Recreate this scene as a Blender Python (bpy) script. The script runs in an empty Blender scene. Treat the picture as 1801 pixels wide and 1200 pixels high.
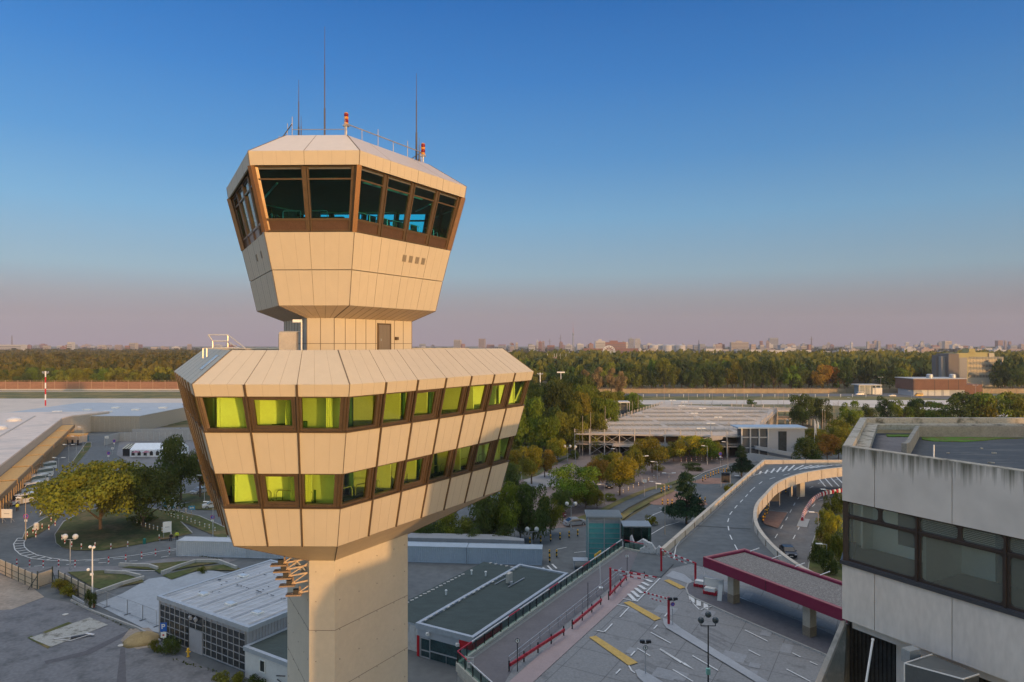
import bpy, bmesh, math, random
from math import sin, cos, pi, radians, tan, atan2, hypot
from mathutils import Vector, Matrix
R = random.Random(7)
S = bpy.context.scene
COL = S.collection
# ------------------------------------------------------------------ camera
F, CX, CY, H = 1200.0, 900.5, 605.0, 35.0      # focal length in photo pixels, eye height in metres
cam = bpy.data.objects.new("camera", bpy.data.cameras.new("camera")); COL.objects.link(cam)
cam.location = (0, 0, H); cam.rotation_euler = (radians(90), 0, 0)
cam.data.sensor_width = 36; cam.data.lens = 36*F/1801; cam.data.shift_y = 5/1801
cam.data.clip_start = 0.5; cam.data.clip_end = 30000
S.camera = cam
# ------------------------------------------------------------------ light: low evening sun behind the camera
EL, AZ = radians(4.2), radians(34.2)
tosun = Vector((sin(AZ)*cos(EL), -cos(AZ)*cos(EL), sin(EL)))
W = bpy.data.worlds.new("World"); S.world = W; W.use_nodes = True
nt = W.node_tree; bg = nt.nodes["Background"]; WN = nt.nodes; WL = nt.links
STR, EXPO = 0.13, 0.3
sky = WN.new("ShaderNodeTexSky"); sky.sky_type = 'NISHITA'; sky.sun_disc = False
sky.sun_elevation = EL; sky.sun_rotation = radians(180)-AZ
sky.altitude = 30; sky.air_density = 1.0; sky.dust_density = 1.0; sky.ozone_density = 2.0
# the side of the sky away from the sun: blue falling to a mauve twilight arch, by elevation
def lin(c): return tuple((x/255/12.92 if x/255 <= .04045 else ((x/255+.055)/1.055)**2.4) for x in c)
tcw = WN.new("ShaderNodeTexCoord"); sxyz = WN.new("ShaderNodeSeparateXYZ"); WL.new(tcw.outputs['Generated'], sxyz.inputs[0])
rampw = WN.new("ShaderNodeValToRGB"); WL.new(sxyz.outputs[2], rampw.inputs[0])
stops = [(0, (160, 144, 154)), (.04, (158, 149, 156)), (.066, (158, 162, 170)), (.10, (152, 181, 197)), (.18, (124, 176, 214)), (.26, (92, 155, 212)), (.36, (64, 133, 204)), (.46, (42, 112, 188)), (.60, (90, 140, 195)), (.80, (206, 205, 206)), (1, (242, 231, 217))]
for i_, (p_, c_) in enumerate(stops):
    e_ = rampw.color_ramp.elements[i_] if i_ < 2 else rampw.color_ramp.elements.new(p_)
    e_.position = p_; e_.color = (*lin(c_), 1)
gain = WN.new("ShaderNodeVectorMath"); gain.operation = 'SCALE'; WL.new(rampw.outputs[0], gain.inputs[0])
azx = WN.new("ShaderNodeMapRange"); azx.inputs[1].default_value = -.6; azx.inputs[2].default_value = .6     # a little darker towards the right
azx.inputs[3].default_value = 1.04/STR/2**EXPO; azx.inputs[4].default_value = .80/STR/2**EXPO
WL.new(sxyz.outputs[0], azx.inputs[0])
zen = WN.new("ShaderNodeMapRange"); zen.interpolation_type = 'SMOOTHSTEP'; zen.inputs[1].default_value = .48; zen.inputs[2].default_value = .85; zen.inputs[3].default_value = 1; zen.inputs[4].default_value = 2.8   # overhead glow added to the sky to fill the shaded ground
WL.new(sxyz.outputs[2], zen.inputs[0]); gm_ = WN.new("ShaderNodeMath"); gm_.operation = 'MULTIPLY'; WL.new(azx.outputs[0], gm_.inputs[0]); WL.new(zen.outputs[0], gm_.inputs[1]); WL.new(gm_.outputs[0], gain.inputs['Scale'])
dt = WN.new("ShaderNodeVectorMath"); dt.operation = 'DOT_PRODUCT'; WL.new(tcw.outputs['Generated'], dt.inputs[0]); dt.inputs[1].default_value = tosun
fac = WN.new("ShaderNodeMapRange"); fac.interpolation_type = 'SMOOTHSTEP'; fac.inputs[1].default_value = -.28; fac.inputs[2].default_value = .45; WL.new(dt.outputs['Value'], fac.inputs[0])
sg = WN.new("ShaderNodeVectorMath"); sg.operation = 'MULTIPLY'; sg.inputs[1].default_value = (2.6, 2.6, 2.7); WL.new(sky.outputs[0], sg.inputs[0])
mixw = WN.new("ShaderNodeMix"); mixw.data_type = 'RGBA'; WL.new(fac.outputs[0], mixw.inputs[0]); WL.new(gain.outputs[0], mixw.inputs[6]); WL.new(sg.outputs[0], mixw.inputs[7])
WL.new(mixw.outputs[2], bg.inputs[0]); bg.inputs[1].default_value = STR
sl = bpy.data.lights.new("sun", 'SUN'); sl.energy = 2.15; sl.angle = radians(0.5); sl.color = (1, .55, .22)
so = bpy.data.objects.new("sun", sl); COL.objects.link(so); so.rotation_euler = (-tosun).to_track_quat('-Z', 'Y').to_euler()
so.location = (60, -90, 60)
S.view_settings.view_transform = 'Standard'; S.view_settings.look = 'None'
S.view_settings.exposure = EXPO; S.view_settings.gamma = 1
# ------------------------------------------------------------------ helpers
def G(px, py, z=0.0):
    D = (H-z)*F/(py-CY); return Vector(((px-CX)/F*D, D, z))
def AT(px, py, D): return Vector(((px-CX)/F*D, D, H-(py-CY)/F*D))
def PX(p): return CX+F*p[0]/max(p[1], 1)
def tag(o, label=None, cat=None, group=None, kind=None):
    if label: o['label'] = label
    if cat: o['category'] = cat
    if group: o['group'] = group
    if kind: o['kind'] = kind
    return o
def empty(name, loc=(0, 0, 0), rz=0, label=None, cat=None, group=None):
    o = bpy.data.objects.new(name, None); COL.objects.link(o); o.location = loc; o.rotation_euler = (0, 0, rz)
    o.empty_display_size = .5
    return tag(o, label, cat, group)
class MB:
    def __init__(s): s.v = []; s.f = []; s.m = []
    def add(s, vs, fs, m=0):
        b = len(s.v); s.v += [tuple(v) for v in vs]
        for f in fs: s.f.append([b+i for i in f]); s.m.append(m)
    def poly(s, vs, m=0): s.add(vs, [list(range(len(vs)))], m)
    def box(s, c, d, m=0, rz=0):
        x, y, z = d[0]/2, d[1]/2, d[2]/2; ca, sa = cos(rz), sin(rz)
        vs = []
        for k in (-1, 1):
            for i, j in ((-1, -1), (1, -1), (1, 1), (-1, 1)):
                X, Y = i*x, j*y; vs.append((c[0]+X*ca-Y*sa, c[1]+X*sa+Y*ca, c[2]+k*z))
        s.add(vs, [[3, 2, 1, 0], [4, 5, 6, 7], [0, 1, 5, 4], [1, 2, 6, 5], [2, 3, 7, 6], [3, 0, 4, 7]], m)
    def b2(s, x0, x1, y0, y1, z0, z1, m=0): s.box(((x0+x1)/2, (y0+y1)/2, (z0+z1)/2), (x1-x0, y1-y0, z1-z0), m)
    def prism(s, P, z0, z1, m=0, mtop=None):
        n = len(P); a = sum(P[i][0]*P[(i+1) % n][1]-P[(i+1) % n][0]*P[i][1] for i in range(n))
        if a < 0: P = P[::-1]
        vs = [(p[0], p[1], z0) for p in P]+[(p[0], p[1], z1) for p in P]
        s.add(vs, [list(range(n))[::-1]]+[[i, (i+1) % n, n+(i+1) % n, n+i] for i in range(n)], m)
        s.add(vs[n:], [list(range(n))], m if mtop is None else mtop)
    def loft(s, rings, m=0, cap=True):
        n = len(rings[0]); vs = [v for r in rings for v in r]; fs = []
        for k in range(len(rings)-1):
            for i in range(n): fs.append([k*n+i, k*n+(i+1) % n, (k+1)*n+(i+1) % n, (k+1)*n+i])
        if cap: fs += [list(range(n))[::-1], [(len(rings)-1)*n+i for i in range(n)]]
        s.add(vs, fs, m)
    def tube(s, p, q, r, r2=None, n=8, m=0):
        p, q = Vector(p), Vector(q); d = (q-p); r2 = r if r2 is None else r2
        if d.length < 1e-6: return
        d.normalize(); u = d.cross(Vector((0, 0, 1)) if abs(d.z) < .95 else Vector((1, 0, 0))).normalized(); w = d.cross(u)
        s.loft([[p+(u*cos(2*pi*i/n)+w*sin(2*pi*i/n))*r for i in range(n)], [q+(u*cos(2*pi*i/n)+w*sin(2*pi*i/n))*r2 for i in range(n)]], m)
    def bar(s, p, q, w, h, m=0):
        p, q = Vector(p), Vector(q); d = (q-p).normalized(); u = d.cross(Vector((0, 0, 1)))
        if u.length < .05: u = Vector((1, 0, 0))
        u.normalize(); t = u.cross(d).normalized()
        s.loft([[a+u*(i*w/2)+t*(j*h/2) for i, j in ((-1, -1), (1, -1), (1, 1), (-1, 1))] for a in (p, q)], m)
    def path(s, pts, r, n=6, m=0):
        for a, b in zip(pts, pts[1:]): s.tube(a, b, r, n=n, m=m)
    def lathe(s, prof, n=16, c=(0, 0, 0), m=0):
        s.loft([[(c[0]+r*cos(2*pi*i/n), c[1]+r*sin(2*pi*i/n), c[2]+z) for i in range(n)] for r, z in prof], m)
    def plate(s, q, n, o0, o1, m=0):
        n = Vector(n); q = [Vector(p) for p in q]
        s.loft([[p+n*o0 for p in q], [p+n*o1 for p in q]], m)
    def build(s, name, mats, parent=None, smooth=False, fix=True, **kw):
        me = bpy.data.meshes.new(name); me.from_pydata(s.v, [], s.f)
        for m in (mats if isinstance(mats, (list, tuple)) else [mats]): me.materials.append(m)
        me.polygons.foreach_set('material_index', s.m)
        if smooth: me.polygons.foreach_set('use_smooth', [True]*len(me.polygons))
        if fix and len(s.f) < 60000:
            b = bmesh.new(); b.from_mesh(me); bmesh.ops.recalc_face_normals(b, faces=b.faces); b.to_mesh(me); b.free()
        me.update()
        o = bpy.data.objects.new(name, me); COL.objects.link(o)
        if parent: o.parent = parent
        return tag(o, **kw)
def dup(o, loc=None, rz=None, sc=None, label=None, group=None, parent=None):
    c = o.copy(); COL.objects.link(c)
    if parent is not None: c.parent = parent
    for k in list(o.children):
        dup(k, parent=c)
    if loc is not None: c.location = loc
    if rz is not None: c.rotation_euler = (0, 0, rz)
    if sc is not None: c.scale = sc if hasattr(sc, '__len__') else (sc,)*3
    if label: c['label'] = label
    if group: c['group'] = group
    return c
ORD = ['leftmost', 'second', 'third', 'fourth', 'fifth', 'sixth', 'seventh', 'eighth', 'ninth', 'tenth', 'eleventh', 'twelfth',
       'thirteenth', 'fourteenth', 'fifteenth', 'sixteenth', 'seventeenth', 'eighteenth', 'nineteenth', 'twentieth']
def ordn(i):
    if i < 20: return ORD[i]
    n = i+1; return '%d%s' % (n, 'th' if 10 < n % 100 < 14 else {1: 'st', 2: 'nd', 3: 'rd'}.get(n % 10, 'th'))
def number(objs, a, b):
    """label each of a row by its place: '<a>, third from the left <b>'"""
    for i, o in enumerate(sorted(objs, key=lambda o: PX(o.location))):
        o['label'] = (a+', '+(ordn(i) if i == 0 else ordn(i)+' from the left')+' '+b).strip()
# ------------------------------------------------------------------ materials
MT = {}
def mat(name, col, rough=.8, metal=0, var=.12, scale=2.0, spec=.4, bump=0, bscale=None, col2=None, thr=.5, detail=6, stretch=None, rnd=0, coat=0):
    if name in MT: return MT[name]
    m = bpy.data.materials.new(name); m.use_nodes = True; n = m.node_tree; N = n.nodes; L = n.links
    b = N["Principled BSDF"]; b.inputs['Roughness'].default_value = rough; b.inputs['Metallic'].default_value = metal
    b.inputs['Specular IOR Level'].default_value = spec; b.inputs['Coat Weight'].default_value = coat
    tc = N.new('ShaderNodeTexCoord'); src = tc.outputs['Object']
    if stretch:
        mp = N.new('ShaderNodeMapping'); mp.inputs['Scale'].default_value = stretch; L.new(src, mp.inputs[0]); src = mp.outputs[0]
    nz = N.new('ShaderNodeTexNoise'); nz.inputs['Scale'].default_value = scale; nz.inputs['Detail'].default_value = detail; nz.inputs['Roughness'].default_value = .62
    L.new(src, nz.inputs['Vector'])
    rp = N.new('ShaderNodeValToRGB'); c2 = col2
    if c2:
        rp.color_ramp.elements[0].position = max(0, thr-.08); rp.color_ramp.elements[1].position = min(1, thr+.08)
        rp.color_ramp.elements[0].color = (*col, 1); rp.color_ramp.elements[1].color = (*c2, 1)
    else:
        rp.color_ramp.elements[0].position = .25; rp.color_ramp.elements[1].position = .75
        rp.color_ramp.elements[0].color = (*[c*(1-var) for c in col], 1); rp.color_ramp.elements[1].color = (*[min(1, c*(1+var)) for c in col], 1)
    L.new(nz.outputs[0], rp.inputs[0]); out = rp.outputs[0]
    # a finer second layer so no surface is flat
    n2 = N.new('ShaderNodeTexNoise'); n2.inputs['Scale'].default_value = scale*7.3; n2.inputs['Detail'].default_value = 5; L.new(src, n2.inputs['Vector'])
    r2 = N.new('ShaderNodeMapRange'); r2.inputs[1].default_value = .3; r2.inputs[2].default_value = .7; r2.inputs[3].default_value = 1-var*.7; r2.inputs[4].default_value = 1+var*.7
    L.new(n2.outputs[0], r2.inputs[0])
    mx = N.new('ShaderNodeVectorMath'); mx.operation = 'SCALE'; L.new(out, mx.inputs[0]); L.new(r2.outputs[0], mx.inputs['Scale']); out = mx.outputs[0]
    if rnd:
        oi = N.new('ShaderNodeObjectInfo'); hs = N.new('ShaderNodeHueSaturation')
        a = N.new('ShaderNodeMapRange'); a.inputs[3].default_value = .5-rnd*.02; a.inputs[4].default_value = .5+rnd*.045
        v = N.new('ShaderNodeMath'); v.operation = 'MULTIPLY_ADD'; v.inputs[1].default_value = 7.31; v.inputs[2].default_value = 0
        fr = N.new('ShaderNodeMath'); fr.operation = 'FRACT'
        vr = N.new('ShaderNodeMapRange'); vr.inputs[3].default_value = 1-rnd*.45; vr.inputs[4].default_value = 1+rnd*.5
        L.new(oi.outputs['Random'], a.inputs[0]); L.new(oi.outputs['Random'], v.inputs[0]); L.new(v.outputs[0], fr.inputs[0]); L.new(fr.outputs[0], vr.inputs[0])
        L.new(a.outputs[0], hs.inputs['Hue']); L.new(vr.outputs[0], hs.inputs['Value']); L.new(out, hs.inputs['Color']); out = hs.outputs[0]
    L.new(out, b.inputs['Base Color'])
    if bump:
        nb = N.new('ShaderNodeTexNoise'); nb.inputs['Scale'].default_value = bscale or scale*4; nb.inputs['Detail'].default_value = 5; L.new(src, nb.inputs['Vector'])
        bp = N.new('ShaderNodeBump'); bp.inputs['Strength'].default_value = bump; bp.inputs['Distance'].default_value = .05 if bump < 1 else .12
        L.new(nb.outputs[0], bp.inputs['Height']); L.new(bp.outputs[0], b.inputs['Normal'])
    MT[name] = m; return m
def glass(name, tint, refl=1.0, rough=.02, ior=1.5, base=None, pale_mix=0, pale_col=(.6, .68, .6)):
    m = bpy.data.materials.new(name); m.use_nodes = True; n = m.node_tree; N = n.nodes; L = n.links
    for x in list(N):
        if x.type == 'BSDF_PRINCIPLED': N.remove(x)
    t = N.new('ShaderNodeBsdfTransparent'); t.inputs[0].default_value = (*tint, 1)
    g = N.new('ShaderNodeBsdfGlossy'); g.inputs[0].default_value = (refl, refl, refl, 1); g.inputs['Roughness'].default_value = rough
    f = N.new('ShaderNodeFresnel'); f.inputs[0].default_value = ior; x = N.new('ShaderNodeMixShader')
    L.new(f.outputs[0], x.inputs[0]); L.new(t.outputs[0], x.inputs[1]); L.new(g.outputs[0], x.inputs[2]); out = x.outputs[0]
    if pale_mix:                                         # pale diffuse share added to make the dim room behind read brighter
        d = N.new('ShaderNodeBsdfDiffuse'); d.inputs[0].default_value = (*pale_col, 1); y = N.new('ShaderNodeMixShader'); y.inputs[0].default_value = pale_mix; L.new(out, y.inputs[1]); L.new(d.outputs[0], y.inputs[2]); out = y.outputs[0]
    L.new(out, N['Material Output'].inputs[0])
    MT[name] = m; return m
def leafmat(name, col, rnd=.5):
    m = mat(name, col, rough=.75, var=.45, scale=.35, spec=.15, rnd=rnd)
    N = m.node_tree.nodes; L = m.node_tree.links; b = N["Principled BSDF"]
    tr = N.new('ShaderNodeBsdfTranslucent'); mx = N.new('ShaderNodeMixShader'); mx.inputs[0].default_value = .22
    src = b.inputs['Base Color'].links[0].from_socket; L.new(src, tr.inputs[0])
    L.new(b.outputs[0], mx.inputs[1]); L.new(tr.outputs[0], mx.inputs[2]); L.new(mx.outputs[0], N['Material Output'].inputs[0])
    return m
def bands(name, cols, step, axis=2, rough=.5, vec=None):
    """hard stripes of a period along one object axis (painted masts, corrugation tint)"""
    m = bpy.data.materials.new(name); m.use_nodes = True; n = m.node_tree; N = n.nodes; L = n.links; b = N["Principled BSDF"]; b.inputs['Roughness'].default_value = rough
    tc = N.new('ShaderNodeTexCoord'); sx = N.new('ShaderNodeSeparateXYZ'); L.new(tc.outputs['Object'], sx.inputs[0])
    d = N.new('ShaderNodeMath'); d.operation = 'DIVIDE'; d.inputs[1].default_value = step*len(cols); L.new(sx.outputs[axis], d.inputs[0])
    fr = N.new('ShaderNodeMath'); fr.operation = 'FRACT'; L.new(d.outputs[0], fr.inputs[0])
    rp = N.new('ShaderNodeValToRGB'); rp.color_ramp.interpolation = 'CONSTANT'
    for i, c in enumerate(cols):
        e = rp.color_ramp.elements[i] if i < 2 else rp.color_ramp.elements.new(i/len(cols))
        e.position = i/len(cols); e.color = (*c, 1)
    L.new(fr.outputs[0], rp.inputs[0]); L.new(rp.outputs[0], b.inputs['Base Color']); MT[name] = m; return m
clad = mat('cladding', (.545, .475, .355), rough=.5, var=.035, scale=.35, stretch=(1, 1, .5), spec=.35)
seam = mat('seam', (.15, .12, .09), rough=.8)
bronze = mat('bronze_frame', (.135, .092, .055), rough=.35, metal=.35, var=.15, spec=.5)
bronze2 = mat('bronze_panel', (.13, .075, .05), rough=.3, metal=.3, var=.15, spec=.5)
white = mat('white_paint', (.75, .74, .70), rough=.6, var=.05)
inwall = mat('interior_wall', (.86, .86, .76), rough=.8, var=.04, scale=1)
infloor = mat('interior_floor', (.16, .17, .16), rough=.7)
dark = mat('dark_metal', (.03, .03, .033), rough=.5)
steel = mat('galvanised_steel', (.42, .43, .44), rough=.45, metal=.3, var=.12)
greym = mat('grey_metal', (.28, .29, .30), rough=.5, metal=.2)
conc = mat('concrete_shaft', (.60, .54, .43), rough=.85, var=.05, scale=.5, bump=.1)
red = mat('red_paint', (.50, .012, .02), rough=.45, var=.1)
redlamp = mat('red_glass', (.22, .008, .01), rough=.25, var=.1)
yellow = mat('yellow_paint', (.75, .42, .03), rough=.5, var=.1)
black = mat('black_rubber', (.02, .02, .02), rough=.7)
gl_off = glass('green_glass', (.80, 1.0, .42), ior=1.5)
gl_cab = glass('teal_glass', (.24, .92, .98), ior=1.6)
gl_clear = glass('clear_glass', (.82, .90, .87))
gl_bld = glass('building_glass', (.92, .97, .94), ior=2.0, pale_mix=.15)
gl_rail = glass('railing_glass', (.28, .45, .40), rough=.08)
# ================================================================== CONTROL TOWER
def hexa(Sh, Lg, w, z):
    s, l = Sh-1.1547*w, Lg-1.1547*w; ds = (l+2*s)/1.7320508-.8660254*s
    A, B = Vector((-s/2, -ds, 0)), Vector((s/2, -ds, 0)); out = []
    for k in range(3):
        M = Matrix.Rotation(k*2*pi/3, 3, 'Z')
        for p in (A, B): q = M @ p; out.append(Vector((q.x, q.y, z)))
    return out
TC = Vector((-11.3, 44.2, 0))
tower = empty('control_tower', TC+Vector((.256, 0, 0)), radians(-1.2), 'tall beige airport control tower with tinted windows on two overhanging decks', 'tower')
OS, OL = 7.45, 17.5        # office deck: short and long side of the plan at the rim
KS, KL = 6.06, 9.95        # control cab
def W_off(z): return .24*(33.1-z)
def side_n(i, q0, q1, q2):  # outward normal of a facade quad
    n = (q1-q0).cross(q2-q1).normalized(); c = Vector((q0.x, q0.y, 0))
    return n if n.dot(c) > 0 else -n
class Face:
    def __init__(s, Sh, Lg, i, lo, hi):
        (w0, z0), (w1, z1) = lo, hi
        a, b = hexa(Sh, Lg, w0, z0), hexa(Sh, Lg, w1, z1)
        s.a0, s.a1, s.b0, s.b1 = a[i], a[(i+1) % 6], b[i], b[(i+1) % 6]
        s.n = side_n(i, s.a0, s.a1, s.b1); s.len = (s.b1-s.b0).length; s.h = ((s.b0+s.b1)/2-(s.a0+s.a1)/2).length
    def p(s, t, v, o=0): return (s.a0.lerp(s.a1, t)).lerp(s.b0.lerp(s.b1, t), v)+s.n*o
    def q(s, t0, t1, v0, v1): return [s.p(t0, v0), s.p(t1, v0), s.p(t1, v1), s.p(t0, v1)]
def nb(i, a, b): return a if i % 2 == 0 else b
# shaft and neck
mb = MB(); sh = hexa(1.5, 6.6, 0, 0)
mb.prism([(p.x, p.y) for p in sh], 0, 22.6, 0)
for z in (4.2, 7.7, 11.2, 14.7, 18.2):
    h = hexa(1.5+.012, 6.6+.012, 0, 0); mb.prism([(p.x, p.y) for p in h], z, z+.035, 1)
for z in [1+.875*k for k in range(24)]:
    pass
rs = random.Random(3)
for i in (0, 1, 5):      # formwork tie holes
    a, b = sh[i], sh[(i+1) % 6]; n = Vector(((b-a).y, -(b-a).x, 0)).normalized()
    L_ = (b-a).length
    for z in [12.9+1.75*k for k in range(6)]:
        for k in range(int(L_/1.6)+1):
            c = a.lerp(b, min(.95, (.4+1.6*k)/L_)); mb.box((c.x+n.x*.0, c.y+n.y*.0, z), (.05, .05, .05), 1, atan2(n.y, n.x))
mb.build('shaft', [conc, mat('concrete_joint', (.25, .21, .17))], tower)
mb = MB(); nk = hexa(1.6, 7.0, 0, 0); mb.prism([(p.x, p.y) for p in nk], 34.5, 37.0, 0)
for i in range(6):
    a, b = nk[i], nk[(i+1) % 6]; n = Vector(((b-a).y, -(b-a).x, 0)).normalized(); L_ = (b-a).length; c = max(2, round(L_/.85))
    for k in range(0, c+1):
        if L_ < 3 and k == c: continue
        p = a.lerp(b, k/c); mb.box((p.x, p.y, 35.75), (.03, .03, 2.5), 1, atan2(n.y, n.x))
    m_ = (a+b)/2; mb.box((m_.x, m_.y, 35.02), (.04, L_, .03), 1, atan2(n.y, n.x))
mb.build('neck', [clad, seam], tower)
# neck door, vent and small box on the right hand face
a, b = nk[1], nk[2]; e = (b-a).normalized(); n = Vector((e.y, -e.x, 0)); ang = atan2(e.y, e.x)
def on(s, z, o=0): p = a+e*s+n*o; return (p.x, p.y, z)
mb = MB(); mb.box(on(4.25, 35.35, .03), (1.25, .08, 1.9), 0, ang); mb.box(on(4.2, 35.3, .06), (1.0, .08, 1.8), 1, ang)
dr = mb.build('door', [bronze, mat('brushed_door', (.33, .25, .18), rough=.35, metal=.6, stretch=(8, 8, .4))], tower)
mb = MB(); mb.box(on(3.85, 35.25, .13), (.05, .06, .16)); mb.build('handle', steel, dr)
mb = MB(); mb.box(on(4.15, 36.7, .03), (1.5, .06, .22), 0, ang)
for k in range(4): mb.box(on(4.15, 36.62+.05*k, .07), (1.45, .02, .02), 1, ang)
mb.build('vent_grille', [mat('vent', (.42, .35, .27)), seam], tower)
mb = MB(); mb.box(on(5.4, 35.35, .08), (.22, .16, .2), 0, ang); mb.build('switch_box', bronze, tower)
# ---- office deck
lv = [33.1, 32.5, 30.8, 28.7, 26.96, 24.95]
inner = hexa(OS, OL, 1.85, 34.69)
mb = MB(); rim = hexa(OS, OL, 0, 33.1)
for i in range(6):
    f = Face(OS, OL, i, (0, 33.1), (1.85, 34.69)); nbay = nb(i, 3, 7)
    mb.plate(f.q(0, 1, 0, 1), f.n, -.12, 0, 0)
    for k in range(1, nbay*3):
        w_ = .010 if k % 3 else .02; t = k/nbay/3
        if i % 2 == 0: t2 = t
        mb.plate(f.q(t-w_/2/f.len, t+w_/2/f.len, 0, 1), f.n, -.01, .004 if k % 3 else .008, 1 if k % 3 == 0 else 2)
    c = f.p(0, 0); d = f.p(0, 1); mb.bar(c, d, .05, .05, 1)
seam2 = mat('fine_seam', (.34, .28, .21), rough=.8)
mb.build('office_roof_cladding', [clad, seam, seam2], tower)
mb = MB(); mb.prism([(p.x, p.y) for p in hexa(OS, OL, 2.0, 0)], 34.3, 34.55, 0)
mb.build('office_roof_terrace', mat('roof_gravel', (.2, .19, .18), var=.3, scale=3), tower)
# fascia and panel bands
def band(name, Sh, Lg, lo, hi, nS, nL, sub=3, d=.10):
    mb = MB()
    for i in range(6):
        f = Face(Sh, Lg, i, lo, hi); n_ = nb(i, nS, nL)
        mb.plate(f.q(0, 1, 0, 1), f.n, -d, 0, 0)
        for k in range(1, n_*sub):
            w_ = .010 if k % sub else .018; t = k/n_/sub
            mb.plate(f.q(t-w_/2/f.len, t+w_/2/f.len, .01, .99), f.n, -.01, .003 if k % sub else .006, 2 if k % sub else 1)
        mb.bar(f.p(0, .005), f.p(0, .995), .035, .035, 1)
    return mb.build(name, [clad, seam, seam2], tower)
band('fascia', OS, OL, (W_off(32.52), 32.52), (0, 33.1), 3, 7)
band('spandrel_band', OS, OL, (W_off(28.72), 28.72), (W_off(30.78), 30.78), 3, 7)
band('apron_band', OS, OL, (W_off(24.95), 24.95), (W_off(26.94), 26.94), 3, 7)
# sills
for z in (30.8, 26.96):
    mb = MB()
    for i in range(6):
        f = Face(OS, OL, i, (W_off(z-.03), z-.03), (W_off(z+.03), z+.03)); mb.plate(f.q(0, 1, 0, 1), f.n, -.3, .05, 0)
    mb.build('sill', bronze, tower)
def window(Sh, Lg, lo, hi, i, t0, t1, pane, fw=.11, post=.34, transom=None, inner=False, kick=None):
    f = Face(Sh, Lg, i, lo, hi); dt = 1/f.len
    w0, w1 = t0+.04*dt, t1-post*dt
    root = MB()
    # frame: surround of four members
    a = fw*dt; v = fw/f.h
    for (x0, x1, y0, y1) in ((w0, w0+a, 0, 1), (w1-a, w1, 0, 1), (w0+a, w1-a, 0, v), (w0+a, w1-a, 1-v*.7, 1)):
        root.plate(f.q(x0, x1, y0, y1), f.n, -.26, -.07)
    root.plate(f.q(w1, t1-.0*dt, 0, 1), f.n, -.3, -.1)       # wide post beside the pane
    if post > .2: root.plate(f.q(w1+.1*dt, w1+.16*dt, 0, 1), f.n, -.1, -.03)
    if kick:
        root.plate(f.q(w0+a, w1-a, v, kick-.02), f.n, -.2, -.14, 1); root.plate(f.q(w0+a, w1-a, kick-.02, kick+.015), f.n, -.25, -.08)
    if transom: root.plate(f.q(w0+a, w1-a, transom-.012, transom+.012), f.n, -.24, -.1)
    if inner:
        b_ = .12*dt; u = .13/f.h
        for (x0, x1, y0, y1) in ((w0+a, w0+a+b_, v, 1-v), (w1-a-b_, w1-a, v, 1-v), (w0+a+b_, w1-a-b_, v, v+u), (w0+a+b_, w1-a-b_, 1-v-u*.7, 1-v*.7)):
            root.plate(f.q(x0, x1, y0, y1), f.n, -.24, -.11)
    o = root.build('window', [bronze, bronze2], tower)
    g = MB(); y0 = kick+.015 if kick else v
    g.poly([p-f.n*.18 for p in f.q(w0+a, w1-a, y0, 1-v*.7)])
    g.build('pane', pane, o, fix=False)
    return o
for (z0, z1, row) in ((30.83, 32.52, 0), (26.99, 28.72, 1)):
    for i in range(6):
        n_ = nb(i, 3, 7)
        for k in range(n_):
            inn = (i == 0 and k == 1) or (i % 2 and k % 3 == 2)
            window(OS, OL, (W_off(z0), z0), (W_off(z1), z1), i, k/n_, (k+1)/n_, gl_off, inner=inn, post=.3 if i % 2 else (.12 if k < 2 else .3))
# fins over the bay joints
for i in range(6):
    n_ = nb(i, 3, 7)
    for k in range(1, n_):
        f = Face(OS, OL, i, (W_off(24.95), 24.95), (0, 33.1)); m_ = MB(); t = k/n_; a_ = .045/f.len
        m_.plate(f.q(t-a_, t+a_, 0, 1.0), f.n, -.02, .075)
        m_.build('fin', bronze, tower)
# soffit under the office deck
mb = MB(); lo = hexa(1.5, 6.6, 0, 22.3); hi = hexa(OS, OL, W_off(24.95), 24.95)
for i in range(6):
    mb.poly([lo[i], lo[(i+1) % 6], hi[(i+1) % 6], hi[i]], 0)
    mb.bar(lo[i]+(lo[i]-TC*0).normalized()*0, hi[i], .05, .05, 1)
mb.build('office_soffit', [mat('soffit', (.55, .45, .33), rough=.5, var=.08, scale=.6), seam], tower)
# ---- rooms behind the office glass
mb = MB()
for z0, z1 in ((26.3, 26.5), (29.9, 30.1), (33.0, 33.12), (28.95, 29.1)):
    mb.prism([(p.x, p.y) for p in hexa(OS, OL, W_off(z0)+.32, 0)], z0, z1, 0)
mb.build('floor_slab', [infloor], tower)
mb = MB()
for z0, z1 in ((26.5, 28.95), (30.1, 33.0)):
    core = hexa(OS, OL, 5.2, 0); mb.prism([(p.x, p.y) for p in core], z0, z1, 0)
    for i in range(6):
        n_ = nb(i, 3, 7); f0 = hexa(OS, OL, W_off(z0)+.42, z0)
        outer0, outer1 = f0[i], f0[(i+1) % 6]; c0, c1 = core[i], core[(i+1) % 6]
        e_ = (outer1-outer0).normalized(); nn = Vector((-e_.y, e_.x, 0))
        for k in ([0, 2, 3, 5, 7] if n_ == 7 else [0, 1]):
            p = outer0.lerp(outer1, k/n_ if k else .02)+e_*(-.35 if 0 < k < n_ else 0); q = p+nn*3.4
            mb.bar((p.x, p.y, (z0+z1)/2), (q.x, q.y, (z0+z1)/2), .1, z1-z0-.02, 0)
mb.build('partition_wall', [inwall], tower)
rs = random.Random(19)
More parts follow.
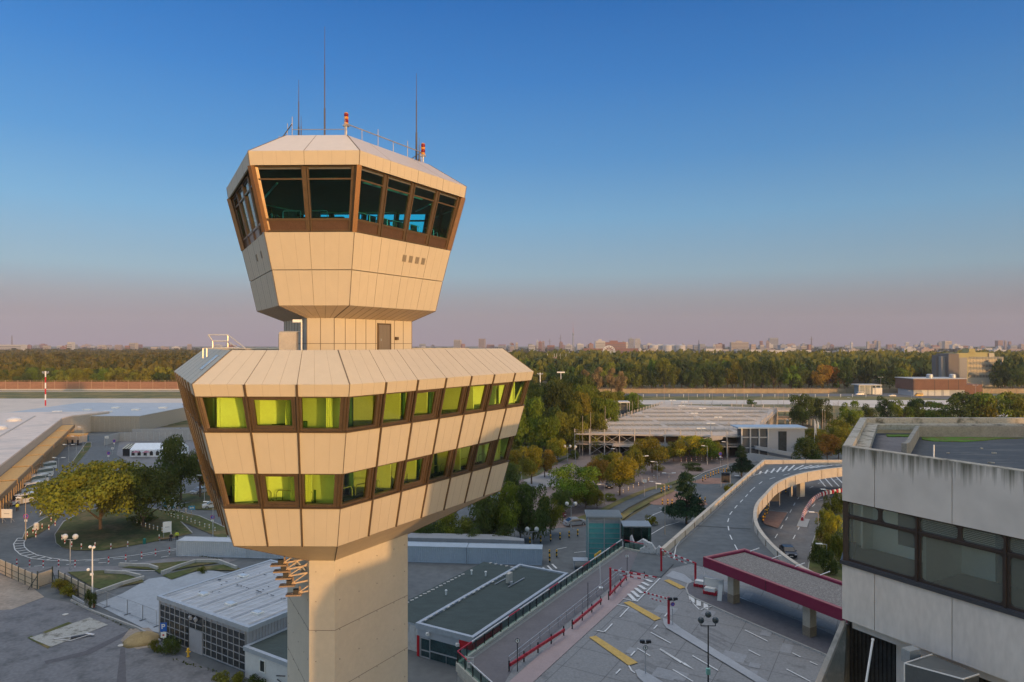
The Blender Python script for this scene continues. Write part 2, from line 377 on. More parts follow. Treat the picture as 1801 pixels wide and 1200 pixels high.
for z0, z1 in ((26.5, 28.93), (30.1, 32.98)):        # inner columns and low cabinets, coloured dark to imitate the rooms' shade
    mb = MB()
    for i in range(6):
        n_ = nb(i, 3, 7); f0 = hexa(OS, OL, W_off(z0)+1.9, 0); a_, b_ = f0[i], f0[(i+1) % 6]; e_ = (b_-a_).normalized(); L_ = (b_-a_).length; c = a_.lerp(b_, .5)
        for k in range(n_):
            w_ = rs.choice((.08, .12, .2, .5)); s_ = (k+rs.uniform(.15, .85))/n_*L_; p = a_+e_*s_; mb.box((p.x, p.y, (z0+z1)/2), (w_, .2, z1-z0), 0, atan2(e_.y, e_.x))
            if rs.random() < .25: w_ = rs.uniform(.7, 1.2); p = a_+e_*min(L_-.9, s_+.3); mb.box((p.x, p.y, z0+.5), (w_, .5, rs.uniform(.7, 1.2)), 0, atan2(e_.y, e_.x))
    mb.build('shade_fittings', mat('room_shade_teal', (.04, .1, .09)), tower)
mb = MB(); rs = random.Random(11)      # curtains bunched beside the panes
for z0, z1 in ((26.55, 28.9), (30.2, 33.2)):
    for i in range(6):
        n_ = nb(i, 3, 7); f0 = hexa(OS, OL, W_off(z0)+.55, z0); f1 = hexa(OS, OL, W_off(z0)+.62, z1)
        for k in range(n_):
            if rs.random() < .5: continue
            L_ = (f0[(i+1) % 6]-f0[i]).length; s0 = (k+rs.choice((.08, .62)))/n_; wd = rs.uniform(.22, .45)
            m_ = 7; pts = []
            e_ = (f0[(i+1) % 6]-f0[i]).normalized(); nn = Vector((-e_.y, e_.x, 0))
            for j in range(m_+1):
                p = f0[i].lerp(f0[(i+1) % 6], s0)+e_*(wd*j/m_)+nn*(.05*(j % 2))
                pts.append(p)
            for p, q in zip(pts, pts[1:]): mb.add([p, q, (q.x, q.y, z1), (p.x, p.y, z1)], [[0, 1, 2, 3]])
mb.build('curtain', mat('curtain_cloth', (.72, .72, .5), rough=.9, var=.06), tower, fix=False)
mb = MB()                              # doors on the core walls
for z0 in (26.5, 30.1):
    core = hexa(OS, OL, 5.2, 0)
    for i in range(6):
        a_, b_ = core[i], core[(i+1) % 6]; e_ = (b_-a_).normalized(); L_ = (b_-a_).length; ang_ = atan2(e_.y, e_.x)
        for k in range(1, int(L_/2.6)+1):
            p = a_+e_*min(L_-.6, 2.2*k-.9); n_ = Vector((e_.y, -e_.x, 0))
            mb.box((p.x+n_.x*.02, p.y+n_.y*.02, z0+1.02), (.95, .06, 2.04), 0 if (k+i) % 2 else 1, ang_)
            mb.box((p.x+n_.x*.09+e_.x*.36, p.y+n_.y*.09+e_.y*.36, z0+1.0), (.12, .05, .03), 1, ang_)
mb.build('inner_door', [mat('inner_door_wood', (.5, .48, .38)), mat('dark_opening', (.03, .05, .05))], tower)
mb = MB(); rs = random.Random(31)      # cupboards added along the core, dark teal to imitate unlit room parts
for z0, z1 in ((26.5, 28.9), (30.1, 32.95)):
    for i in (0, 2, 4):                 # light and dark panels across the short bays, imitating sun patches and shade
        w3 = hexa(OS, OL, 3.3, 0); a_, b_ = w3[i], w3[(i+1) % 6]; e_ = (b_-a_).normalized(); L_ = (b_-a_).length; s_ = .05
        while s_ < L_-.3: w_ = rs.uniform(.35, 1.1); p = a_+e_*(s_+w_/2); k_ = rs.choice((0, 2, 2)); hh = z1-z0-.02 if k_ == 2 or rs.random() < .6 else 1.0; mb.box((p.x, p.y, z0+hh/2), (w_-.02, .12 if k_ == 2 else .4, hh), k_, atan2(e_.y, e_.x)); s_ += w_
    core = hexa(OS, OL, 4.9, 0)
    for i in range(6):
        a_, b_ = core[i], core[(i+1) % 6]; e_ = (b_-a_).normalized(); L_ = (b_-a_).length; s_ = rs.uniform(0, .6)
        while s_ < L_-.8:
            w_ = rs.uniform(.5, 1.3); p = a_+e_*(s_+w_/2); hh = rs.choice((z1-z0-.02, z1-z0-.02, 1.1)); mb.box((p.x, p.y, z0+hh/2), (w_, .35, hh), rs.choice((0, 0, 1)), atan2(e_.y, e_.x)); s_ += w_+rs.uniform(.4, 1.3)
mb.build('shade_cupboard', [mat('room_shade_teal', (.035, .10, .085), rough=.6), mat('cupboard_grey', (.22, .22, .18)), inwall], tower)
mb = MB()                              # guard loops and counters seen through the lower row
for i in range(6):
    f0 = hexa(OS, OL, W_off(26.5)+1.0, 26.5); a_, b_ = f0[i], f0[(i+1) % 6]; e_ = (b_-a_).normalized(); L_ = (b_-a_).length; s_ = .5
    while s_+1.0 < L_:
        P = [a_+e_*(s_+x)+Vector((0, 0, z)) for x, z in ((0, .5), (0, .95), (.1, 1.08), (.7, 1.08), (.8, .95), (.8, .5))]
        mb.path(P, .025, n=5); s_ += 1.05
        mb.box(((P[0]+P[-1])/2)+Vector((0, 0, -.2)), (.85, .5, .5), 1, atan2(e_.y, e_.x))
mb.build('seating_row', [steel, mat('seat_dark', (.05, .09, .08))], tower)
# ---- control cab
def cabw(z):
    T = [(37.17, 1.77), (39.13, 1.36), (41.16, .98), (44.66, .12), (45.4, 0)]
    for (a_, x), (b_, y) in zip(T, T[1:]):
        if z <= b_: return x+(y-x)*(z-a_)/(b_-a_)
    return 0
band('cab_fascia', KS, KL, (.1, 44.66), (0, 45.4), 2, 4, sub=4)
band('cab_upper_cladding', KS, KL, (cabw(39.15), 39.15), (cabw(41.16)-.07, 41.16), 2, 4)
band('cab_lower_cladding', KS, KL, (cabw(37.17), 37.17), (cabw(39.11)+.01, 39.11), 2, 4)
for i in range(6):
    for k in range(nb(i, 2, 4)):
        n_ = nb(i, 2, 4)
        window(KS, KL, (cabw(41.2)+.03, 41.2), (.22, 44.66), i, k/n_, (k+1)/n_, gl_cab, fw=.09, post=.16 if k < n_-1 else .3, transom=.80, kick=.19)
for i in range(6):                     # corner posts
    mb = MB(); lo_, hi_ = hexa(KS, KL, cabw(41.2)+.02, 41.2)[i], hexa(KS, KL, .16, 44.66)[i]; mb.bar(lo_, hi_, .26, .26)
    mb.build('corner_post', mat('bronze_bright', (.24, .13, .06), rough=.4, metal=.3), tower)
mb = MB(); lo, hi = hexa(1.6, 7.0, 0, 36.5), hexa(KS, KL, 1.77, 37.17)
for i in range(6):
    mb.poly([lo[i], lo[(i+1) % 6], hi[(i+1) % 6], hi[i]], 0); mb.bar(lo[i], hi[i], .05, .05, 1)
    n_ = nb(i, 2, 4)*3
    for k in range(1, n_): mb.bar(lo[i].lerp(lo[(i+1) % 6], k/n_), hi[i].lerp(hi[(i+1) % 6], k/n_), .03, .03, 2)
mb.build('cab_soffit', [mat('soffit2', (.50, .40, .29), rough=.5, var=.08), seam, seam2], tower)
mb = MB()
for i in range(6):
    f = Face(KS, KL, i, (0, 45.4), (2.2, 46.9)); mb.plate(f.q(0, 1, 0, 1), f.n, -.1, 0, 0)
    mb.bar(f.p(0, 0), f.p(0, 1), .04, .04, 1)
    if i % 2 == 0: mb.plate(f.q(.497, .503, 0, 1), f.n, -.01, .006, 1)
    for k in ((1, 3) if i % 2 else ()): mb.plate(f.q(k/4-.002, k/4+.002, 0, 1), f.n, -.01, .004, 2)
mb.prism([(p.x, p.y) for p in hexa(KS, KL, 2.25, 0)], 46.5, 46.82, 3)
mb.build('cab_roof', [mat('roof_sheet', (.50, .43, .36), rough=.4, metal=.15, var=.05), seam, seam2, mat('roof_gravel', (.2, .2, .2))], tower)
mb = MB()
mb.prism([(p.x, p.y) for p in hexa(KS, KL, 1.4, 0)], 41.1, 41.3, 0)
mb.prism([(p.x, p.y) for p in hexa(KS, KL, .4, 0)], 44.5, 44.62, 1)
mb.build('cab_floor', [mat('carpet', (.03, .035, .04)), mat('cab_ceiling', (.10, .105, .11))], tower)
mb = MB()
mb.prism([(p.x, p.y) for p in hexa(1.2, 3.4, 0, 0)], 41.3, 42.6, 0)
for i in range(6):
    f0 = hexa(KS, KL, 2.0, 0); a_, b_ = f0[i], f0[(i+1) % 6]; e_ = (b_-a_).normalized(); L_ = (b_-a_).length; m_ = a_.lerp(b_, .5)
    mb.box((m_.x, m_.y, 41.75), (L_*.9, .7, .8), 0, atan2(e_.y, e_.x))
    for k in range(int(L_/1.3)):
        p = a_+e_*(.6+1.3*k); mb.box((p.x, p.y, 42.35), (.55, .1, .42), 0, atan2(e_.y, e_.x))
mb.build('console', mat('console', (.04, .045, .05)), tower)
mb = MB()
for i in range(6):
    f0 = hexa(KS, KL, 1.5, 42.2); a_, b_ = f0[i], f0[(i+1) % 6]; e_ = (b_-a_).normalized(); L_ = (b_-a_).length; s_ = .5
    while s_+1.3 < L_:
        P = [a_+e_*(s_+x)+Vector((0, 0, z)) for x, z in ((0, -.4), (0, .2), (.05, .25), (.95, .25), (1.0, .2), (1.0, -.4))]; mb.path(P, .022, n=5); s_ += 1.5
    f1 = hexa(KS, KL, 1.9, 44.35); a_, b_ = f1[i], f1[(i+1) % 6]; mb.bar(a_.lerp(b_, .15), a_.lerp(b_, .85), .12, .06)
mb.build('guard_rail', mat('pale_steel', (.55, .56, .55), rough=.3, metal=.5), tower)
# louvres on the cab cladding
for i, ts in ((1, (.50, .57, .64, .71)), (5, (.55, .75))):
    f = Face(KS, KL, i, (cabw(39.15), 39.15), (cabw(41.16)-.07, 41.16))
    for t in ts:
        m_ = MB(); a_ = .17/f.len if i == 1 else .15/f.len; m_.plate(f.q(t-a_, t+a_, .42, .63), f.n, -.02, .025, 0)
        for k in range(6): m_.plate(f.q(t-a_*.9, t+a_*.9, .44+.03*k, .452+.03*k), f.n, .02, .035, 1)
        m_.build('louvre', [mat('louvre_grey', (.30, .26, .20), rough=.5), seam], tower)
# roof railing, rods, antennas, warning lamps
top = hexa(KS, KL, 2.6, 46.85)
mb = MB()
for i in (0, 1, 2, 3, 4, 5):
    a_, b_ = top[i], top[(i+1) % 6]; n_ = nb(i, 2, 5)
    if i != 0: mb.tube(a_+Vector((0, 0, .85)), b_+Vector((0, 0, .85)), .035)
    else: mb.tube(a_+Vector((0, 0, .5)), b_+Vector((0, 0, .5)), .02)
    for k in range(n_):
        p = a_.lerp(b_, k/n_); hh = .85 if k % 2 else 1.25
        if i != 0 or k == 0: mb.tube(p, p+Vector((0, 0, hh)), .02)
mb.build('roof_railing', mat('rail_steel', (.34, .33, .32), rough=.45, metal=.4), tower)
def local(px, py, D): return AT(px, py, D)-TC
def antenna(px, y0, y1, D, r):
    p, q = local(px, y0, D), local(px, y1, D); p.z = 46.8
    m_ = MB(); m_.tube(p, p.lerp(q, .35), r*1.7, r*1.5); m_.tube(p.lerp(q, .35), p.lerp(q, .7), r, r*.9); m_.tube(p.lerp(q, .7), q, r*.6, r*.3); m_.tube(p+Vector((0, 0, -.3)), p+Vector((0, 0, .25)), r*3)
    m_.build('antenna', mat('antenna_dark', (.08, .075, .08), rough=.5), tower)
antenna(565, 237, 47, 42, .034); antenna(519, 237, 140, 42, .036); antenna(725.5, 275, 130, 45, .040)
antenna(523.5, 237, 204, 41.5, .03); antenna(730.5, 275, 243, 44.6, .03)
for (px, py, D) in ((604, 222, 40.3), (738, 275, 43.3)):
    p = local(px, py, D); m_ = MB(); m_.tube((p.x, p.y, 46.5), (p.x, p.y, p.z), .05); m_.box((p.x, p.y, p.z), (.34, .34, .05))
    lamp = m_.build('warning_lamp', [steel], tower)
    m_ = MB()
    for k in range(4):
        c = (p.x, p.y, p.z+.05+.17*k); m_.lathe([(.10, 0), (.13, .02), (.13, .13), (.10, .15)], 12, c, 0 if k % 2 else 1)
    m_.lathe([(.12, .72), (.12, .76), (.04, .8)], 12, (p.x, p.y, p.z), 1)
    m_.build('lens', [redlamp, mat('amber_cap', (.6, .22, .02), rough=.4)], lamp, smooth=False)
# terrace stair rail, cabinet and camera post on the office roof
mb = MB()
def tp(px, py, D): return local(px, py, D)
P = [tp(352, 630, 36.5), tp(352, 613, 36.5), tp(400, 612, 36.5), tp(428, 613, 36.5), tp(396, 589, 37), tp(361, 589, 37), tp(369, 600, 37), tp(394, 600, 37)]
mb.path([P[1], P[0]], .035); mb.path([P[1], P[2], P[3]], .035); mb.path([P[3], P[4], P[5], P[6], P[7], tp(418, 614, 36.5)], .035)
mb.path([P[4], tp(396, 613, 37)], .035); mb.path([P[6], tp(369, 613, 37)], .035)
mb.path([tp(359, 628, 36.3), tp(359, 613, 36.3)], .035)
mb.build('stair_rail', mat('lit_steel', (.62, .58, .52), rough=.4, metal=.4), tower)
mb = MB(); f = Face(OS, OL, 5, (0, 33.1), (1.85, 34.69)); mb.plate(f.q(.78, .86, .35, .8), f.n, .01, .05)
mb.build('roof_hatch', mat('hatch_metal', (.5, .52, .55), rough=.2, metal=.7), tower)
c = tp(503, 597, 38.8); mb = MB(); mb.box((c.x, c.y, 35.1), (.95, .8, 1.1), 0, .2); mb.box((c.x+.1, c.y+.1, 35.68), (1.05, .9, .06), 1, .2)
for k in range(5): mb.box((c.x-.5, c.y-.2+.12*k, 35.1), (.03, .03, .9), 1, .2)
mb.build('equipment_cabinet', [mat('cabinet_grey', (.40, .37, .33), rough=.45), greym], tower)
c = tp(526, 612, 38.2); mb = MB(); mb.tube((c.x, c.y, 34.5), (c.x, c.y, 36.25), .06); mb.box((c.x-.2, c.y-.1, 36.28), (.5, .16, .16), 1, .3)
mb.build('camera_post', [steel, white], tower)
# antenna arms on the lattice frame under the office deck
mb = MB(); a_, b_ = tp(505, 985, 40.5), tp(540, 1020, 41)
mb.bar(a_, b_, .08, .08); mb.bar(a_+Vector((.35, -.2, .1)), b_+Vector((.25, -.2, .1)), .08, .08)
for k in range(8):
    p = a_.lerp(b_, k/8); q = a_.lerp(b_, (k+1)/8); mb.bar(p, q+Vector((.3, -.2, .1)), .04, .04); mb.bar(p+Vector((.33, -.2, .1)), p, .04, .04)
lat = mb.build('lattice_arm', greym, tower)
for (px, py) in ((485, 994), (490, 1005), (494, 1017), (500, 1030), (512, 1046)):
    m_ = MB(); c = tp(px, py, 40); dq = b_.lerp(a_, max(0, (1040-py)/60))
    m_.bar(c+Vector((-.2, 0, 0)), c+Vector((1.4, .3, .25)), .09, .09); m_.bar(c+Vector((.3, 0, .15)), c+Vector((1.5, .4, .9)), .06, .06)
    m_.box(c, (.9, .45, .09), 1, .15); m_.box(c+Vector((.1, 0, .18)), (.3, .3, .26), 2, .3); m_.tube(c+Vector((.3, .1, .05)), c+Vector((.3, .1, .45)), .06, m=1)
    m_.build('antenna_arm', [mat('arm_steel', (.55, .42, .3), rough=.5), mat('arm_plate', (.30, .22, .16)), dark], lat)
# ================================================================== GROUND, ROADS, DECK
ZD = 5.5                                             # upper road level
asph = mat('asphalt', (.118, .128, .130), rough=.9, var=.2, scale=.12, bump=.15, bscale=3)
asph2 = mat('asphalt_worn', (.15, .145, .14), rough=.9, var=.22, scale=.2, bump=.15, bscale=3)
pave = mat('paving', (.19, .185, .185), rough=.9, var=.16, scale=.3, bump=.2, bscale=4)
plaza_m = mat('plaza_concrete', (.235, .235, .232), rough=.85, var=.2, scale=.55, bump=.1, bscale=2, col2=(.15, .15, .148), thr=.66)
pink = mat('pink_paving', (.36, .28, .27), rough=.85, var=.08, scale=1)
brick = mat('brick_paving', (.30, .17, .12), rough=.9, var=.2, scale=.3)
lot = mat('lot_paving', (.22, .165, .14), rough=.9, var=.2, scale=.15)
grassm = mat('grass', (.07, .085, .022), rough=1, col2=(.16, .12, .05), thr=.55, var=.4, scale=.18, bump=.5, bscale=6)
grassdry = mat('dry_grass', (.24, .18, .06), rough=1, bump=1, bscale=2.5, var=.3, scale=.06, col2=(.12, .12, .04), thr=.5)
dirt = mat('bare_earth', (.30, .25, .20), rough=1, var=.25, scale=.3)
sand = mat('sand', (.34, .25, .12), rough=1, var=.2, scale=.8, bump=.4)
apron = mat('apron_concrete', (.62, .52, .43), rough=.9, var=.10, scale=.03, bump=1, bscale=3)
tarp = mat('pale_slab', (.33, .355, .375), rough=.7, var=.12, scale=.4)
kerbm = mat('kerb_stone', (.36, .35, .33), rough=.9, var=.12)
cpar = mat('parapet_concrete', (.52, .45, .36), rough=.85, var=.12, scale=.8, stretch=(1, 1, .5))
paint = mat('road_paint', (.66, .66, .64), rough=.7, var=.14, scale=3)
ypaint = mat('yellow_road_paint', (.55, .36, .10), rough=.8, var=.18, scale=3)
def surf(name, px, z, m, at=None, kind='structure'):
    pts = [G(x, y, z if at is None else at) for x, y in px]
    mb = MB(); mb.poly([(p.x, p.y, z) for p in pts]); return mb.build(name, m, kind=kind)
mb = MB(); mb.add([(-9000, -300, 0), (9000, -300, 0), (9000, 9000, 0), (-9000, 9000, 0)], [[0, 1, 2, 3]])
mb.build('ground', mat('field', (.09, .085, .035), rough=1, var=.35, scale=.01, col2=(.14, .11, .05), thr=.5), kind='structure')
def rect(name, x0, x1, y0, y1, z, m):
    mb = MB(); mb.poly([(x0, y0, z), (x1, y0, z), (x1, y1, z), (x0, y1, z)]); return mb.build(name, m, kind='structure')
rect('airfield_grass', -900, 700, 330, 530, .02, grassdry)
rect('apron', -900, -20, 300, 436, .05, apron)
rect('taxiway', -19.9, 330, 394, 424, .05, apron)
surf('taxiway', [(1436, 708), (1500, 709.2), (1800, 726), (1900, 735), (1900, 748), (1700, 725.5), (1500, 715), (1436, 712)], .054, apron)
rect('runway_road', 40, 330, 455, 480, .05, asph2)
surf('forecourt', [(1480, 694), (1600, 690), (1750, 694), (1800, 703), (1700, 704), (1560, 697)], .06, asph2)
rect('runway_road', -900, 39.9, 500, 506, .05, apron)
# left street area
surf('street', [(-500, 1010), (-300, 850), (60, 778), (215, 752), (345, 752), (560, 752), (700, 800), (980, 900), (1190, 960), (1100, 1010), (1000, 1260), (-500, 1300)], .05, asph)
surf('forecourt', [(215, 752), (345, 752), (560, 760), (560, 850), (345, 845), (260, 835), (205, 800)], .08, pave)
surf('pavement', [(-40, 1002), (60, 997), (200, 996), (330, 977), (420, 984), (400, 990), (300, 990), (250, 1000), (180, 1009), (110, 1012), (50, 1010), (-40, 1012)], .09, pave)
surf('yard', [(-300, 1012), (0, 1010), (55, 1032), (78, 1050), (20, 1072), (-100, 1078), (-300, 1090)], .08, dirt)
surf('yard', [(-300, 1090), (-100, 1078), (20, 1072), (78, 1051), (125, 1060), (280, 1132), (450, 1220), (-400, 1260)], .08, mat('yard_paving', (.165, .165, .17), rough=.9, var=.25, scale=.35, bump=.2, bscale=3, col2=(.11, .112, .115), thr=.56))
surf('yard_strip', [(81, 1168), (160, 1150), (245, 1105), (238, 1103), (150, 1145), (78, 1163)], .10, mat('dark_paving', (.10, .095, .10), var=.2))
surf('yard_strip', [(205, 1200), (212, 1140), (220, 1140), (222, 1200)], .10, MT['dark_paving'])
surf('old_slab', [(52, 1122), (158, 1086), (190, 1099), (90, 1138)], .13, mat('broken_slab', (.36, .35, .31), col2=(.12, .11, .08), thr=.58, scale=.9, var=.3))
surf('grass_patch', [(48, 1122), (56, 1118), (92, 1136), (84, 1141)], .12, grassm); surf('grass_patch', [(75, 1112), (120, 1094), (128, 1096), (80, 1114)], .14, grassm)
surf('pale_yard', [(168, 1063), (215, 1044), (262, 1018), (320, 1010), (368, 1002), (415, 1012), (470, 1000), (500, 1040), (300, 1090), (278, 1113), (252, 1105)], .10, tarp)
VZ = [0]
def verge(px, z=.14, m=None, kerb=True):
    VZ[0] += 1; z += .006*VZ[0]
    surf('verge', px, z, m or grassm)
    if kerb:
        P = [G(x, y) for x, y in px]; c = sum(P, Vector())/len(P); mb = MB(); n = len(P)
        for a, b in zip(P, P[1:]+P[:1]): mb.bar((a.x, a.y, .07), (b.x, b.y, .07), .22, .13)
        mb.build('kerb', kerbm, kind='structure')
verge([(99, 955), (97, 940), (112, 918), (150, 898), (230, 888), (300, 900), (338, 938), (290, 949), (240, 958), (180, 968), (130, 968), (108, 962)])
verge([(40, 948), (46, 932), (80, 911), (108, 902), (104, 912), (85, 928), (60, 944)])
verge([(70, 908), (78, 895), (110, 886), (112, 896)]); verge([(134, 818), (128, 812), (152, 779), (160, 778), (160, 786)])
verge([(284, 903), (300, 897), (350, 908), (400, 930), (400, 952), (345, 928)]); verge([(312, 888), (352, 880), (420, 880), (420, 898), (345, 896)])
verge([(285, 872), (330, 868), (400, 860), (420, 878), (310, 884)]); verge([(270, 745), (345, 738), (345, 744), (300, 748)], kerb=False)
verge([(118, 1006), (180, 1003), (245, 1011), (253, 1024), (185, 1036), (165, 1034)], kerb=False); verge([(213, 998), (255, 992), (335, 986), (385, 990), (345, 995), (280, 1008), (270, 1002)], kerb=False)
verge([(285, 1012), (345, 997), (405, 992), (430, 1004), (350, 1002), (302, 1019)], kerb=False)
surf('sand_patch', [(212, 1127), (228, 1106), (262, 1104), (278, 1118), (272, 1137), (240, 1142)], .11, dirt)
# right lower roads
surf('car_park', [(880, 800), (1000, 790), (1290, 790), (1340, 806), (1340, 815), (1285, 818), (1215, 838), (1170, 858), (1056, 900), (1040, 925), (960, 930), (880, 880)], .08, lot)
surf('lawn', [(860, 760), (960, 740), (1012, 800), (980, 815), (940, 840), (880, 850)], .11, grassm)
surf('footpath', [(860, 830), (930, 812), (1000, 792), (1012, 792), (1010, 800), (940, 822), (880, 850)], .14, pave)
surf('footpath', [(920, 845), (960, 832), (1010, 842), (1010, 850), (940, 860)], .13, mat('pale_path', (.36, .33, .31)))
surf('road', [(1040, 950), (1075, 930), (1184, 864), (1212, 846), (1240, 832), (1285, 815), (1500, 780), (1600, 800), (1600, 1010), (1200, 1010), (1000, 1000), (960, 960)], .10, asph)
surf('road', [(1045, 925), (1056, 906), (1100, 880), (1150, 860), (1180, 852), (1183, 857), (1150, 870), (1105, 893), (1075, 915), (1060, 926)], .125, asph)
verge([(1010, 912), (1056, 895), (1095, 876), (1140, 858), (1180, 848), (1212, 836), (1216, 840), (1183, 852), (1140, 863), (1098, 882), (1058, 902), (1020, 920)], .13, grassdry, kerb=False)
verge([(1068, 924), (1105, 898), (1150, 874), (1185, 860), (1186, 864), (1150, 880), (1110, 902), (1078, 928)], .14, grassdry, kerb=False)
surf('brick_paving', [(1137, 884), (1186, 863), (1240, 882), (1245, 888), (1200, 890), (1150, 888)], .13, brick)
surf('brick_paving', [(1214, 848), (1240, 840), (1282, 842), (1278, 850), (1240, 852)], .13, brick)
surf('lower_road', [(1330, 1000), (1320, 900), (1345, 868), (1400, 838), (1600, 830), (1600, 1060), (1460, 1060)], .125, asph2)
verge([(1339, 910), (1345, 898), (1385, 902), (1368, 929), (1345, 922)], .2, brick)
verge([(1420, 1015), (1428, 960), (1440, 925), (1450, 900), (1475, 885), (1600, 880), (1600, 1060), (1470, 1060)], .16, grassm)
wd = MB(); rs = random.Random(44)                       # weeds in the joints and along kerbs
for (a, b_) in (((130, 1060), (270, 1128)), ((300, 1160), (440, 1200)), ((345, 978), (390, 985)), ((335, 976), (400, 980))):
    A_, B_ = G(*a), G(*b_)
    for k in range(60):
        p = A_.lerp(B_, rs.random())+Vector((rs.gauss(0, .12), rs.gauss(0, .12), .1)); s_ = rs.uniform(.03, .10)
        for q in range(3): a_ = rs.uniform(0, 3.1); wd.add([p+Vector((cos(a_)*s_, sin(a_)*s_, 0)), p-Vector((cos(a_)*s_, sin(a_)*s_, 0)), p+Vector((rs.gauss(0, .05), rs.gauss(0, .05), s_*1.6))], [[0, 1, 2]])
wd.build('weeds', mat('weed_green', (.08, .10, .02), var=.4), kind='stuff', fix=False)
# the upper road deck: plaza and bridge
bridge_in = [(86, 160.5), (76, 157.6), (69, 154), (61.9, 148.7), (54.5, 140.2), (48.4, 130), (43.9, 122), (40.6, 114), (38.5, 107), (37.3, 100), (36.8, 94), (37.0, 88), (37.8, 84), (38.9, 80.5), (42, 73), (52, 58), (62, 45)]
deck = [(5, 45), (-2.4, 57.6), (-5, 62.7), (15.9, 98.6), (20.6, 94.4), (61.7, 167.5), (140, 167.5), (140, 160.5)]+bridge_in
k_ = bridge_in.index((37.3, 100))
mb = MB(); mb.prism([(5, 45), (-2.4, 57.6), (-5, 62.7), (15.9, 98.6), (20.6, 94.4), (24, 100)]+bridge_in[k_:], 0.0, ZD-.9, 0)
mb.build('deck_base', mat('retaining_concrete', (.33, .31, .28), var=.2), kind='structure')
mb = MB(); mb.prism(deck, ZD-.9, ZD, 1, 0); mb.build('upper_road', [plaza_m, cpar], kind='structure')
def dsurf(name, px, dz, m): return surf(name, px, ZD+dz, m, at=ZD)
mb = MB(); mb.poly([(x, y, ZD+.02) for x, y in [(18.2, 87.9), (19.5, 90.5), (21.2, 94.2), (62.2, 166.9), (140, 166.9), (140, 161)]+[(x-.35, y+.4) for x, y in bridge_in[:k_+5]]+[(36, 82.4), (30.0, 84.5), (24, 91.5)]])
mb.build('bridge_roadway', asph, kind='structure')
mb = MB(); mb.poly([(-2.5, 62.6), (1.2, 60.6), (10.3, 78.4), (15.4, 87.6), (19.5, 91.5), (21.4, 94.2), (16.2, 97.8), (-4.4, 62.4)][::1] and [(5, 46), (-1.8, 57.9), (-4.3, 62.7), (16.2, 97.6), (20.8, 94.2), (17.2, 88.4), (15.0, 88.0), (0.2, 62.4), (-.6, 59.5), (6.5, 47)]); 
for v in range(len(mb.v)): mb.v[v] = (mb.v[v][0], mb.v[v][1], ZD+.024)
mb.build('walkway', mat('walkway_asphalt', (.15, .14, .145), rough=.9, var=.12, scale=.5), kind='structure')
mb = MB(); mb.poly([(x, y, ZD+.05) for x, y in ((-.8, 58.5), (15.4, 88.0), (17.2, 87.6), (17.4, 86.6), (1.6, 59.0))]); mb.build('pink_pavement', pink, kind='structure')
def zk(x, y): return (1050+x/4.5, 940+y/4.5)
dsurf('traffic_island', [zk(*p) for p in ((375, 325), (505, 345), (605, 240), (590, 212), (530, 188), (430, 150), (330, 130), (265, 290))], .12, asph)
dsurf('platform', [(1208, 1036), (1211, 1029), (1218, 1026), (1232, 1030), (1275, 1043), (1450, 1112), (1520, 1145), (1520, 1180), (1450, 1151), (1300, 1087), (1222, 1053), (1211, 1046)], .14, mat('dark_pavers', (.125, .12, .13), var=.2, scale=2))
mb = MB(); P = [G(x, y, ZD) for x, y in ((1232, 1028), (1218, 1025), (1210, 1028.5), (1206.5, 1036), (1210, 1046.5), (1222, 1054), (1300, 1088.5), (1450, 1152.5), (1520, 1182))]
for a, b in zip(P, P[1:]): mb.bar((a.x, a.y, ZD+.07), (b.x, b.y, ZD+.07), .2, .18)
mb.build('kerb', kerbm, kind='structure')
dsurf('median', [(1166, 1089), (1167, 1098), (1172, 1106), (1240, 1147), (1330, 1202), (1352, 1202), (1270, 1152), (1200, 1108), (1178, 1092)], .11, mat('median_concrete', (.36, .37, .38), var=.12, scale=1))
dsurf('median', [(1117, 1181), (1122, 1193), (1140, 1210), (1180, 1210), (1140, 1186), (1124, 1179)], .11, MT['median_concrete'])
dsurf('lane', [(1237, 1010), (1262, 1018), (1470, 1100), (1470, 1112), (1275, 1042), (1232, 1028), (1215, 1018)], .03, mat('lane_grey', (.21, .225, .24), var=.12, scale=.5))
dsurf('crossing', [zk(*p) for p in ((600, 290), (690, 318), (790, 400), (755, 400), (540, 330))], .035, mat('pale_concrete', (.35, .36, .37)))
rs = random.Random(5)
patch = mat('patch', (.28, .285, .29), var=.15, scale=2)
for k in range(16):                                     # repaired slabs in the plaza
    px, py = rs.uniform(1110, 1400), rs.uniform(1040, 1195)
    p = G(px, py, ZD); s_ = rs.uniform(.5, 1.1)
    if p.y < 58: continue
    mb = MB(); s2 = s_*rs.uniform(.4, 1.1); mb.poly([(p.x+.5*s_*i_+.866*s2*j_, p.y+.866*s_*i_-.5*s2*j_, ZD+.012+.0015*k) for i_, j_ in ((-1, -1), (1, -1), (1, 1), (-1, 1))]); mb.build('repair_patch', patch, kind='structure')
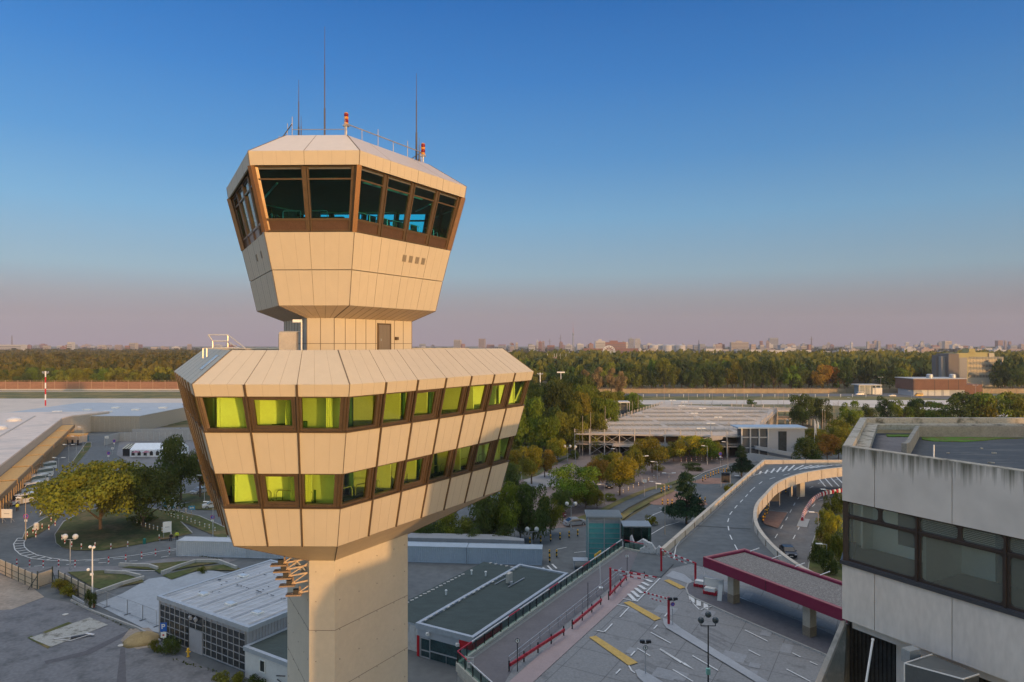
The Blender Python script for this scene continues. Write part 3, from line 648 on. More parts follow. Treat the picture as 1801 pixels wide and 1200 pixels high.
# painted lines
pm = MB()
def line(pts, w, z, at=None, dash=None, m=0, mb=None):
    mb = mb or pm; zz = z if at is None else at
    P = [G(x, y, zz) for x, y in pts]
    wline(P, w, z, dash, m, mb)
def wline(P, w, z, dash=None, m=0, mb=None):
    mb = mb or pm; carry = 0
    for a, b in zip(P, P[1:]):
        a, b = Vector((a[0], a[1], z)), Vector((b[0], b[1], z)); L_ = (b-a).length; d = (b-a)/L_; n = Vector((-d.y, d.x, 0))*w/2
        segs = [(0, L_)] if not dash else []
        if dash:
            s_ = -carry
            while s_ < L_:
                lo_, hi_ = max(0, s_), min(L_, s_+dash[0])
                if hi_ > lo_: segs.append((lo_, hi_))
                s_ += dash[0]+dash[1]
            carry = L_-(s_-dash[0]-dash[1])
        for s0, s1 in segs: mb.poly([a+d*s0-n, a+d*s1-n, a+d*s1+n, a+d*s0+n], m)
def dl(pts, w=.14, **k): line([zk(*p) for p in pts], w, ZD+.075, at=ZD, **k)
for k in range(7):                                      # striped box on the plaza
    dl([(250+27*k, 475-23*k), (303+27*k, 530-30*k)], .45)
dl([(205, 512), (315, 536), (500, 350)], .14); 
for q in (((160, 560), (255, 580), (180, 660)), ((0, 765), (58, 777), (122, 712)), ((425, 780), (585, 868)), ((318, 905), (420, 967)), ((755, 965), (960, 1084)), ((600, 1075), (760, 1171)),
          ((1170, 762), (1352, 852)), ((1200, 920), (1290, 966)), ((1545, 943), (1612, 977)), ((1685, 1012), (1745, 1040)), ((1500, 1072), (1690, 1171)), ((450, 752), (478, 722)), ((268, 965), (300, 930)), ((150, 1108), (187, 1070)), ((535, 655), (560, 625)), ((895, 470), (860, 460)), ((1100, 490), (1610, 712), (1800, 790)), ((252, 1045), (275, 1085), (300, 1102)), ((822, 600), (915, 572)), ((500, 917), (665, 1022))): dl(q)
dl([(500, 912), (690, 1028)], .16)
a_, b_, c_ = [G(*zk(*p), ZD) for p in ((694, 1020), (674, 1030), (770, 1078))]; pm.poly([(p.x, p.y, ZD+.077) for p in (a_, c_, b_)])
for x in (755, 805, 862): dl([(x, 490+(x-755)*.5), (x, 545+(x-755)*.5)], .5)
dl([(750, 480), (735, 430), (720, 400), (715, 440), (740, 530), (810, 600)], .12)
for q in (((1096.7, 1061), (1107.8, 1058.5), (1163, 1089), (1151, 1093)), ((1167.8, 1022), (1176.7, 1020), (1206, 1034.5), (1196, 1037)), ((1036, 1122), (1048, 1119.5), (1122, 1167), (1105.6, 1172))):
    P = [G(x, y, ZD) for x, y in q]; pm.poly([(p.x, p.y, ZD+.08) for p in P], 1)
# slab joints, tyre tracks and sealed cracks
jm = MB(); uu = Vector((.5, .866, 0)); vv_ = Vector((.866, -.5, 0)); c0 = Vector((14, 62, 0))
for k in range(-4, 9):
    a = c0+uu*(k*4.2); jm.poly([a-vv_*9+uu*.03+Vector((0, 0, ZD+.009)), a+vv_*16+uu*.03+Vector((0, 0, ZD+.009)), a+vv_*16-uu*.03+Vector((0, 0, ZD+.009)), a-vv_*9-uu*.03+Vector((0, 0, ZD+.009))])
for k in range(-2, 5):
    a = c0+vv_*(k*4.2); jm.poly([a-uu*14+vv_*.03+Vector((0, 0, ZD+.0095)), a+uu*26+vv_*.03+Vector((0, 0, ZD+.0095)), a+uu*26-vv_*.03+Vector((0, 0, ZD+.0095)), a-uu*14-vv_*.03+Vector((0, 0, ZD+.0095))])
jm.build('slab_joints', mat('joint_dark', (.13, .13, .13)), kind='structure')
tk_ = MB(); rs = random.Random(12)
for k in range(26):
    px, py = rs.uniform(1120, 1420), rs.uniform(1060, 1200); p = G(px, py, ZD); L_ = rs.uniform(1.5, 5); w_ = rs.uniform(.12, .3); d = (Vector((.5, -.866, 0)) if rs.random() < .7 else Vector((.8, -.6, 0)))
    n = Vector((-d.y, d.x, 0))*w_; tk_.poly([Vector((q.x, q.y, ZD+.0105+.0002*k)) for q in (p-n, p+d*L_*.5-n*.6, p+d*L_, p+d*L_*.5+n*1.4, p+n*.8)])
tk_.build('tyre_stains', mat('stain_dark', (.185, .185, .183), var=.2, scale=4), kind='structure')
ck = MB()
for a, b_ in (((1215, 925), (1320, 931)),):
    A_, B_ = G(*a, ZD), G(*b_, ZD); d = B_-A_; n = Vector((-d.y, d.x, 0)).normalized()*.22; ck.poly([Vector((q.x, q.y, ZD+.045)) for q in (A_-n, B_-n, B_+n, A_+n)])
ck.build('sealed_crack', mat('tar', (.05, .055, .055)), kind='structure')
# bridge dashes and edge line
P = [G(x, y, ZD) for x, y in ((1297, 968), (1290, 955), (1283, 940), (1279.5, 920), (1284, 905), (1296, 890), (1310, 876), (1322, 862), (1340, 848), (1360, 841), (1395, 832), (1440, 827), (1480, 824))]
wline(P[:8], .16, ZD+.06, (2.6, 2.6)); wline(P[7:], .16, ZD+.06, (3, 3.6))
P = [G(x, y, ZD) for x, y in ((1315, 841), (1340, 832), (1370, 827), (1420, 821), (1480, 817))]; wline(P, .16, ZD+.06)
L0, L1 = G(1325, 836, ZD), G(1480, 817.5, ZD)
for k in range(24):
    t = k/16; a = L0.lerp(L1, t) if t <= 1 else Vector((L1.x+(t-1)*40, L1.y, 0)); b = (a.x+min(5.5, 1.2+k*.55), min(a.y+min(9, 3+k*.8), 165.6)); wline([a, b], .4, ZD+.06)
P = [zk(*p) for p in ((655, 55), (625, 100), (610, 190))]; line(P, .14, ZD+.06, at=ZD)
# lower street lines
for pts, d in ((((1079, 924), (1137, 884), (1186, 863)), None), (((1212, 845), (1240, 830), (1282, 816)), None), (((1105, 937), (1150, 905), (1180, 893), (1200, 900)), None), (((1128, 950), (1170, 925), (1195, 918)), None),
               (((1160, 893), (1195, 903)), None), (((150, 987), (230, 981), (300, 969), (370, 957)), (2, 2)), (((60, 996), (250, 986), (330, 972)), (1.2, 3.4)), (((215, 1003), (275, 1004)), None), (((1010, 972), (1045, 968)), (3, 2)), (((980, 966), (1010, 960)), (2, 2))):
    line(pts, .16, .13, dash=d)
oc_ = [G(*q) for q in ((31, 948), (24, 958), (26, 968), (36, 977), (56, 984), (85, 987), (120, 988), (170, 985), (230, 979), (300, 968), (370, 957))]; ic_ = [G(*q) for q in ((46, 948), (42, 956), (43, 963), (50, 970), (64, 977), (90, 983), (120, 987))]
wline(oc_, .16, .13); wline(ic_, .16, .13)
def along(P, t):
    Ls = [(b-a).length for a, b in zip(P, P[1:])]; d = t*sum(Ls)
    for a, b, l in zip(P, P[1:], Ls):
        if d <= l: return a.lerp(b, d/l)
        d -= l
    return P[-1]
for k in range(12): wline([along(oc_[:7], k/12), along(ic_, k/12)], .3, .13)
line([(1347, 985), (1352, 965), (1370, 935), (1385, 910), (1398, 885), (1412, 865), (1440, 850), (1480, 842)], .16, .15, dash=(3, 4)); line([(1395, 948), (1420, 900), (1440, 880), (1500, 862)], .16, .15, dash=(3, 4))
for k in range(6): line([(1435+11*k, 836), (1452+12*k, 856)], .3, .15)
for k in range(3): line([(955+8*k, 998-3*k), (963+8*k, 1006-3*k)], .3, .13)
pm.build('road_markings', [paint, ypaint], kind='structure')
# parapets of the bridge
def parapet(name, pts, z0, z1, w, label, tilt=0):
    mb = MB(); P = [Vector((x, y, 0)) for x, y in pts]; n = len(P); rings = []
    for i, p in enumerate(P):
        d = (P[min(i+1, n-1)]-P[max(i-1, 0)]).normalized(); nn = Vector((-d.y, d.x, 0))
        c = 1/max(.5, (P[min(i+1, n-1)]-p).normalized().dot(d) if i < n-1 else 1)
        rings.append([p+nn*(-w/2-tilt)*c+Vector((0, 0, z0)), p+nn*w/2*c+Vector((0, 0, z0)), p+nn*w/2*c+Vector((0, 0, z1-.12)), p+nn*(w/2+.07)*c+Vector((0, 0, z1-.12)), p+nn*(w/2+.07)*c+Vector((0, 0, z1)), p+nn*(-w/2-.07)*c+Vector((0, 0, z1)), p+nn*(-w/2-.07)*c+Vector((0, 0, z1-.12)), p+nn*(-w/2)*c+Vector((0, 0, z1-.12))])
    mb.loft(rings); acc = 0
    for a, b_ in zip(P, P[1:]):
        d = (b_-a); L_ = d.length; t = -acc
        while t < L_:
            if t >= 0: q = a.lerp(b_, t/L_); mb.box((q.x, q.y, (z0+z1)/2), (.05, w+.19, z1-z0+.03), 1, atan2(d.y, d.x))
            t += 5.5
        acc = L_-(t-5.5)
    o = mb.build(name, [cpar, mat('joint_brown', (.24, .19, .14))]); return tag(o, label, 'parapet')
parapet('bridge_parapet', [(20.9, 95), (61.9, 167.6), (140, 167.6)], ZD-1.2, ZD+1.0, .4, 'long straight concrete parapet on the outer side of the raised road')
sm = []                                                # smooth the inner curve
Q = [Vector(p) for p in bridge_in[:14]]; Q = [Vector((140, 160.5))]+Q
for i in range(len(Q)-1):
    p0, p1, p2, p3 = Q[max(i-1, 0)], Q[i], Q[i+1], Q[min(i+2, len(Q)-1)]
    for k in range(4):
        t = k/4; sm.append(tuple(.5*((2*p1)+(p2-p0)*t+(2*p0-5*p1+4*p2-p3)*t*t+(3*p1-p0-3*p2+p3)*t**3)))
parapet('bridge_parapet', sm, ZD-1.1, ZD+1.0, .42, 'curved concrete parapet on the inner side of the raised road')
for x, y, lb in ((66, 156, 'concrete bridge pier nearest the lit parapet bend'), (92, 163, 'concrete bridge pier close to the grey concrete building')):
    mb = MB(); mb.box((x, y, 2.3), (1.6, 1.0, 4.6), 0, radians(30)); mb.box((x-2.2, y, 2.3), (.5, .5, 4.6), 0, radians(30)); mb.build('bridge_pier', cpar, label=lb, cat='pier')
# ================================================================== CONCRETE BUILDING AT THE RIGHT
def frm(o, ux): # local frame: origin o(x,y), direction ux -> function (s, t, z) -> world
    u = Vector((cos(ux), sin(ux))); v = Vector((-sin(ux), cos(ux)))
    return lambda s, t, z=0: Vector((o[0]+u.x*s+v.x*t, o[1]+u.y*s+v.y*t, z))
cgrey = mat('fair_concrete', (.62, .58, .525), rough=.9, var=.10, scale=.9, stretch=(1, 1, .35), bump=.12)
# rain streaks below the parapet: dark stain with a shape of its own
m = bpy.data.materials.new('stained_concrete'); m.use_nodes = True; N = m.node_tree.nodes; L = m.node_tree.links; b = N["Principled BSDF"]; b.inputs['Roughness'].default_value = .9
tc = N.new('ShaderNodeTexCoord'); mp = N.new('ShaderNodeMapping'); mp.inputs['Scale'].default_value = (7, 7, .25); L.new(tc.outputs['Object'], mp.inputs[0])
nz = N.new('ShaderNodeTexNoise'); nz.inputs['Scale'].default_value = 1.2; nz.inputs['Detail'].default_value = 8; L.new(mp.outputs[0], nz.inputs['Vector'])
sx = N.new('ShaderNodeSeparateXYZ'); L.new(tc.outputs['Object'], sx.inputs[0])
mr = N.new('ShaderNodeMapRange'); mr.inputs[1].default_value = 30.25; mr.inputs[2].default_value = 31.25; mr.inputs[3].default_value = -.32; mr.inputs[4].default_value = .22; L.new(sx.outputs[2], mr.inputs[0])
ad = N.new('ShaderNodeMath'); ad.operation = 'ADD'; L.new(nz.outputs[0], ad.inputs[0]); L.new(mr.outputs[0], ad.inputs[1])
rp = N.new('ShaderNodeValToRGB'); rp.color_ramp.elements[0].position = .42; rp.color_ramp.elements[0].color = (.63, .59, .535, 1); rp.color_ramp.elements[1].position = .78; rp.color_ramp.elements[1].color = (.15, .145, .11, 1)
L.new(ad.outputs[0], rp.inputs[0])
n2 = N.new('ShaderNodeTexNoise'); n2.inputs['Scale'].default_value = 1.3; n2.inputs['Detail'].default_value = 8; L.new(tc.outputs['Object'], n2.inputs['Vector'])
m2 = N.new('ShaderNodeMapRange'); m2.inputs[3].default_value = .8; m2.inputs[4].default_value = 1.15; L.new(n2.outputs[0], m2.inputs[0]); vm = N.new('ShaderNodeVectorMath'); vm.operation = 'SCALE'; L.new(rp.outputs[0], vm.inputs[0]); L.new(m2.outputs[0], vm.inputs['Scale'])
L.new(vm.outputs[0], b.inputs['Base Color'])
stain = m
brownf = mat('brown_window_frame', (.055, .042, .036), rough=.45, metal=.2, var=.12)
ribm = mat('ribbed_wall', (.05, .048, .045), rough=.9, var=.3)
roofm = mat('roof_felt', (.06, .065, .07), rough=.8, var=.25, scale=.5, col2=(.11, .11, .105), thr=.6, bump=.5, stretch=(1, 3.5, 1))
mossm = mat('moss', (.08, .17, .015), rough=1, col2=(.12, .09, .03), thr=.55, scale=2, var=.4, bump=.6)
Q0 = Vector((12.1, 25, 0)); RB = empty('concrete_building', Q0, 0, 'grey concrete building with brown window band and flat dark roof at the right edge', 'building')
e1 = Vector((.5, -.866, 0)); n1 = Vector((-.866, -.5, 0)); e2 = Vector((.5, .866, 0)); n2_ = Vector((-.866, .5, 0))
LF = 46.0                                            # length of the front wall, runs on past the camera
foot = [Vector((0, 0, 0)), e1*LF, e1*LF+Vector((30, 0, 0)), Vector((60, 9.6, 0)), e2*11.1]
def wallplate(mb, s0, s1, z0, z1, o0, o1, e, n, m=0):
    a, b_ = e*s0+n*o0, e*s1+n*o0; c, d = e*s1+n*o1, e*s0+n*o1
    mb.loft([[Vector((p.x, p.y, z0)) for p in (a, b_, c, d)], [Vector((p.x, p.y, z1)) for p in (a, b_, c, d)]], m)
joints = [-.0]+[1.23+2.57*k for k in range(18)]+[LF]
for nm, z0, z1, mt in (('parapet_panels', 29.27, 31.25, stain), ('spandrel_panels', 24.94, 26.95, cgrey)):
    mb = MB()
    for a, b_ in zip(joints, joints[1:]): wallplate(mb, a+(.012 if a > 0 else 0), b_-.012, z0, z1, -.25, 0, e1, n1)
    wallplate(mb, 0, LF, z0+.01, z1-.02, -.30, -.05, e1, n1, 1)
    for a in [2.57*k for k in range(5)]: wallplate(mb, a+(.02 if a else .0), min(11.1, a+2.55), z0, z1, -.25, 0, e2, n2_)
    wallplate(mb, .1, 11.0, z0+.01, z1-.02, -.3, -.05, e2, n2_, 1)
    mb.build(nm, [mt, seam], RB)
mb = MB(); wallplate(mb, -.05, LF, 26.95, 27.08, -.3, .06, e1, n1); wallplate(mb, 0, 11.1, 26.95, 27.08, -.3, .06, e2, n2_); mb.build('sill', mat('dark_sill', (.05, .055, .065), rough=.4), RB)
def rrect(x0, x1, z0, z1, r, n=5):
    P = []
    for cx, cz, a0 in ((x1-r, z1-r, 0), (x0+r, z1-r, 90), (x0+r, z0+r, 180), (x1-r, z0+r, 270)):
        for k in range(n+1): a = radians(a0+90*k/n); P.append((cx+r*cos(a), cz+r*sin(a)))
    return P
def framed(s0, s1, z0, z1, mrg, e, n, par):
    """brown frame with a rounded opening and its pane"""
    inn = rrect(s0+mrg, s1-mrg, z0+mrg, z1-mrg, .13); out = []
    for (x, z) in inn:
        cx, cz = (s0+s1)/2, (z0+z1)/2; dx, dz = x-cx, z-cz; k = min((s1-s0)/2/abs(dx) if dx else 9e9, (z1-z0)/2/abs(dz) if dz else 9e9); out.append((cx+dx*k, cz+dz*k))
    crn = [(s1, z1), (s0, z1), (s0, z0), (s1, z0)]
    for k, c in enumerate(crn): out[k*6+3 if False else k*6+2] = c
    def P(x, z, o): v = e*x+n*o; return (v.x, v.y, z)
    mb = MB(); m_ = len(inn)
    mb.add([P(x, z, -.10) for x, z in out]+[P(x, z, -.10) for x, z in inn]+[P(x, z, -.2) for x, z in inn], [[i, (i+1) % m_, m_+(i+1) % m_, m_+i] for i in range(m_)]+[[m_+i, m_+(i+1) % m_, 2*m_+(i+1) % m_, 2*m_+i] for i in range(m_)])
    o = mb.build('window', brownf, par)
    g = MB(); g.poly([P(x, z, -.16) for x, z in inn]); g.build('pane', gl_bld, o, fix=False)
for k in range(17):
    s0, s1 = .05+2.62*k, .05+2.62*(k+1)-.02
    framed(s0, s1, 27.08, 28.72, .085, e1, n1, RB)
    for j in range(2): h_ = (s1-s0)/2; framed(s0+h_*j, s0+h_*(j+1), 28.72, 29.27, .055, e1, n1, RB)
mb = MB()
for k in range(18): wallplate(mb, .03+2.62*k-.03, .03+2.62*k+.03, 27.08, 29.27, -.12, -.04, e1, n1)
wallplate(mb, 0, LF, 28.69, 28.75, -.12, -.06, e1, n1)
for k in range(5): wallplate(mb, 2.6*k, 2.6*k+.12, 27.08, 29.27, -.2, -.04, e2, n2_)
mb.build('mullions', brownf, RB)
mb = MB(); wallplate(mb, .1, 11, 27.08, 29.27, -.16, -.14, e2, n2_); mb.build('side_glazing', gl_clear, RB)
# room behind the windows
mb = MB(); ins = [Vector((.6, .3, 0)), e1*LF+Vector((1, .5, 0)), e1*LF+Vector((8, .5, 0)), Vector((8.5, 9.2, 0)), e2*10.6+Vector((.4, 0, 0))]
mb.prism([(p.x, p.y) for p in ins], 26.8, 27.0, 0); mb.prism([(p.x, p.y) for p in ins], 29.2, 29.26, 1)
mb.build('floor', [mat('room_carpet', (.09, .09, .095)), mat('room_ceiling', (.8, .8, .78))], RB)
mb = MB(); off = -n1*2.6
def inw(a, b_, z0=27.0, z1=29.2, w=.12, m=0): mb.bar((a.x, a.y, (z0+z1)/2), (b_.x, b_.y, (z0+z1)/2), w, z1-z0, m)
a_ = e1*-1.5+off; inw(a_+Vector((0, 0, 0)), e1*LF+off)
for s_ in (2.75, 9.2, 15, 22): p = e1*s_-n1*.35; inw(p, p-n1*2.2)
inw(e2*2.2+Vector((.5, -.2, 0)), e2*2.2+Vector((3.2, -.2, 0)))
mb.build('room_wall', mat('room_paint', (.86, .90, .82), var=.04), RB)
mb = MB()
for s_ in (1.1, 4.4, 6.3, 10.5): p = e1*s_+off+n1*.1; mb.box((p.x, p.y, 28.05 if s_ < 2 else 28.0), (.03, 1.0, 1.2 if s_ < 2 else 2.0), 0, atan2(n1.y, n1.x))
mb.build('doorway', mat('dim_opening', (.05, .065, .07)), RB)
mb = MB()                              # blinds in the transom row
for k in range(2, 26):
    s0 = 1.31*k+.1
    for j in range(9): wallplate(mb, s0, s0+1.15, 28.76+.055*j, 28.79+.055*j, -.28, -.24, e1, n1)
mb.build('blind', mat('blind_slats', (.20, .23, .22)), RB)
# roof: coping, outer walk, inner upstand, sunken felt roof
def offp(P, d):
    n = len(P); out = []
    for i in range(n):
        a, b_, c = P[i-1], P[i], P[(i+1) % n]; u, v = (b_-a).normalized(), (c-b_).normalized(); nu, nv = Vector((-u.y, u.x, 0)), Vector((-v.y, v.x, 0)); k = (nu+nv); out.append(b_+k*(d/(1+nu.dot(nv))))
    return out
Fp = foot
def ring(name, d0, d1, z0, z1, mt):
    A, B_ = offp(Fp, d0), offp(Fp, d1); mb = MB(); n = len(A)
    for i in range(n):
        j = (i+1) % n; q = [A[i], A[j], B_[j], B_[i]]; mb.loft([[Vector((p.x, p.y, z0)) for p in q], [Vector((p.x, p.y, z1)) for p in q]])
    return mb.build(name, mt, RB)
cop = mat('coping', (.40, .36, .29), rough=.95, col2=(.12, .11, .08), thr=.60, scale=2.2, var=.25, bump=.3)
ring('coping', .02, .32, 31.0, 31.27, cop); ring('inner_coping', .325, .8, 30.75, 31.0, cop)
A = offp(Fp, .3); mb = MB(); mb.prism([(p.x, p.y) for p in A], 30.2, 30.5); mb.build('roof_walk', mat('walk_felt', (.17, .155, .15), var=.2, scale=1, bump=.3), RB)
A = offp(Fp, 2.5); A[0] = Vector((3.3, 1.6, 0)); mb = MB(); A2 = [Vector((p.x, p.y, 0)) for p in A]
mb.prism([(p.x, p.y) for p in A2], 30.4, 30.62); mb.build('felt_roof', roofm, RB)
mb = MB(); P = [(A2[0]), A2[4], A2[3]]
for a_, b_ in zip(P, P[1:]): mb.bar((a_.x, a_.y, 30.78), (b_.x, b_.y, 30.78), .16, .72)
mb.bar((A2[0].x, A2[0].y, 30.80), (A2[0].x-.32, A2[0].y-.35, 30.80), .18, .74)
mb.build('roof_upstand', mat('upstand', (.26, .24, .20), rough=.95, var=.2, scale=2), RB)
mb = MB(); c = A2[4]; rs = random.Random(8)
pts = [(c.x+.1, c.y-.15), (c.x+1.6, c.y-.2), (c.x+3.0, c.y-.25), (c.x+4.6, c.y-.5), (c.x+3.2, c.y-.8), (c.x+2.2, c.y-1.3), (c.x+1.0, c.y-1.7), (c.x-.2, c.y-1.5), (c.x-.4, c.y-1.0)]
mb.prism(pts, 30.6, 30.65); p = e2*10.2
mb.prism([(p.x+.9, p.y-.9), (p.x+1.3, p.y-.1), (p.x+3.4, p.y-.3), (p.x+2.8, p.y-.9)], 30.48, 30.54); mb.build('moss', mossm, RB)
mb = MB(); rs = random.Random(4)
for k in range(16): x, y = rs.uniform(3, 10), rs.uniform(-4, 6); mb.box((x+2, y, 30.64), (rs.uniform(.05, .22), .08, .05), 0, rs.random()*3)
mb.build('litter', [cop], RB)
mb = MB(); p = AT(1633, 805, 22.3)-Q0; p += Vector((.25, .12, 0)); mb.tube((p.x, p.y, 30.9), (p.x, p.y, 31.68), .022); mb.tube((p.x, p.y, 31.0), (p.x, p.y, 31.06), .06); mb.build('roof_rod', white, RB)
# recessed storey beneath, sloping cheek wall, roof lantern
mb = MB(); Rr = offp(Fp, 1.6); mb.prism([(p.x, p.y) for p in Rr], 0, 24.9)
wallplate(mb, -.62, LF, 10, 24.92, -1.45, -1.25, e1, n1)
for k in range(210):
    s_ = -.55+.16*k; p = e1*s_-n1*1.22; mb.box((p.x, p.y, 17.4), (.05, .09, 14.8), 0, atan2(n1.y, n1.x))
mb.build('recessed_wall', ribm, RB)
mb = MB(); wallplate(mb, 1.5, 3.4, 10, 24.92, -1.2, -.85, e1, n1); wallplate(mb, .2, LF, 24.6, 24.93, -1.2, -.3, e1, n1); mb.build('concrete_pier', cgrey, RB)
mb = MB()
A0, A1 = AT(1479, 1092, 25.2)-Q0, AT(1428, 1212, 24.0)-Q0; th = Vector((.20, .02, 0)); dp = Vector((0, 0, -9))
A1 = A0+(A1-A0)*3
mb.loft([[A0, A0+th, A0+th+dp, A0+dp], [A1, A1+th*1.6, A1+th*1.6+dp, A1+dp]])
mb.build('sloping_cheek_wall', mat('weathered_concrete', (.50, .47, .43), col2=(.34, .33, .30), thr=.6, scale=1.3, rough=.9, bump=.2), RB)
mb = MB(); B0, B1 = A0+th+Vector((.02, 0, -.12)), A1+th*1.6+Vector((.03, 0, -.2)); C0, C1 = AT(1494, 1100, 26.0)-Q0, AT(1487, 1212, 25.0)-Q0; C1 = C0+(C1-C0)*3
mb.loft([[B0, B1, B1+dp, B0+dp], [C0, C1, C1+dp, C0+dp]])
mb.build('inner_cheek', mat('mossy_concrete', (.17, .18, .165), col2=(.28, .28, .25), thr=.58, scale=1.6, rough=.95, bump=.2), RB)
mb = MB(); a_, b_ = AT(1535, 1126, 22.5)-Q0, AT(1521, 1215, 21.8)-Q0; mb.tube(a_, b_, .035); mb.tube(a_, a_+Vector((0, 0, .04)), .05); mb.build('handrail_pole', white, RB)
# glazed lantern on the lower roof
mb = MB(); c = [AT(x, y, D)-Q0 for x, y, D in ((1591, 1168, 20.2), (1694, 1196, 18.4), (1722, 1187, 20.6), (1640, 1152, 22.2))]
mb.loft([[p+Vector((0, 0, -2)) for p in c], [p for p in c]]); mb.build('lantern', mat('lantern_metal', (.10, .11, .11), rough=.4), RB)
mb = MB()
for a_, b_ in ((c[0], c[1]), (c[1], c[2]), (c[0], c[3])): mb.bar(a_+Vector((0, 0, .02)), b_+Vector((0, 0, .02)), .03, .03)
mb.bar(c[0], c[0]+Vector((0, 0, -2)), .035, .035); mb.build('lantern_trim', white, RB)
mb = MB(); c0 = AT(1602, 1152, 22)-Q0; mb.box(c0, (.5, .3, .42), 0, .4); mb.build('meter_box', mat('meter_grey', (.33, .34, .33)), RB)

# ================================================================== MIDDLE DISTANCE BUILDINGS
def box_building(name, F_, Lx, Ly, z0, z1, wallm, roofm_, label, over=.15, par=.0, root=None):
    r = root or empty(name, F_(Lx/2, Ly/2, 0), 0, label, 'building'); o = r.location
    mb = MB(); P = [F_(*p)-o for p in ((0, 0), (Lx, 0), (Lx, Ly), (0, Ly))]
    mb.prism([(p.x, p.y) for p in P], z0, z1-.02); mb.build('wall', wallm, r)
    mb = MB(); P = [F_(*p)-o for p in ((-over, -over), (Lx+over, -over), (Lx+over, Ly+over), (-over, Ly+over))]
    if par:
        mb.prism([((p.x), (p.y)) for p in [F_(*q)-o for q in ((.2, .2), (Lx-.2, .2), (Lx-.2, Ly-.2), (.2, Ly-.2))]], z1-.1, z1-par, 1) if par < 0 else None
        I = [F_(*p)-o for p in ((.25, .25), (Lx-.25, .25), (Lx-.25, Ly-.25), (.25, Ly-.25))]
        for i in range(4):
            j = (i+1) % 4; q = [P[i], P[j], I[j], I[i]]; mb.loft([[Vector((p.x, p.y, z1-.35)) for p in q], [Vector((p.x, p.y, z1+par)) for p in q]])
        mb.prism([(p.x, p.y) for p in I], z1-.1, z1+.04, 1)
    else: mb.prism([(p.x, p.y) for p in P], z1, z1+.2, 0, 1)
    mb.build('roof', roofm_, r)
    return r, o
corr = mat('corrugated_grey', (.36, .36, .37), rough=.5, metal=.1, var=.08)
flashm = mat('flashing', (.40, .43, .46), rough=.5, metal=.2)
felt = mat('felt_dark', (.05, .068, .062), rough=.85, var=.22, scale=.5, stretch=(1, 3, 1), bump=.2)
palefelt = mat('felt_pale', (.44, .46, .48), rough=.8, var=.2, scale=.5, stretch=(.35, 2.6, 1), bump=.2)
# glazed hall, bottom left
FH = frm((-42.1, 81.3), radians(-32.3)); LH, WH = 16.8, 16.0
hall, o = box_building('glazed_hall', FH, LH, WH, 0, 4.85, corr, [flashm, palefelt], 'flat pale-roofed hall with a wide grid of dark glass panes, left of tower shaft', par=.15)
mb = MB(); dm = MB()
P = lambda s, t, z: FH(s, t, z)-o
for (a, b_) in ((.5, 6.1), (6.3, 8.7), (8.9, 16.3)):
    if a == 6.3:
        dm.loft([[P(a, -.02, 0), P(b_, -.02, 0), P(b_, -.10, 0), P(a, -.10, 0)], [P(a, -.02, 2.6), P(b_, -.02, 2.6), P(b_, -.10, 2.6), P(a, -.10, 2.6)]]); z0 = 2.7
    else: z0 = .25
    mb.loft([[P(a, -.03, z0), P(b_, -.03, z0), P(b_, -.07, z0), P(a, -.07, z0)], [P(a, -.03, 4.2), P(b_, -.03, 4.2), P(b_, -.07, 4.2), P(a, -.07, 4.2)]])
mb.build('window', mat('dark_glazing', (.035, .04, .042), rough=.12, var=.4, scale=1.2, spec=.6), hall)
dm.build('door', mat('door_grey', (.33, .33, .35)), hall)
mb = MB()
for k in range(17):
    s_ = .5+k*.99
    if 6.2 < s_ < 8.6: continue
    mb.bar(P(s_, -.1, .2), P(s_, -.1, 4.75), .07, .1)
for z in (.25, 1.05, 1.85, 2.65, 3.45, 4.2):
    for a, b_ in ((.5, 6.1), (8.9, 16.3)): mb.bar(P(a, -.1, z), P(b_, -.1, z), .08, .06)
mb.bar(P(6.3, -.1, 3.3), P(8.7, -.1, 3.3), .08, .06); mb.bar(P(7.5, -.1, 2.7), P(7.5, -.1, 4.2), .08, .06)
mb.build('glazing_bars', corr, hall)
for s_, t in ((4.0, 3.2), (9.5, 3.0), (14.3, 3.0), (8.3, 12.0), (2.5, 9.8)):
    mb = MB(); c = P(s_, t, 0); mb.box((c.x, c.y, 4.98), (1.15, .85, .26), 0, radians(-32)); mb.box((c.x, c.y, 5.12), (.95, .65, .1), 1, radians(-32)); mb.build('skylight', [white, mat('skylight_dome', (.5, .55, .6), rough=.2)], hall)
mb = MB()
for s_ in (6.6, 7.6): c = P(s_, -.2, 3.95); mb.tube(c, c+Vector((.25, -.4, 0)), .2, n=12)
mb.build('wall_lamp', corr, hall)
mb = MB()
for k in range(40): c = P(LH+.03, .2+k*.4, 2.4); mb.box(c, (.08, .2, 4.6), 0, radians(-32))
mb.build('ribbed_side', corr, hall)
mb = MB(); rs = random.Random(2)
for k in range(60):
    c = P(rs.uniform(1, 16), rs.choice((7.2, 7.2, 11.5, rs.uniform(1, 15))), 5.06); mb.box(c, (rs.uniform(.1, .35), .12, .03), 0, rs.random()*3)
mb.build('roof_stains', dark, hall, kind='stuff')
mb = MB()
for k in range(16): s_ = .9+k*1.02; mb.bar(P(s_, .4, 5.03), P(s_+.05, WH-.4, 5.03), .05+.1*(k % 3 == 0), .02, k % 2)
mb.build('roof_seams', [mat('seam_grey', (.30, .31, .33)), mat('seam_tan', (.36, .34, .31))], hall)
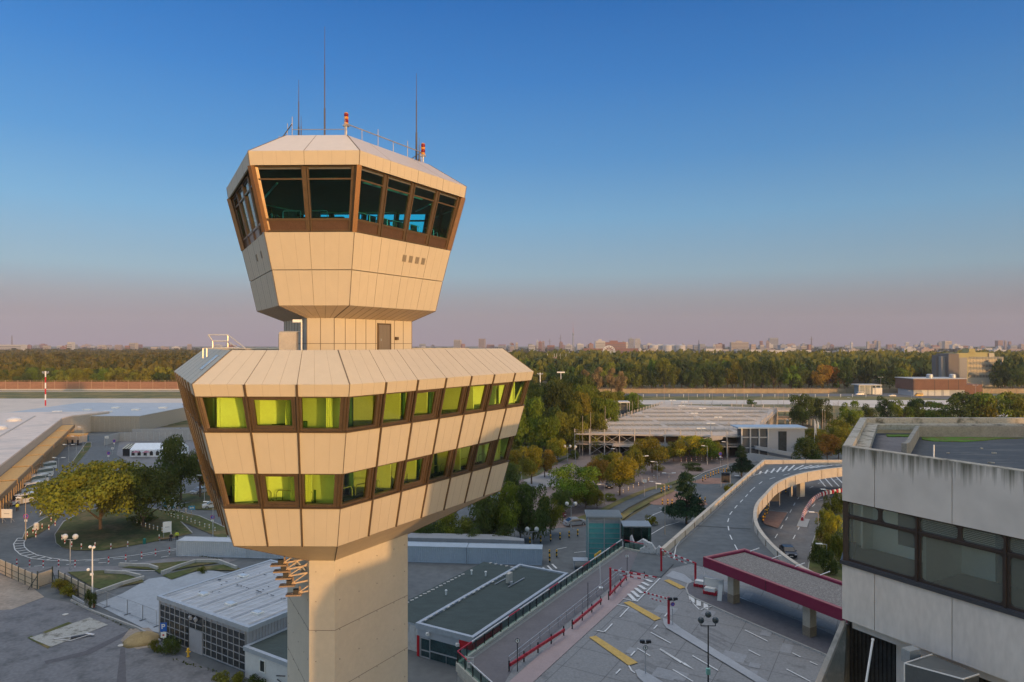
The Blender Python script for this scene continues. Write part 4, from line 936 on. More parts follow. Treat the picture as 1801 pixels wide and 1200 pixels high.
# annex beside the shaft
FA = frm((-28.0, 71.6), radians(-32.3))
ann, o = box_building('annex', FA, 11.5, 9, 0, 3.2, mat('white_render', (.62, .61, .58), var=.08, scale=1.5), [flashm, felt], 'small white annex with dark roof and one window, tucked against the tower shaft', par=.1)
P = lambda s, t, z: FA(s, t, z)-o
for s_ in (2.4,):
    mb = MB()
    for a in ((s_, 1.3, s_, 2.5), (s_+.8, 1.3, s_+.8, 2.5), (s_, 1.3, s_+.8, 1.3), (s_, 2.5, s_+.8, 2.5)): mb.bar(P(a[0], -.03, a[1]), P(a[2], -.03, a[3]), .1, .1)
    w_ = mb.build('window', white, ann); mb = MB(); mb.box(P(s_+.4, -.01, 1.9), (.75, .05, 1.15), 0, radians(-32)); mb.build('pane', mat('dark_glazing', (.03, .03, .03)), w_)
mb = MB(); mb.bar(P(5.2, -.2, 1.6), P(7, -.6, 2.2), .08, .08); mb.bar(P(5.2, -.1, 1.2), P(7, -.5, 1.2), .06, .06); mb.build('wall_bracket', dark, ann)
# long low building with ragged eave just right of the shaft
FB = frm((-15.5, 80.2), radians(-30.5)); lw = mat('streaked_white', (.58, .56, .52), rough=.9, var=.18, scale=1.2, stretch=(1, 1, .3), col2=(.30, .27, .23), thr=.66)
low, o = box_building('low_white_building', FB, 6.3, 22.5, 0, 3.0, lw, [flashm, felt], 'long low white building with dark roof behind the tower shaft', over=.05)
P = lambda s, t, z: FB(s, t, z)-o
mb = MB()
for k in range(32):
    mb.bar(P(6.35, .3+.7*k, 2.95), P(7.0, .3+.7*k, 2.6), .06, .08); mb.bar(P(6.35, .3+.7*k, 2.5), P(7.0, .3+.7*k, 2.6), .04, .04)
mb.bar(P(7.0, 0, 2.6), P(7.0, 22.5, 2.6), .06, .08); mb.bar(P(6.45, 0, 3.05), P(6.45, 22.5, 3.05), .12, .1)
mb.build('eave_brackets', mat('weathered_timber', (.35, .32, .28)), low)
mb = MB(); rs = random.Random(6)
for k in range(26): s_, t = ((.2, k*.85) if k < 20 else ((k-19)*.9, 22.2)); c = P(s_+.3, t+.2, 3.25); mb.box(c, (rs.uniform(.3, .5), .22, .08), 0, rs.random())
mb.build('ballast_blocks', mat('pale_block', (.5, .48, .44)), low)
for s_, t in ((1.5, 17), (3.5, 17.5), (3.0, 9)): mb = MB(); c = P(s_, t, 3.2); mb.tube(c, c+Vector((0, 0, .5)), .1); mb.tube(c+Vector((0, 0, .5)), c+Vector((0, 0, .62)), .16); mb.build('vent_pipe', white, low)
mb = MB(); mb.box(P(6.3, 20.0, 1.5), (.1, .9, 1.0), 0, radians(-30.5)); w_ = mb.build('window', dark, low)
mb = MB(); mb.box(P(6.3, 8.5, 1.05), (.1, 1.0, 2.1), 0, radians(-30.5)); mb.build('door', lw, low)
# shop pavilion with red corner
FC = frm((-10.6, 76.5), radians(-30)); 
pav, o = box_building('red_corner_pavilion', FC, 7.4, 23.4, 0, 3.5, mat('panel_grey', (.40, .41, .43), var=.05), [flashm, felt], 'long grey pavilion with dark felt roof, pale rim and red corner panels', par=.25)
P = lambda s, t, z: FC(s, t, z)-o
mb = MB()
for a, b_, z0, z1, t in ((-.02, .3, 0, 2.35, -.04), (5.7, 7.45, 2.3, 3.45, -.05)): mb.loft([[P(a, t, z0), P(b_, t, z0), P(b_, t-.06, z0), P(a, t-.06, z0)], [P(a, t, z1), P(b_, t, z1), P(b_, t-.06, z1), P(a, t-.06, z1)]])
mb.loft([[P(7.42, 0, .0), P(7.5, 0, .0), P(7.5, 6, .0), P(7.42, 6, .0)], [P(7.42, 0, 3.45), P(7.5, 0, 3.45), P(7.5, 6, 3.45), P(7.42, 6, 3.45)]])
mb.build('red_panel', red, pav)
mb = MB(); mb.loft([[P(.5, -.02, .1), P(5.9, -.02, .1), P(5.9, -.06, .1), P(.5, -.06, .1)], [P(.5, -.02, 2.3), P(5.9, -.02, 2.3), P(5.9, -.06, 2.3), P(.5, -.06, 2.3)]]); gw = mb.build('shop_window', mat('blue_black_glass', (.02, .05, .055), rough=.08, var=.5, scale=.8, spec=.7), pav)
mb = MB()
for a in ((.55, .1, .55, 2.3), (1.8, .1, 1.8, 2.3), (.55, .15, 1.8, .15), (.55, 2.25, 1.8, 2.25), (1.8, 1.0, 5.9, 1.0), (.55, .9, 1.8, .9)): mb.bar(P(a[0], -.1, a[1]), P(a[2], -.1, a[3]), .1, .1)
mb.bar(P(4, -.1, .1), P(4, -.1, 1.0), .05, .05); mb.build('frame', steel, gw)
for (s_, z) in ((1.6, 2.9), (5.6, 2.6)): mb = MB(); mb.box(P(s_, -.25, z), (.35, .35, .3), 0, .4); mb.bar(P(s_, -.05, z), P(s_, -.25, z), .06, .06); mb.build('floodlight', white, pav)
mb = MB(); c = P(2.3, 16.5, 4.3); mb.box(c, (1.0, .45, 1.2), 0, radians(60)); mb.bar(P(1, 15.0, 3.65), P(1.2, 19, 3.65), .1, .1, 1); mb.bar(P(3, 15.0, 3.65), P(3.2, 19, 3.65), .1, .1, 1); mb.tube(P(2.9, 16, 3.7), P(2.9, 16, 4.05), .2, m=1); mb.build('cooling_unit', [mat('unit_beige', (.45, .42, .36)), steel], pav)
mb = MB(); rs = random.Random(9)
for k in range(20): c = P(rs.uniform(.3, .55), 1+k*1.1, 3.78); mb.box(c, (rs.uniform(.2, .6), .15, .08), 0, radians(60))
mb.build('roof_debris', mat('pale_block', (.5, .5, .5)), pav)
# container row
rs = random.Random(1); X0, X1 = Vector((-55.2, 113.6, 0)), Vector((4.9, 108.9, 0)); n_ = 5; ca = atan2((X1-X0).y, (X1-X0).x); Lc = (X1-X0).length/n_
cblue = mat('container_paint', (.36, .42, .47), rough=.6, var=.08, scale=.5); cgr = mat('container_grey', (.47, .49, .51), rough=.6, var=.08, scale=.5)
cproto = []
for k in range(n_):
    c = X0.lerp(X1, (k+.5)/n_); r = empty('shipping_container', c, ca, None, 'container', 'containers in a row along the street'); mtl = cgr if k < 2 else cblue
    mb = MB(); ribs = []; Lx = Lc-.08; y0 = -1.2; nr = 34
    for j in range(nr):
        x = -Lx/2+.15+j*(Lx-.3)/nr; w_ = (Lx-.3)/nr
        ribs += [(x, y0), (x+.25*w_, y0), (x+.38*w_, y0+.05), (x+.85*w_, y0+.05)]
    ribs.append((Lx/2-.15, y0)); pts = ribs+[(Lx/2-.15, 1.2), (-Lx/2+.15, 1.2)]
    mb.prism(pts, .15, 2.5); mb.build('body', mtl, r)
    mb = MB()
    for sx_ in (-1, 1):
        for sy in (-1, 1): mb.b2(sx_*Lx/2-.08+(-.08 if sx_ > 0 else .08), sx_*Lx/2+.08+(-.08 if sx_ > 0 else .08), sy*1.22-.08, sy*1.22+.08, 0, 2.6)
    for z in (.08, 2.55): mb.b2(-Lx/2, Lx/2, -1.27, -1.14, z-.07, z+.07); mb.b2(-Lx/2, Lx/2, 1.14, 1.27, z-.07, z+.07)
    mb.b2(-Lx/2, Lx/2, -1.15, 1.15, 2.45, 2.57); mb.build('frame', mtl, r); cproto.append(r)
number(cproto, 'corrugated steel container', 'in the row')
# containers seen beyond the row, partly sunk behind it
mb = MB(); q = AT(719, 962, 116); mb.prism([(-19, 113.2), (-3, 112.0), (2, 111.2), (2, 112.5), (-3, 115), (-19, 116)], 2.3, 2.9, 0)
mb.build('flat_shed_roof', mat('grey_sheet', (.25, .26, .27), var=.1), label='low grey shed roof rising just behind the container row', cat='shed')
# lift tower with teal glass, and shelter beside it
LTp = Vector((14.3, 107.2, 0)); lt = empty('lift_tower', (LTp.x, LTp.y, 0), radians(-2), 'teal glass lift tower with grey flat roof beside the raised road', 'lift tower')
mb = MB()
for x in (-2.45, 0, 2.45):
    for y in (-1.9, 1.9): mb.box((x, y, 4.1), (.14, .14, 8.2))
for z in [.3+.78*k for k in range(10)]:
    mb.b2(-2.45, 2.45, -1.95, -1.87, z, z+.05); mb.b2(2.42, 2.5, -1.9, 1.9, z, z+.05)
lf = mb.build('frame', steel, lt); mb = MB(); mb.b2(-2.4, 2.4, -1.86, 1.86, .1, 7.3); mb.build('glass_panels', mat('teal_panel', (.09, .34, .32), rough=.18, var=.14, scale=.3, spec=.6), lt)
mb = MB(); mb.b2(-2.42, 2.42, -1.88, 1.88, 7.3, 8.1); mb.b2(2.43, 2.50, -.9, 1.0, 7.1, 7.8, 1); mb.build('head_panel', [mat('head_grey', (.25, .27, .28)), yellow], lt)
mb = MB(); mb.b2(-2.75, 2.75, -2.2, 2.2, 8.2, 8.4)
for k in range(9): mb.b2(-2.7, 2.7, -2.1+.5*k, -2.04+.5*k, 8.4, 8.46)
mb.build('roof', mat('roof_blue_grey', (.22, .25, .27), rough=.5), lt)
mb = MB(); mb.box((-3.6, -1.0, 1.4), (2.3, 1.8, .12)); mb.box((-4.6, -1, .7), (.1, 1.6, 1.4)); mb.build('entrance_canopy', steel, lt)
sh_ = empty('lift_shelter', (18.6, 103.0, 0), radians(-2), 'dark glass waiting shelter between lift tower and railing', 'shelter')
mb = MB(); mb.b2(-2.0, 2.2, -1.6, 1.6, 7.75, 7.9); mb.build('roof', mat('roof_blue_grey', (.2, .2, .2)), sh_)
mb = MB()
for x in (-1.9, -.6, .7, 2.1):
    for y in (-1.5, 1.5): mb.b2(x-.05, x+.05, y-.05, y+.05, 0, 7.75)
mb.b2(-1.9, 2.1, -1.5, 1.5, ZD-.15, ZD); mb.build('frame', dark, sh_)
for y in (-1.46, 1.46): mb = MB(); mb.b2(-1.85, 2.05, y-.01, y+.01, ZD, 7.7); mb.build('glass', gl_rail, sh_)
mb = MB(); mb.b2(-.9, -.3, -1.0, -.5, ZD, ZD+1.9, 0); mb.b2(-.88, -.32, -1.03, -1.0, ZD+1.0, ZD+1.7, 1); mb.build('ticket_machine', [dark, yellow], sh_)
# burgundy canopy on piers
burg = mat('burgundy_paint', (.19, .012, .045), rough=.45, var=.10, scale=.8); burg2 = mat('burgundy_coping', (.36, .12, .12), rough=.6, var=.12)
FD = frm((22.4, 80.0), radians(-61.3)); cnp = empty('canopy', FD(14, 3.4, ZD), 0, 'long burgundy canopy with gravel roof on concrete piers beside the plaza', 'canopy'); o = cnp.location
P = lambda s, t, z: FD(s, t, z)-o
Lk, Wk = 27.5, 6.8; zb, zt = 8.9, 10.0
mb = MB(); out = [P(0, 0, 0), P(Lk, 0, 0), P(Lk, Wk, 0), P(0, Wk, 0)]; inn = [P(.5, .5, 0), P(Lk-.5, .5, 0), P(Lk-.5, Wk-.5, 0), P(.5, Wk-.5, 0)]
for i in range(4):
    j = (i+1) % 4; q = [out[i], out[j], inn[j], inn[i]]; mb.loft([[Vector((p.x, p.y, zb-o.z)) for p in q], [Vector((p.x, p.y, zt-o.z)) for p in q]])
for s_ in (9.1, 18.2): mb.bar(P(s_, -.01, zb+.02), P(s_, -.01, zt-.02), .03, .05, 1)
mb.build('fascia', [burg, dark], cnp)
mb = MB()
for i in range(4):
    j = (i+1) % 4; a_ = out[i].lerp(inn[i], .02); q = [out[i], out[j], out[j].lerp(inn[j], .62), out[i].lerp(inn[i], .62)]; mb.loft([[Vector((p.x, p.y, zt-o.z+.004)) for p in q], [Vector((p.x, p.y, zt-o.z+.05)) for p in q]])
mb.build('coping', burg2, cnp)
mb = MB(); mb.prism([(p.x, p.y) for p in inn], zb-o.z+.1, zt-o.z-.22); gm = mat('gravel', (.18, .16, .14), rough=1, col2=(.34, .31, .28), thr=.55, scale=9, var=.5, bump=.8, bscale=14); mb.build('gravel_roof', gm, cnp)
for (x, y) in ((25.2, 77.6), (30.0, 68.8), (34.8, 60.0)):
    mb = MB(); mb.box((x-o.x, y-o.y, (zb-ZD)/2), (1.0, .85, zb-ZD), 0, radians(30)); mb.box((x-o.x, y-o.y, .55), (1.03, .88, 1.1), 1, radians(30)); mb.build('pier', [mat('pier_concrete', (.42, .37, .29), var=.12), mat('pier_stain', (.22, .18, .13), var=.2)], cnp)
for s_ in (5.3, 15.4):
    mb = MB(); mb.bar(P(s_, 1.7, zb-.4), P(s_+8.6, 1.7, zb-.4), .5, .45); mb.build('sign_box', mat('dark_red', (.22, .02, .03), rough=.5), cnp)
for k in range(7):
    mb = MB(); mb.bar(P(1.2+3.2*k, Wk-.35, zt+.05), P(1.6+3.2*k, Wk+.75, zt+.4), .09, .06); mb.build('roof_bracket', white, cnp)
# ================================================================== TREES AND SHRUBS
LM = {'g': leafmat('leaf_green', (.135, .175, .018)), 'd': leafmat('leaf_dark', (.075, .098, .020)), 'y': leafmat('leaf_yellow', (.30, .23, .020)), 'o': leafmat('leaf_orange', (.30, .145, .022)),
      'w': leafmat('leaf_olive', (.205, .180, .018)), 't': leafmat('leaf_tan', (.24, .16, .07)), 'p': leafmat('needle_dark', (.030, .056, .024)), 'm': leafmat('leaf_mixed', (.170, .168, .020))}
bark = mat('bark', (.09, .065, .045), rough=1, var=.3, scale=3)
SH = {}
def crown_mesh(key, nleaf, size, shape, seed, clumps=16):
    """leaf faces gathered in clumps; the crown fills radius 1, height 0..1 (z) above the fork"""
    if key in SH: return SH[key]
    r = random.Random(seed); C = []
    for k in range(clumps):
        a = r.uniform(0, 2*pi); 
        if shape == 'umbrella':
            rr = math.sqrt(r.random())*.82; z = .30+.52*(1-rr*rr)+r.uniform(-.26, .06); cr = r.uniform(.15, .26); sz = .62
        elif shape == 'pine':
            z = r.uniform(.06, .95); rr = min(.9, (1.05-z)*1.05)*r.uniform(.25, .85); cr = .13+.12*(1-z); sz = .36
        elif shape == 'shrub':
            rr = math.sqrt(r.random())*.75; z = r.uniform(.12, .8)*(1-.5*rr*rr); cr = r.uniform(.2, .34); sz = .8
        elif shape == 'tall':
            z = r.uniform(.12, .88); rr = .62*math.sin(pi*min(1, z*.8+.16))**.7*r.uniform(.3, 1); cr = r.uniform(.18, .30); sz = .55
        else:
            z = r.uniform(.14, .86); rr = .74*math.sin(pi*(z*.82+.10))**.6*r.uniform(.35, 1.0); cr = r.uniform(.22, .34); sz = .62
        C.append((Vector((rr*cos(a), rr*sin(a), z)), cr, sz))
    if shape == 'pine': C.append((Vector((0, 0, .93)), .1, 1.2))
    v, f = [], []
    wts = [c[1]**2 for c in C]
    for c, cr, sz in r.choices(C, wts, k=nleaf):
        d = Vector((r.gauss(0, 1), r.gauss(0, 1), r.gauss(0, 1))).normalized()
        if d.z < -.3 and r.random() < .6: d.z = -d.z
        rad = cr*(1-.45*r.random()**2.2)*(1.18 if r.random() < .08 else 1)
        p = c+Vector((d.x*rad, d.y*rad, d.z*rad*sz))
        nrm = (d+Vector((r.gauss(0, .55), r.gauss(0, .55), r.gauss(0, .55)))).normalized()
        u = nrm.cross(Vector((r.gauss(0, 1), r.gauss(0, 1), r.gauss(0, 1)))).normalized(); w = nrm.cross(u); s_ = size*r.uniform(.55, 1.25)
        b = len(v); v += [p+u*s_, p+w*s_*.7, p-u*s_, p-w*s_*.7]; f.append((b, b+1, b+2, b+3))
    me = bpy.data.meshes.new('crown'); me.from_pydata(v, [], f); me.materials.append(LM['g']); me.update(); SH[key] = me; return me
def trunk_mesh(key, shape, seed):
    if key in SH: return SH[key]
    r = random.Random(seed); mb = MB(); n = 6
    h = {'pine': .9, 'shrub': .25}.get(shape, .45)
    mb.tube((0, 0, -.35 if shape != 'shrub' else -.02), (.01, 0, h*.4), .055, .038, n); mb.tube((.01, 0, h*.4), (0, .02, h), .038, .012, n)
    for k in range(9):
        a = k*2.4; z = r.uniform(.0, h*.8); e = Vector((cos(a)*r.uniform(.4, .7), sin(a)*r.uniform(.4, .7), z+r.uniform(.15, .4)))
        if shape == 'pine': e = Vector((cos(a)*(1-z)*.6, sin(a)*(1-z)*.6, z+.03))
        mb.tube((0, 0, z), e, .022, .006, 5)
    me = bpy.data.meshes.new('trunk'); me.from_pydata(mb.v, [], mb.f); me.materials.append(bark); me.update(); SH[key] = me; return me
PR = {}
def proto(shape, lod, k, clear):
    nl, sz, cl = {0: (7500, .030, 26), 1: (2200, .055, 18), 2: (420, .12, 12), 3: (2600, .045, 20)}[lod]
    if shape == 'umbrella': nl = 17000; sz = .024; cl = 85
    if shape == 'pine': cl = 70; sz *= .8; nl = 11000
    return crown_mesh((shape, lod, k), nl, sz, shape, 100+k*7+lod, cl), trunk_mesh((shape, 't', k), shape, 50+k)
TN = {'g': 'green', 'd': 'dark green', 'y': 'yellow', 'o': 'orange', 'w': 'olive gold', 't': 'tan brown', 'p': 'dark green', 'm': 'mixed green and gold'}
TREES = []
def tree(x, y, h, rad, kind, shape='round', lod=1, name='tree', label=None, group=None, clear=.28, rz=None):
    cm, tm = proto(shape, lod, R.randrange(3), clear)
    rz = R.uniform(0, 6.28) if rz is None else rz
    root = empty(name, (x, y, 0), rz, label, 'shrub' if shape == 'shrub' else 'tree', group)
    ch = h*(1-clear) if shape != 'shrub' else h
    c = bpy.data.objects.new('crown', cm); COL.objects.link(c); c.parent = root
    c.location = (0, 0, h-ch); c.scale = (rad, rad, ch)
    c.material_slots[0].link = 'OBJECT'; c.material_slots[0].material = LM[kind]
    t = bpy.data.objects.new('stem' if shape == 'shrub' else 'trunk', tm); COL.objects.link(t); t.parent = root; t.location = (0, 0, h-ch if shape != 'shrub' else 0); t.scale = (min(rad, h*.5)*.9, min(rad, h*.5)*.9, ch*.8)
    if shape != 'shrub': t.scale[2] = max(t.scale[2], (h-ch)/.34)
    TREES.append(root); return root
def ptree(px, by, ty, w, kind, shape='round', lod=0, **k):
    if shape == 'round' and 'clear' not in k: w *= 1.25; k['clear'] = .16
    p = G(px, by); h = H-(ty-CY)/F*p.y; return tree(p.x, p.y, h, w/2/F*p.y, kind, shape, lod, **k)
# single trees of the foreground and middle ground
ptree(176, 932, 800, 215, 'm', 'umbrella', label='broad spreading tree with golden umbrella crown on the grass island', name='broad_tree', clear=.08)
ptree(252, 928, 812, 150, 'd', 'umbrella', label='dark green spreading tree beside the golden broad tree on the island', name='broad_tree', clear=.08)
ptree(318, 882, 768, 92, 'd', label='tall dark tree left of the tower by the portable toilets', name='tree', clear=.2)
ptree(352, 875, 775, 70, 'm', label='dark tree half hidden behind the left edge of the tower deck')
ptree(1207, 922, 828, 92, 'p', 'pine', name='pine_tree', label='dark pine tree against the long straight bridge parapet', clear=.06)
ptree(1304, 840, 782, 56, 'p', 'pine', name='pine_tree', label='smaller dark pine at the far bend of the bridge parapet', clear=.08)
ptree(1012, 892, 822, 92, 'g', label='large fresh green tree at the corner of the car park')
ptree(1048, 858, 808, 50, 'o', label='red and orange autumn tree behind the large fresh green one')
ptree(1090, 872, 803, 56, 'y', label='yellow green tree above the dark parked car')
ptree(1115, 850, 790, 42, 'm', label='gold tinted tree between the yellow green tree and the car park deck')
ptree(1147, 832, 771, 62, 'w', label='orange gold round tree in front of the car park deck')
ptree(1212, 812, 766, 52, 'y', label='yellow leaning tree in front of the car park deck')
ptree(1240, 812, 770, 46, 'g', label='green tree touching the yellow leaning tree')
ptree(981, 812, 771, 42, 'y', label='small bright yellow tree on the lawn edge near the footpath')
ptree(935, 852, 786, 52, 'w', label='olive gold tree right of the tower deck corner')
ptree(958, 840, 792, 42, 'o', label='orange tree beside the lawn right of the tower deck')
ptree(918, 790, 716, 34, 'y', 'tall', label='narrow yellow tree beside the right corner of the tower deck')
ptree(905, 880, 815, 44, 'd', label='dark tree under the right corner of the tower deck')
ptree(1437, 800, 754, 46, 'm', label='bushy tree at the foot of the white flags')
ptree(1418, 826, 768, 46, 'd', label='dark tree just beyond the bridge and left of the flags')
ptree(1455, 812, 765, 44, 'o', label='rusty tree beside the path next to the flags')
ptree(1470, 785, 738, 44, 'w', label='gold green tree right of the flagpole group')
ptree(1492, 772, 722, 42, 'g', label='bright green tree left of the concrete roof corner')
ptree(1412, 760, 695, 50, 'd', label='wide dark tree behind the far corner of the car park deck')
ptree(1445, 752, 700, 36, 'd', label='dark tree behind the flagpoles')
ptree(1322, 715, 703, 16, 'g', lod=1, label='small green tree alone behind the car park deck')
for i, (px, by, ty, w, kd) in enumerate([(755, 962, 908, 70, 'd'), (800, 958, 893, 78, 'm'), (845, 955, 868, 84, 'd'), (893, 953, 852, 84, 'g'), (938, 950, 850, 80, 'd'), (968, 940, 872, 50, 'm'), (735, 955, 915, 50, 'g'), (915, 948, 885, 60, 'd'), (870, 965, 915, 70, 'd'), (820, 968, 925, 60, 'd')]):
    ptree(px, by, ty, w, kd, 'shrub' if ty > 900 else 'round', clear=.08, group='thicket behind the container row', name='bush')
number([t for t in TREES if t.get('group') == 'thicket behind the container row'], 'dense leafy bush', 'in the thicket behind the containers')
GT = 'tree belt right of the tower'
for (px, by, ty, w, kd) in [(925, 795, 700, 60, 'g'), (945, 772, 686, 66, 'm'), (985, 778, 674, 74, 'd'), (1004, 752, 662, 72, 'd'), (1036, 762, 680, 66, 'g'), (1058, 748, 690, 52, 'm'), (1020, 784, 712, 58, 'w'), (962, 790, 718, 58, 'd'), (1085, 735, 692, 36, 'm'), (1112, 735, 694, 34, 'g'), (940, 745, 675, 55, 'd'), (1065, 765, 705, 45, 'g'), (1000, 792, 728, 50, 'm'), (975, 758, 690, 50, 'w'), (935, 760, 700, 55, 'w'), (1045, 790, 730, 50, 'm'), (1010, 770, 695, 60, 'w'), (955, 800, 735, 50, 'g'), (990, 745, 672, 60, 'm'), (1030, 742, 690, 50, 'g')]:
    ptree(px, by+6, ty-4, w*1.35, kd, group=GT, clear=.08)
number([t for t in TREES if t.get('group') == GT], 'round leafy tree', 'in the belt right of the tower')
GT = 'tan trees at the airfield edge'
for (px, by, ty, w) in [(1030, 700, 650, 36), (1052, 698, 645, 36), (1075, 699, 647, 34), (1092, 694, 652, 30), (1088, 700, 668, 24)]: ptree(px, by, ty, w, 't', 'tall', lod=3, group=GT)
number([t for t in TREES if t.get('group') == GT], 'bare looking tan tree', 'at the airfield edge')
GT = 'trees behind the concrete building'
for (px, by, ty, w, kd) in [(1497, 752, 705, 36, 'g'), (1530, 750, 712, 28, 'd'), (1561, 748, 698, 34, 'd'), (1585, 752, 706, 42, 'g'), (1610, 748, 700, 36, 'd'), (1630, 752, 706, 46, 'm'), (1655, 755, 708, 46, 'g'), (1690, 757, 690, 62, 'd'), (1722, 757, 700, 52, 'y'), (1745, 757, 690, 66, 'g'), (1785, 757, 690, 66, 'm'), (1815, 755, 695, 60, 'g')]:
    ptree(px, by, ty, w, kd if kd != 'y' else 'w', lod=3, group=GT)
number([t for t in TREES if t.get('group') == GT], 'bushy tree', 'in the line behind the concrete roof')
GT = 'trees scattered over the car park'
for (px, by, ty, w, kd) in [(900, 830, 790, 40, 'w'), (1060, 842, 800, 40, 'm'), (1075, 830, 795, 34, 'w'), (1125, 815, 782, 34, 'w'), (1165, 815, 784, 34, 'm'), (1185, 812, 778, 34, 'w'), (1030, 900, 852, 44, 'm'), (985, 905, 862, 44, 'd'), (1050, 895, 862, 30, 'w'), (905, 800, 762, 34, 'm'), (1255, 808, 776, 30, 'm'), (1395, 790, 762, 30, 'w'), (1475, 808, 770, 34, 'm'), (1488, 795, 752, 36, 'w'), (1460, 790, 748, 34, 'm')]:
    ptree(px, by, ty, w, kd, group=GT)
number([t for t in TREES if t.get('group') == GT], 'leafy tree', 'scattered over the car park')
# shrubs
GT = 'bushes on the bank beside the lower road'
for (px, by, ty, w, kd) in [(1462, 905, 872, 34, 'm'), (1452, 925, 893, 34, 'w'), (1466, 940, 900, 36, 'y'), (1448, 955, 915, 36, 'm'), (1462, 975, 935, 42, 'w'), (1440, 990, 950, 38, 'd'), (1458, 1010, 962, 46, 'd'), (1476, 900, 862, 30, 'g'), (1470, 1000, 930, 30, 'm')]:
    ptree(px, by, ty, w, kd, 'shrub', lod=3, name='bush', group=GT)
number([t for t in TREES if t.get('group') == GT], 'leafy bush', 'on the bank beside the lower road')
for (px, by, ty, w, kd, lb) in [(104, 1040, 1014, 40, 'w', 'olive bush against the yard wall'), (120, 1050, 1026, 34, 'w', 'dry bush at the near end of the yard wall'), (158, 1072, 1032, 24, 'd', 'dark green bush at the foot of the camera mast'), (300, 1150, 1118, 46, 'd', 'weedy bush under the blue parking sign'), (275, 1145, 1125, 26, 'm', 'low weeds left of the blue parking sign'), (400, 1205, 1178, 60, 'm', 'weeds at the bottom edge in front of the glazed hall'), (450, 1210, 1186, 40, 'd', 'weeds by the annex wall'),
        (1100, 838, 822, 30, 'o', 'low reddish bush beside the car park road'), (990, 840, 828, 30, 'm', 'small bush in the car park island'), (1138, 806, 797, 36, 'd', 'dark hedge before the car park deck'), (1223, 826, 814, 50, 'd', 'low hedge in front of the leaning tree'), (1158, 828, 818, 30, 'm', 'low bush under the gold tree'), (1140, 800, 786, 20, 'g', 'small green bush at the car park deck stair'), (1010, 808, 790, 22, 'g', 'round bush at the left foot of the car park deck'),
        (1385, 805, 780, 30, 'w', 'brush heap on the path left of the flags'), (1400, 780, 758, 34, 'm', 'bush along the path beside the car park deck'), (1285, 868, 850, 24, 'y', 'yellow bush at the bridge foot near the gate posts'), (1145, 925, 905, 26, 'w', 'dry bush at the base of the dark pine'), (1075, 880, 868, 34, 'm', 'low hedge along the narrow road'), (930, 765, 755, 14, 'y', 'tiny yellow sapling on the lawn'), (985, 880, 866, 40, 'd', 'dark bush beneath the fresh green tree'),
        (250, 920, 905, 60, 'd', 'dark undergrowth on the grass island'), (355, 1008, 996, 20, 'm', 'small weed clump by the low wall')]:
    ptree(px, by, ty, w, kd, 'shrub', lod=3, name='bush', label=lb)
# forest: edge rows tree by tree
rs = random.Random(21)
def blocked(x, y):
    px = PX((x, y)); 
    if 1590 < px < 1745 and y < 560: return True
    if 1640 < px < 1790 and 560 < y < 690: return True
    if 1496 < px < 1560 and y < 545: return True
    return False
FE = []
for row, (y0, n_) in enumerate(((538, 92), (556, 84), (580, 60))):
    for k in range(n_):
        px = -10+1821*(k+.5)/n_+rs.uniform(-6, 6); y = y0+rs.uniform(-6, 6)
        if px > 1000: y -= 22
        if 350 < px < 905: continue
        x = (px-CX)/F*y
        if blocked(x, y): continue
        h = rs.uniform(9, 17) if px < 400 else rs.uniform(12, 23); 
        if 1120 < px < 1600: h += 2
        kd = rs.choice('mwwmdgw' if px < 400 else 'ddgdmgddmw')
        if 1440 < px < 1478 and row == 0: kd = 'o'; h = 19
        FE.append(tree(x, y, h, rs.uniform(6.5, 11), kd, 'round', 2 if row else 3, name='forest_tree', group='trees along the forest edge', clear=.08))
number(FE, 'full crowned tree', 'along the forest edge beyond the airfield')
# the forest behind, one mass
def forest_mass(name, regions, n, seed, matl, nl=46):
    r = random.Random(seed); V, Fc = [], []; base = []
    for j in range(5):
        q = []
        for k in range(nl):
            d = Vector((r.gauss(0, 1), r.gauss(0, 1), abs(r.gauss(0, 1))*.9)).normalized(); c = Vector((d.x*.9, d.y*.9, .32+d.z*.58))*r.uniform(.82, 1.06)
            nn = (d*.8+Vector((r.gauss(0, .5), r.gauss(0, .5), r.gauss(.3, .5)))).normalized(); u = nn.cross(Vector((r.gauss(0, 1), r.gauss(0, 1), 0))).normalized(); w = nn.cross(u); s_ = r.uniform(.16, .34)
            q.append((c+u*s_, c+w*s_*.8, c-u*s_, c-w*s_*.8))
        base.append(q)
    cnt = 0
    while cnt < n:
        px0, px1, ya, yb, ha, hb = r.choice(regions); y = math.sqrt(r.uniform(ya**2, yb**2)) if yb < 1500 else ya*(yb/ya)**r.random(); px = r.uniform(px0, px1); x = (px-CX)/F*y
        if blocked(x, y): continue
        h = r.uniform(ha, hb); rr = r.uniform(6.5, 11.5)*(1+y/3500); cnt += 1
        for a in r.choice(base):
            b = len(V)
            for p in a: V.append((x+p.x*rr, y+p.y*rr, p.z*h*1.08))
            Fc.append((b, b+1, b+2, b+3))
    me = bpy.data.meshes.new(name); me.from_pydata(V, [], Fc); me.materials.append(matl); me.update(); o = bpy.data.objects.new(name, me); COL.objects.link(o)
    return tag(o, kind='stuff')
def fmat(name, a, b, sc=.03):
    m = leafmat(name, a, rnd=0)
    for nd in m.node_tree.nodes:
        if nd.type == 'VALTORGB': nd.color_ramp.elements[0].color = (*a, 1); nd.color_ramp.elements[1].color = (*b, 1); nd.color_ramp.elements[0].position = .38; nd.color_ramp.elements[1].position = .64
        if nd.type == 'TEX_NOISE' and nd.inputs['Scale'].default_value < 1: nd.inputs['Scale'].default_value = sc
    return m
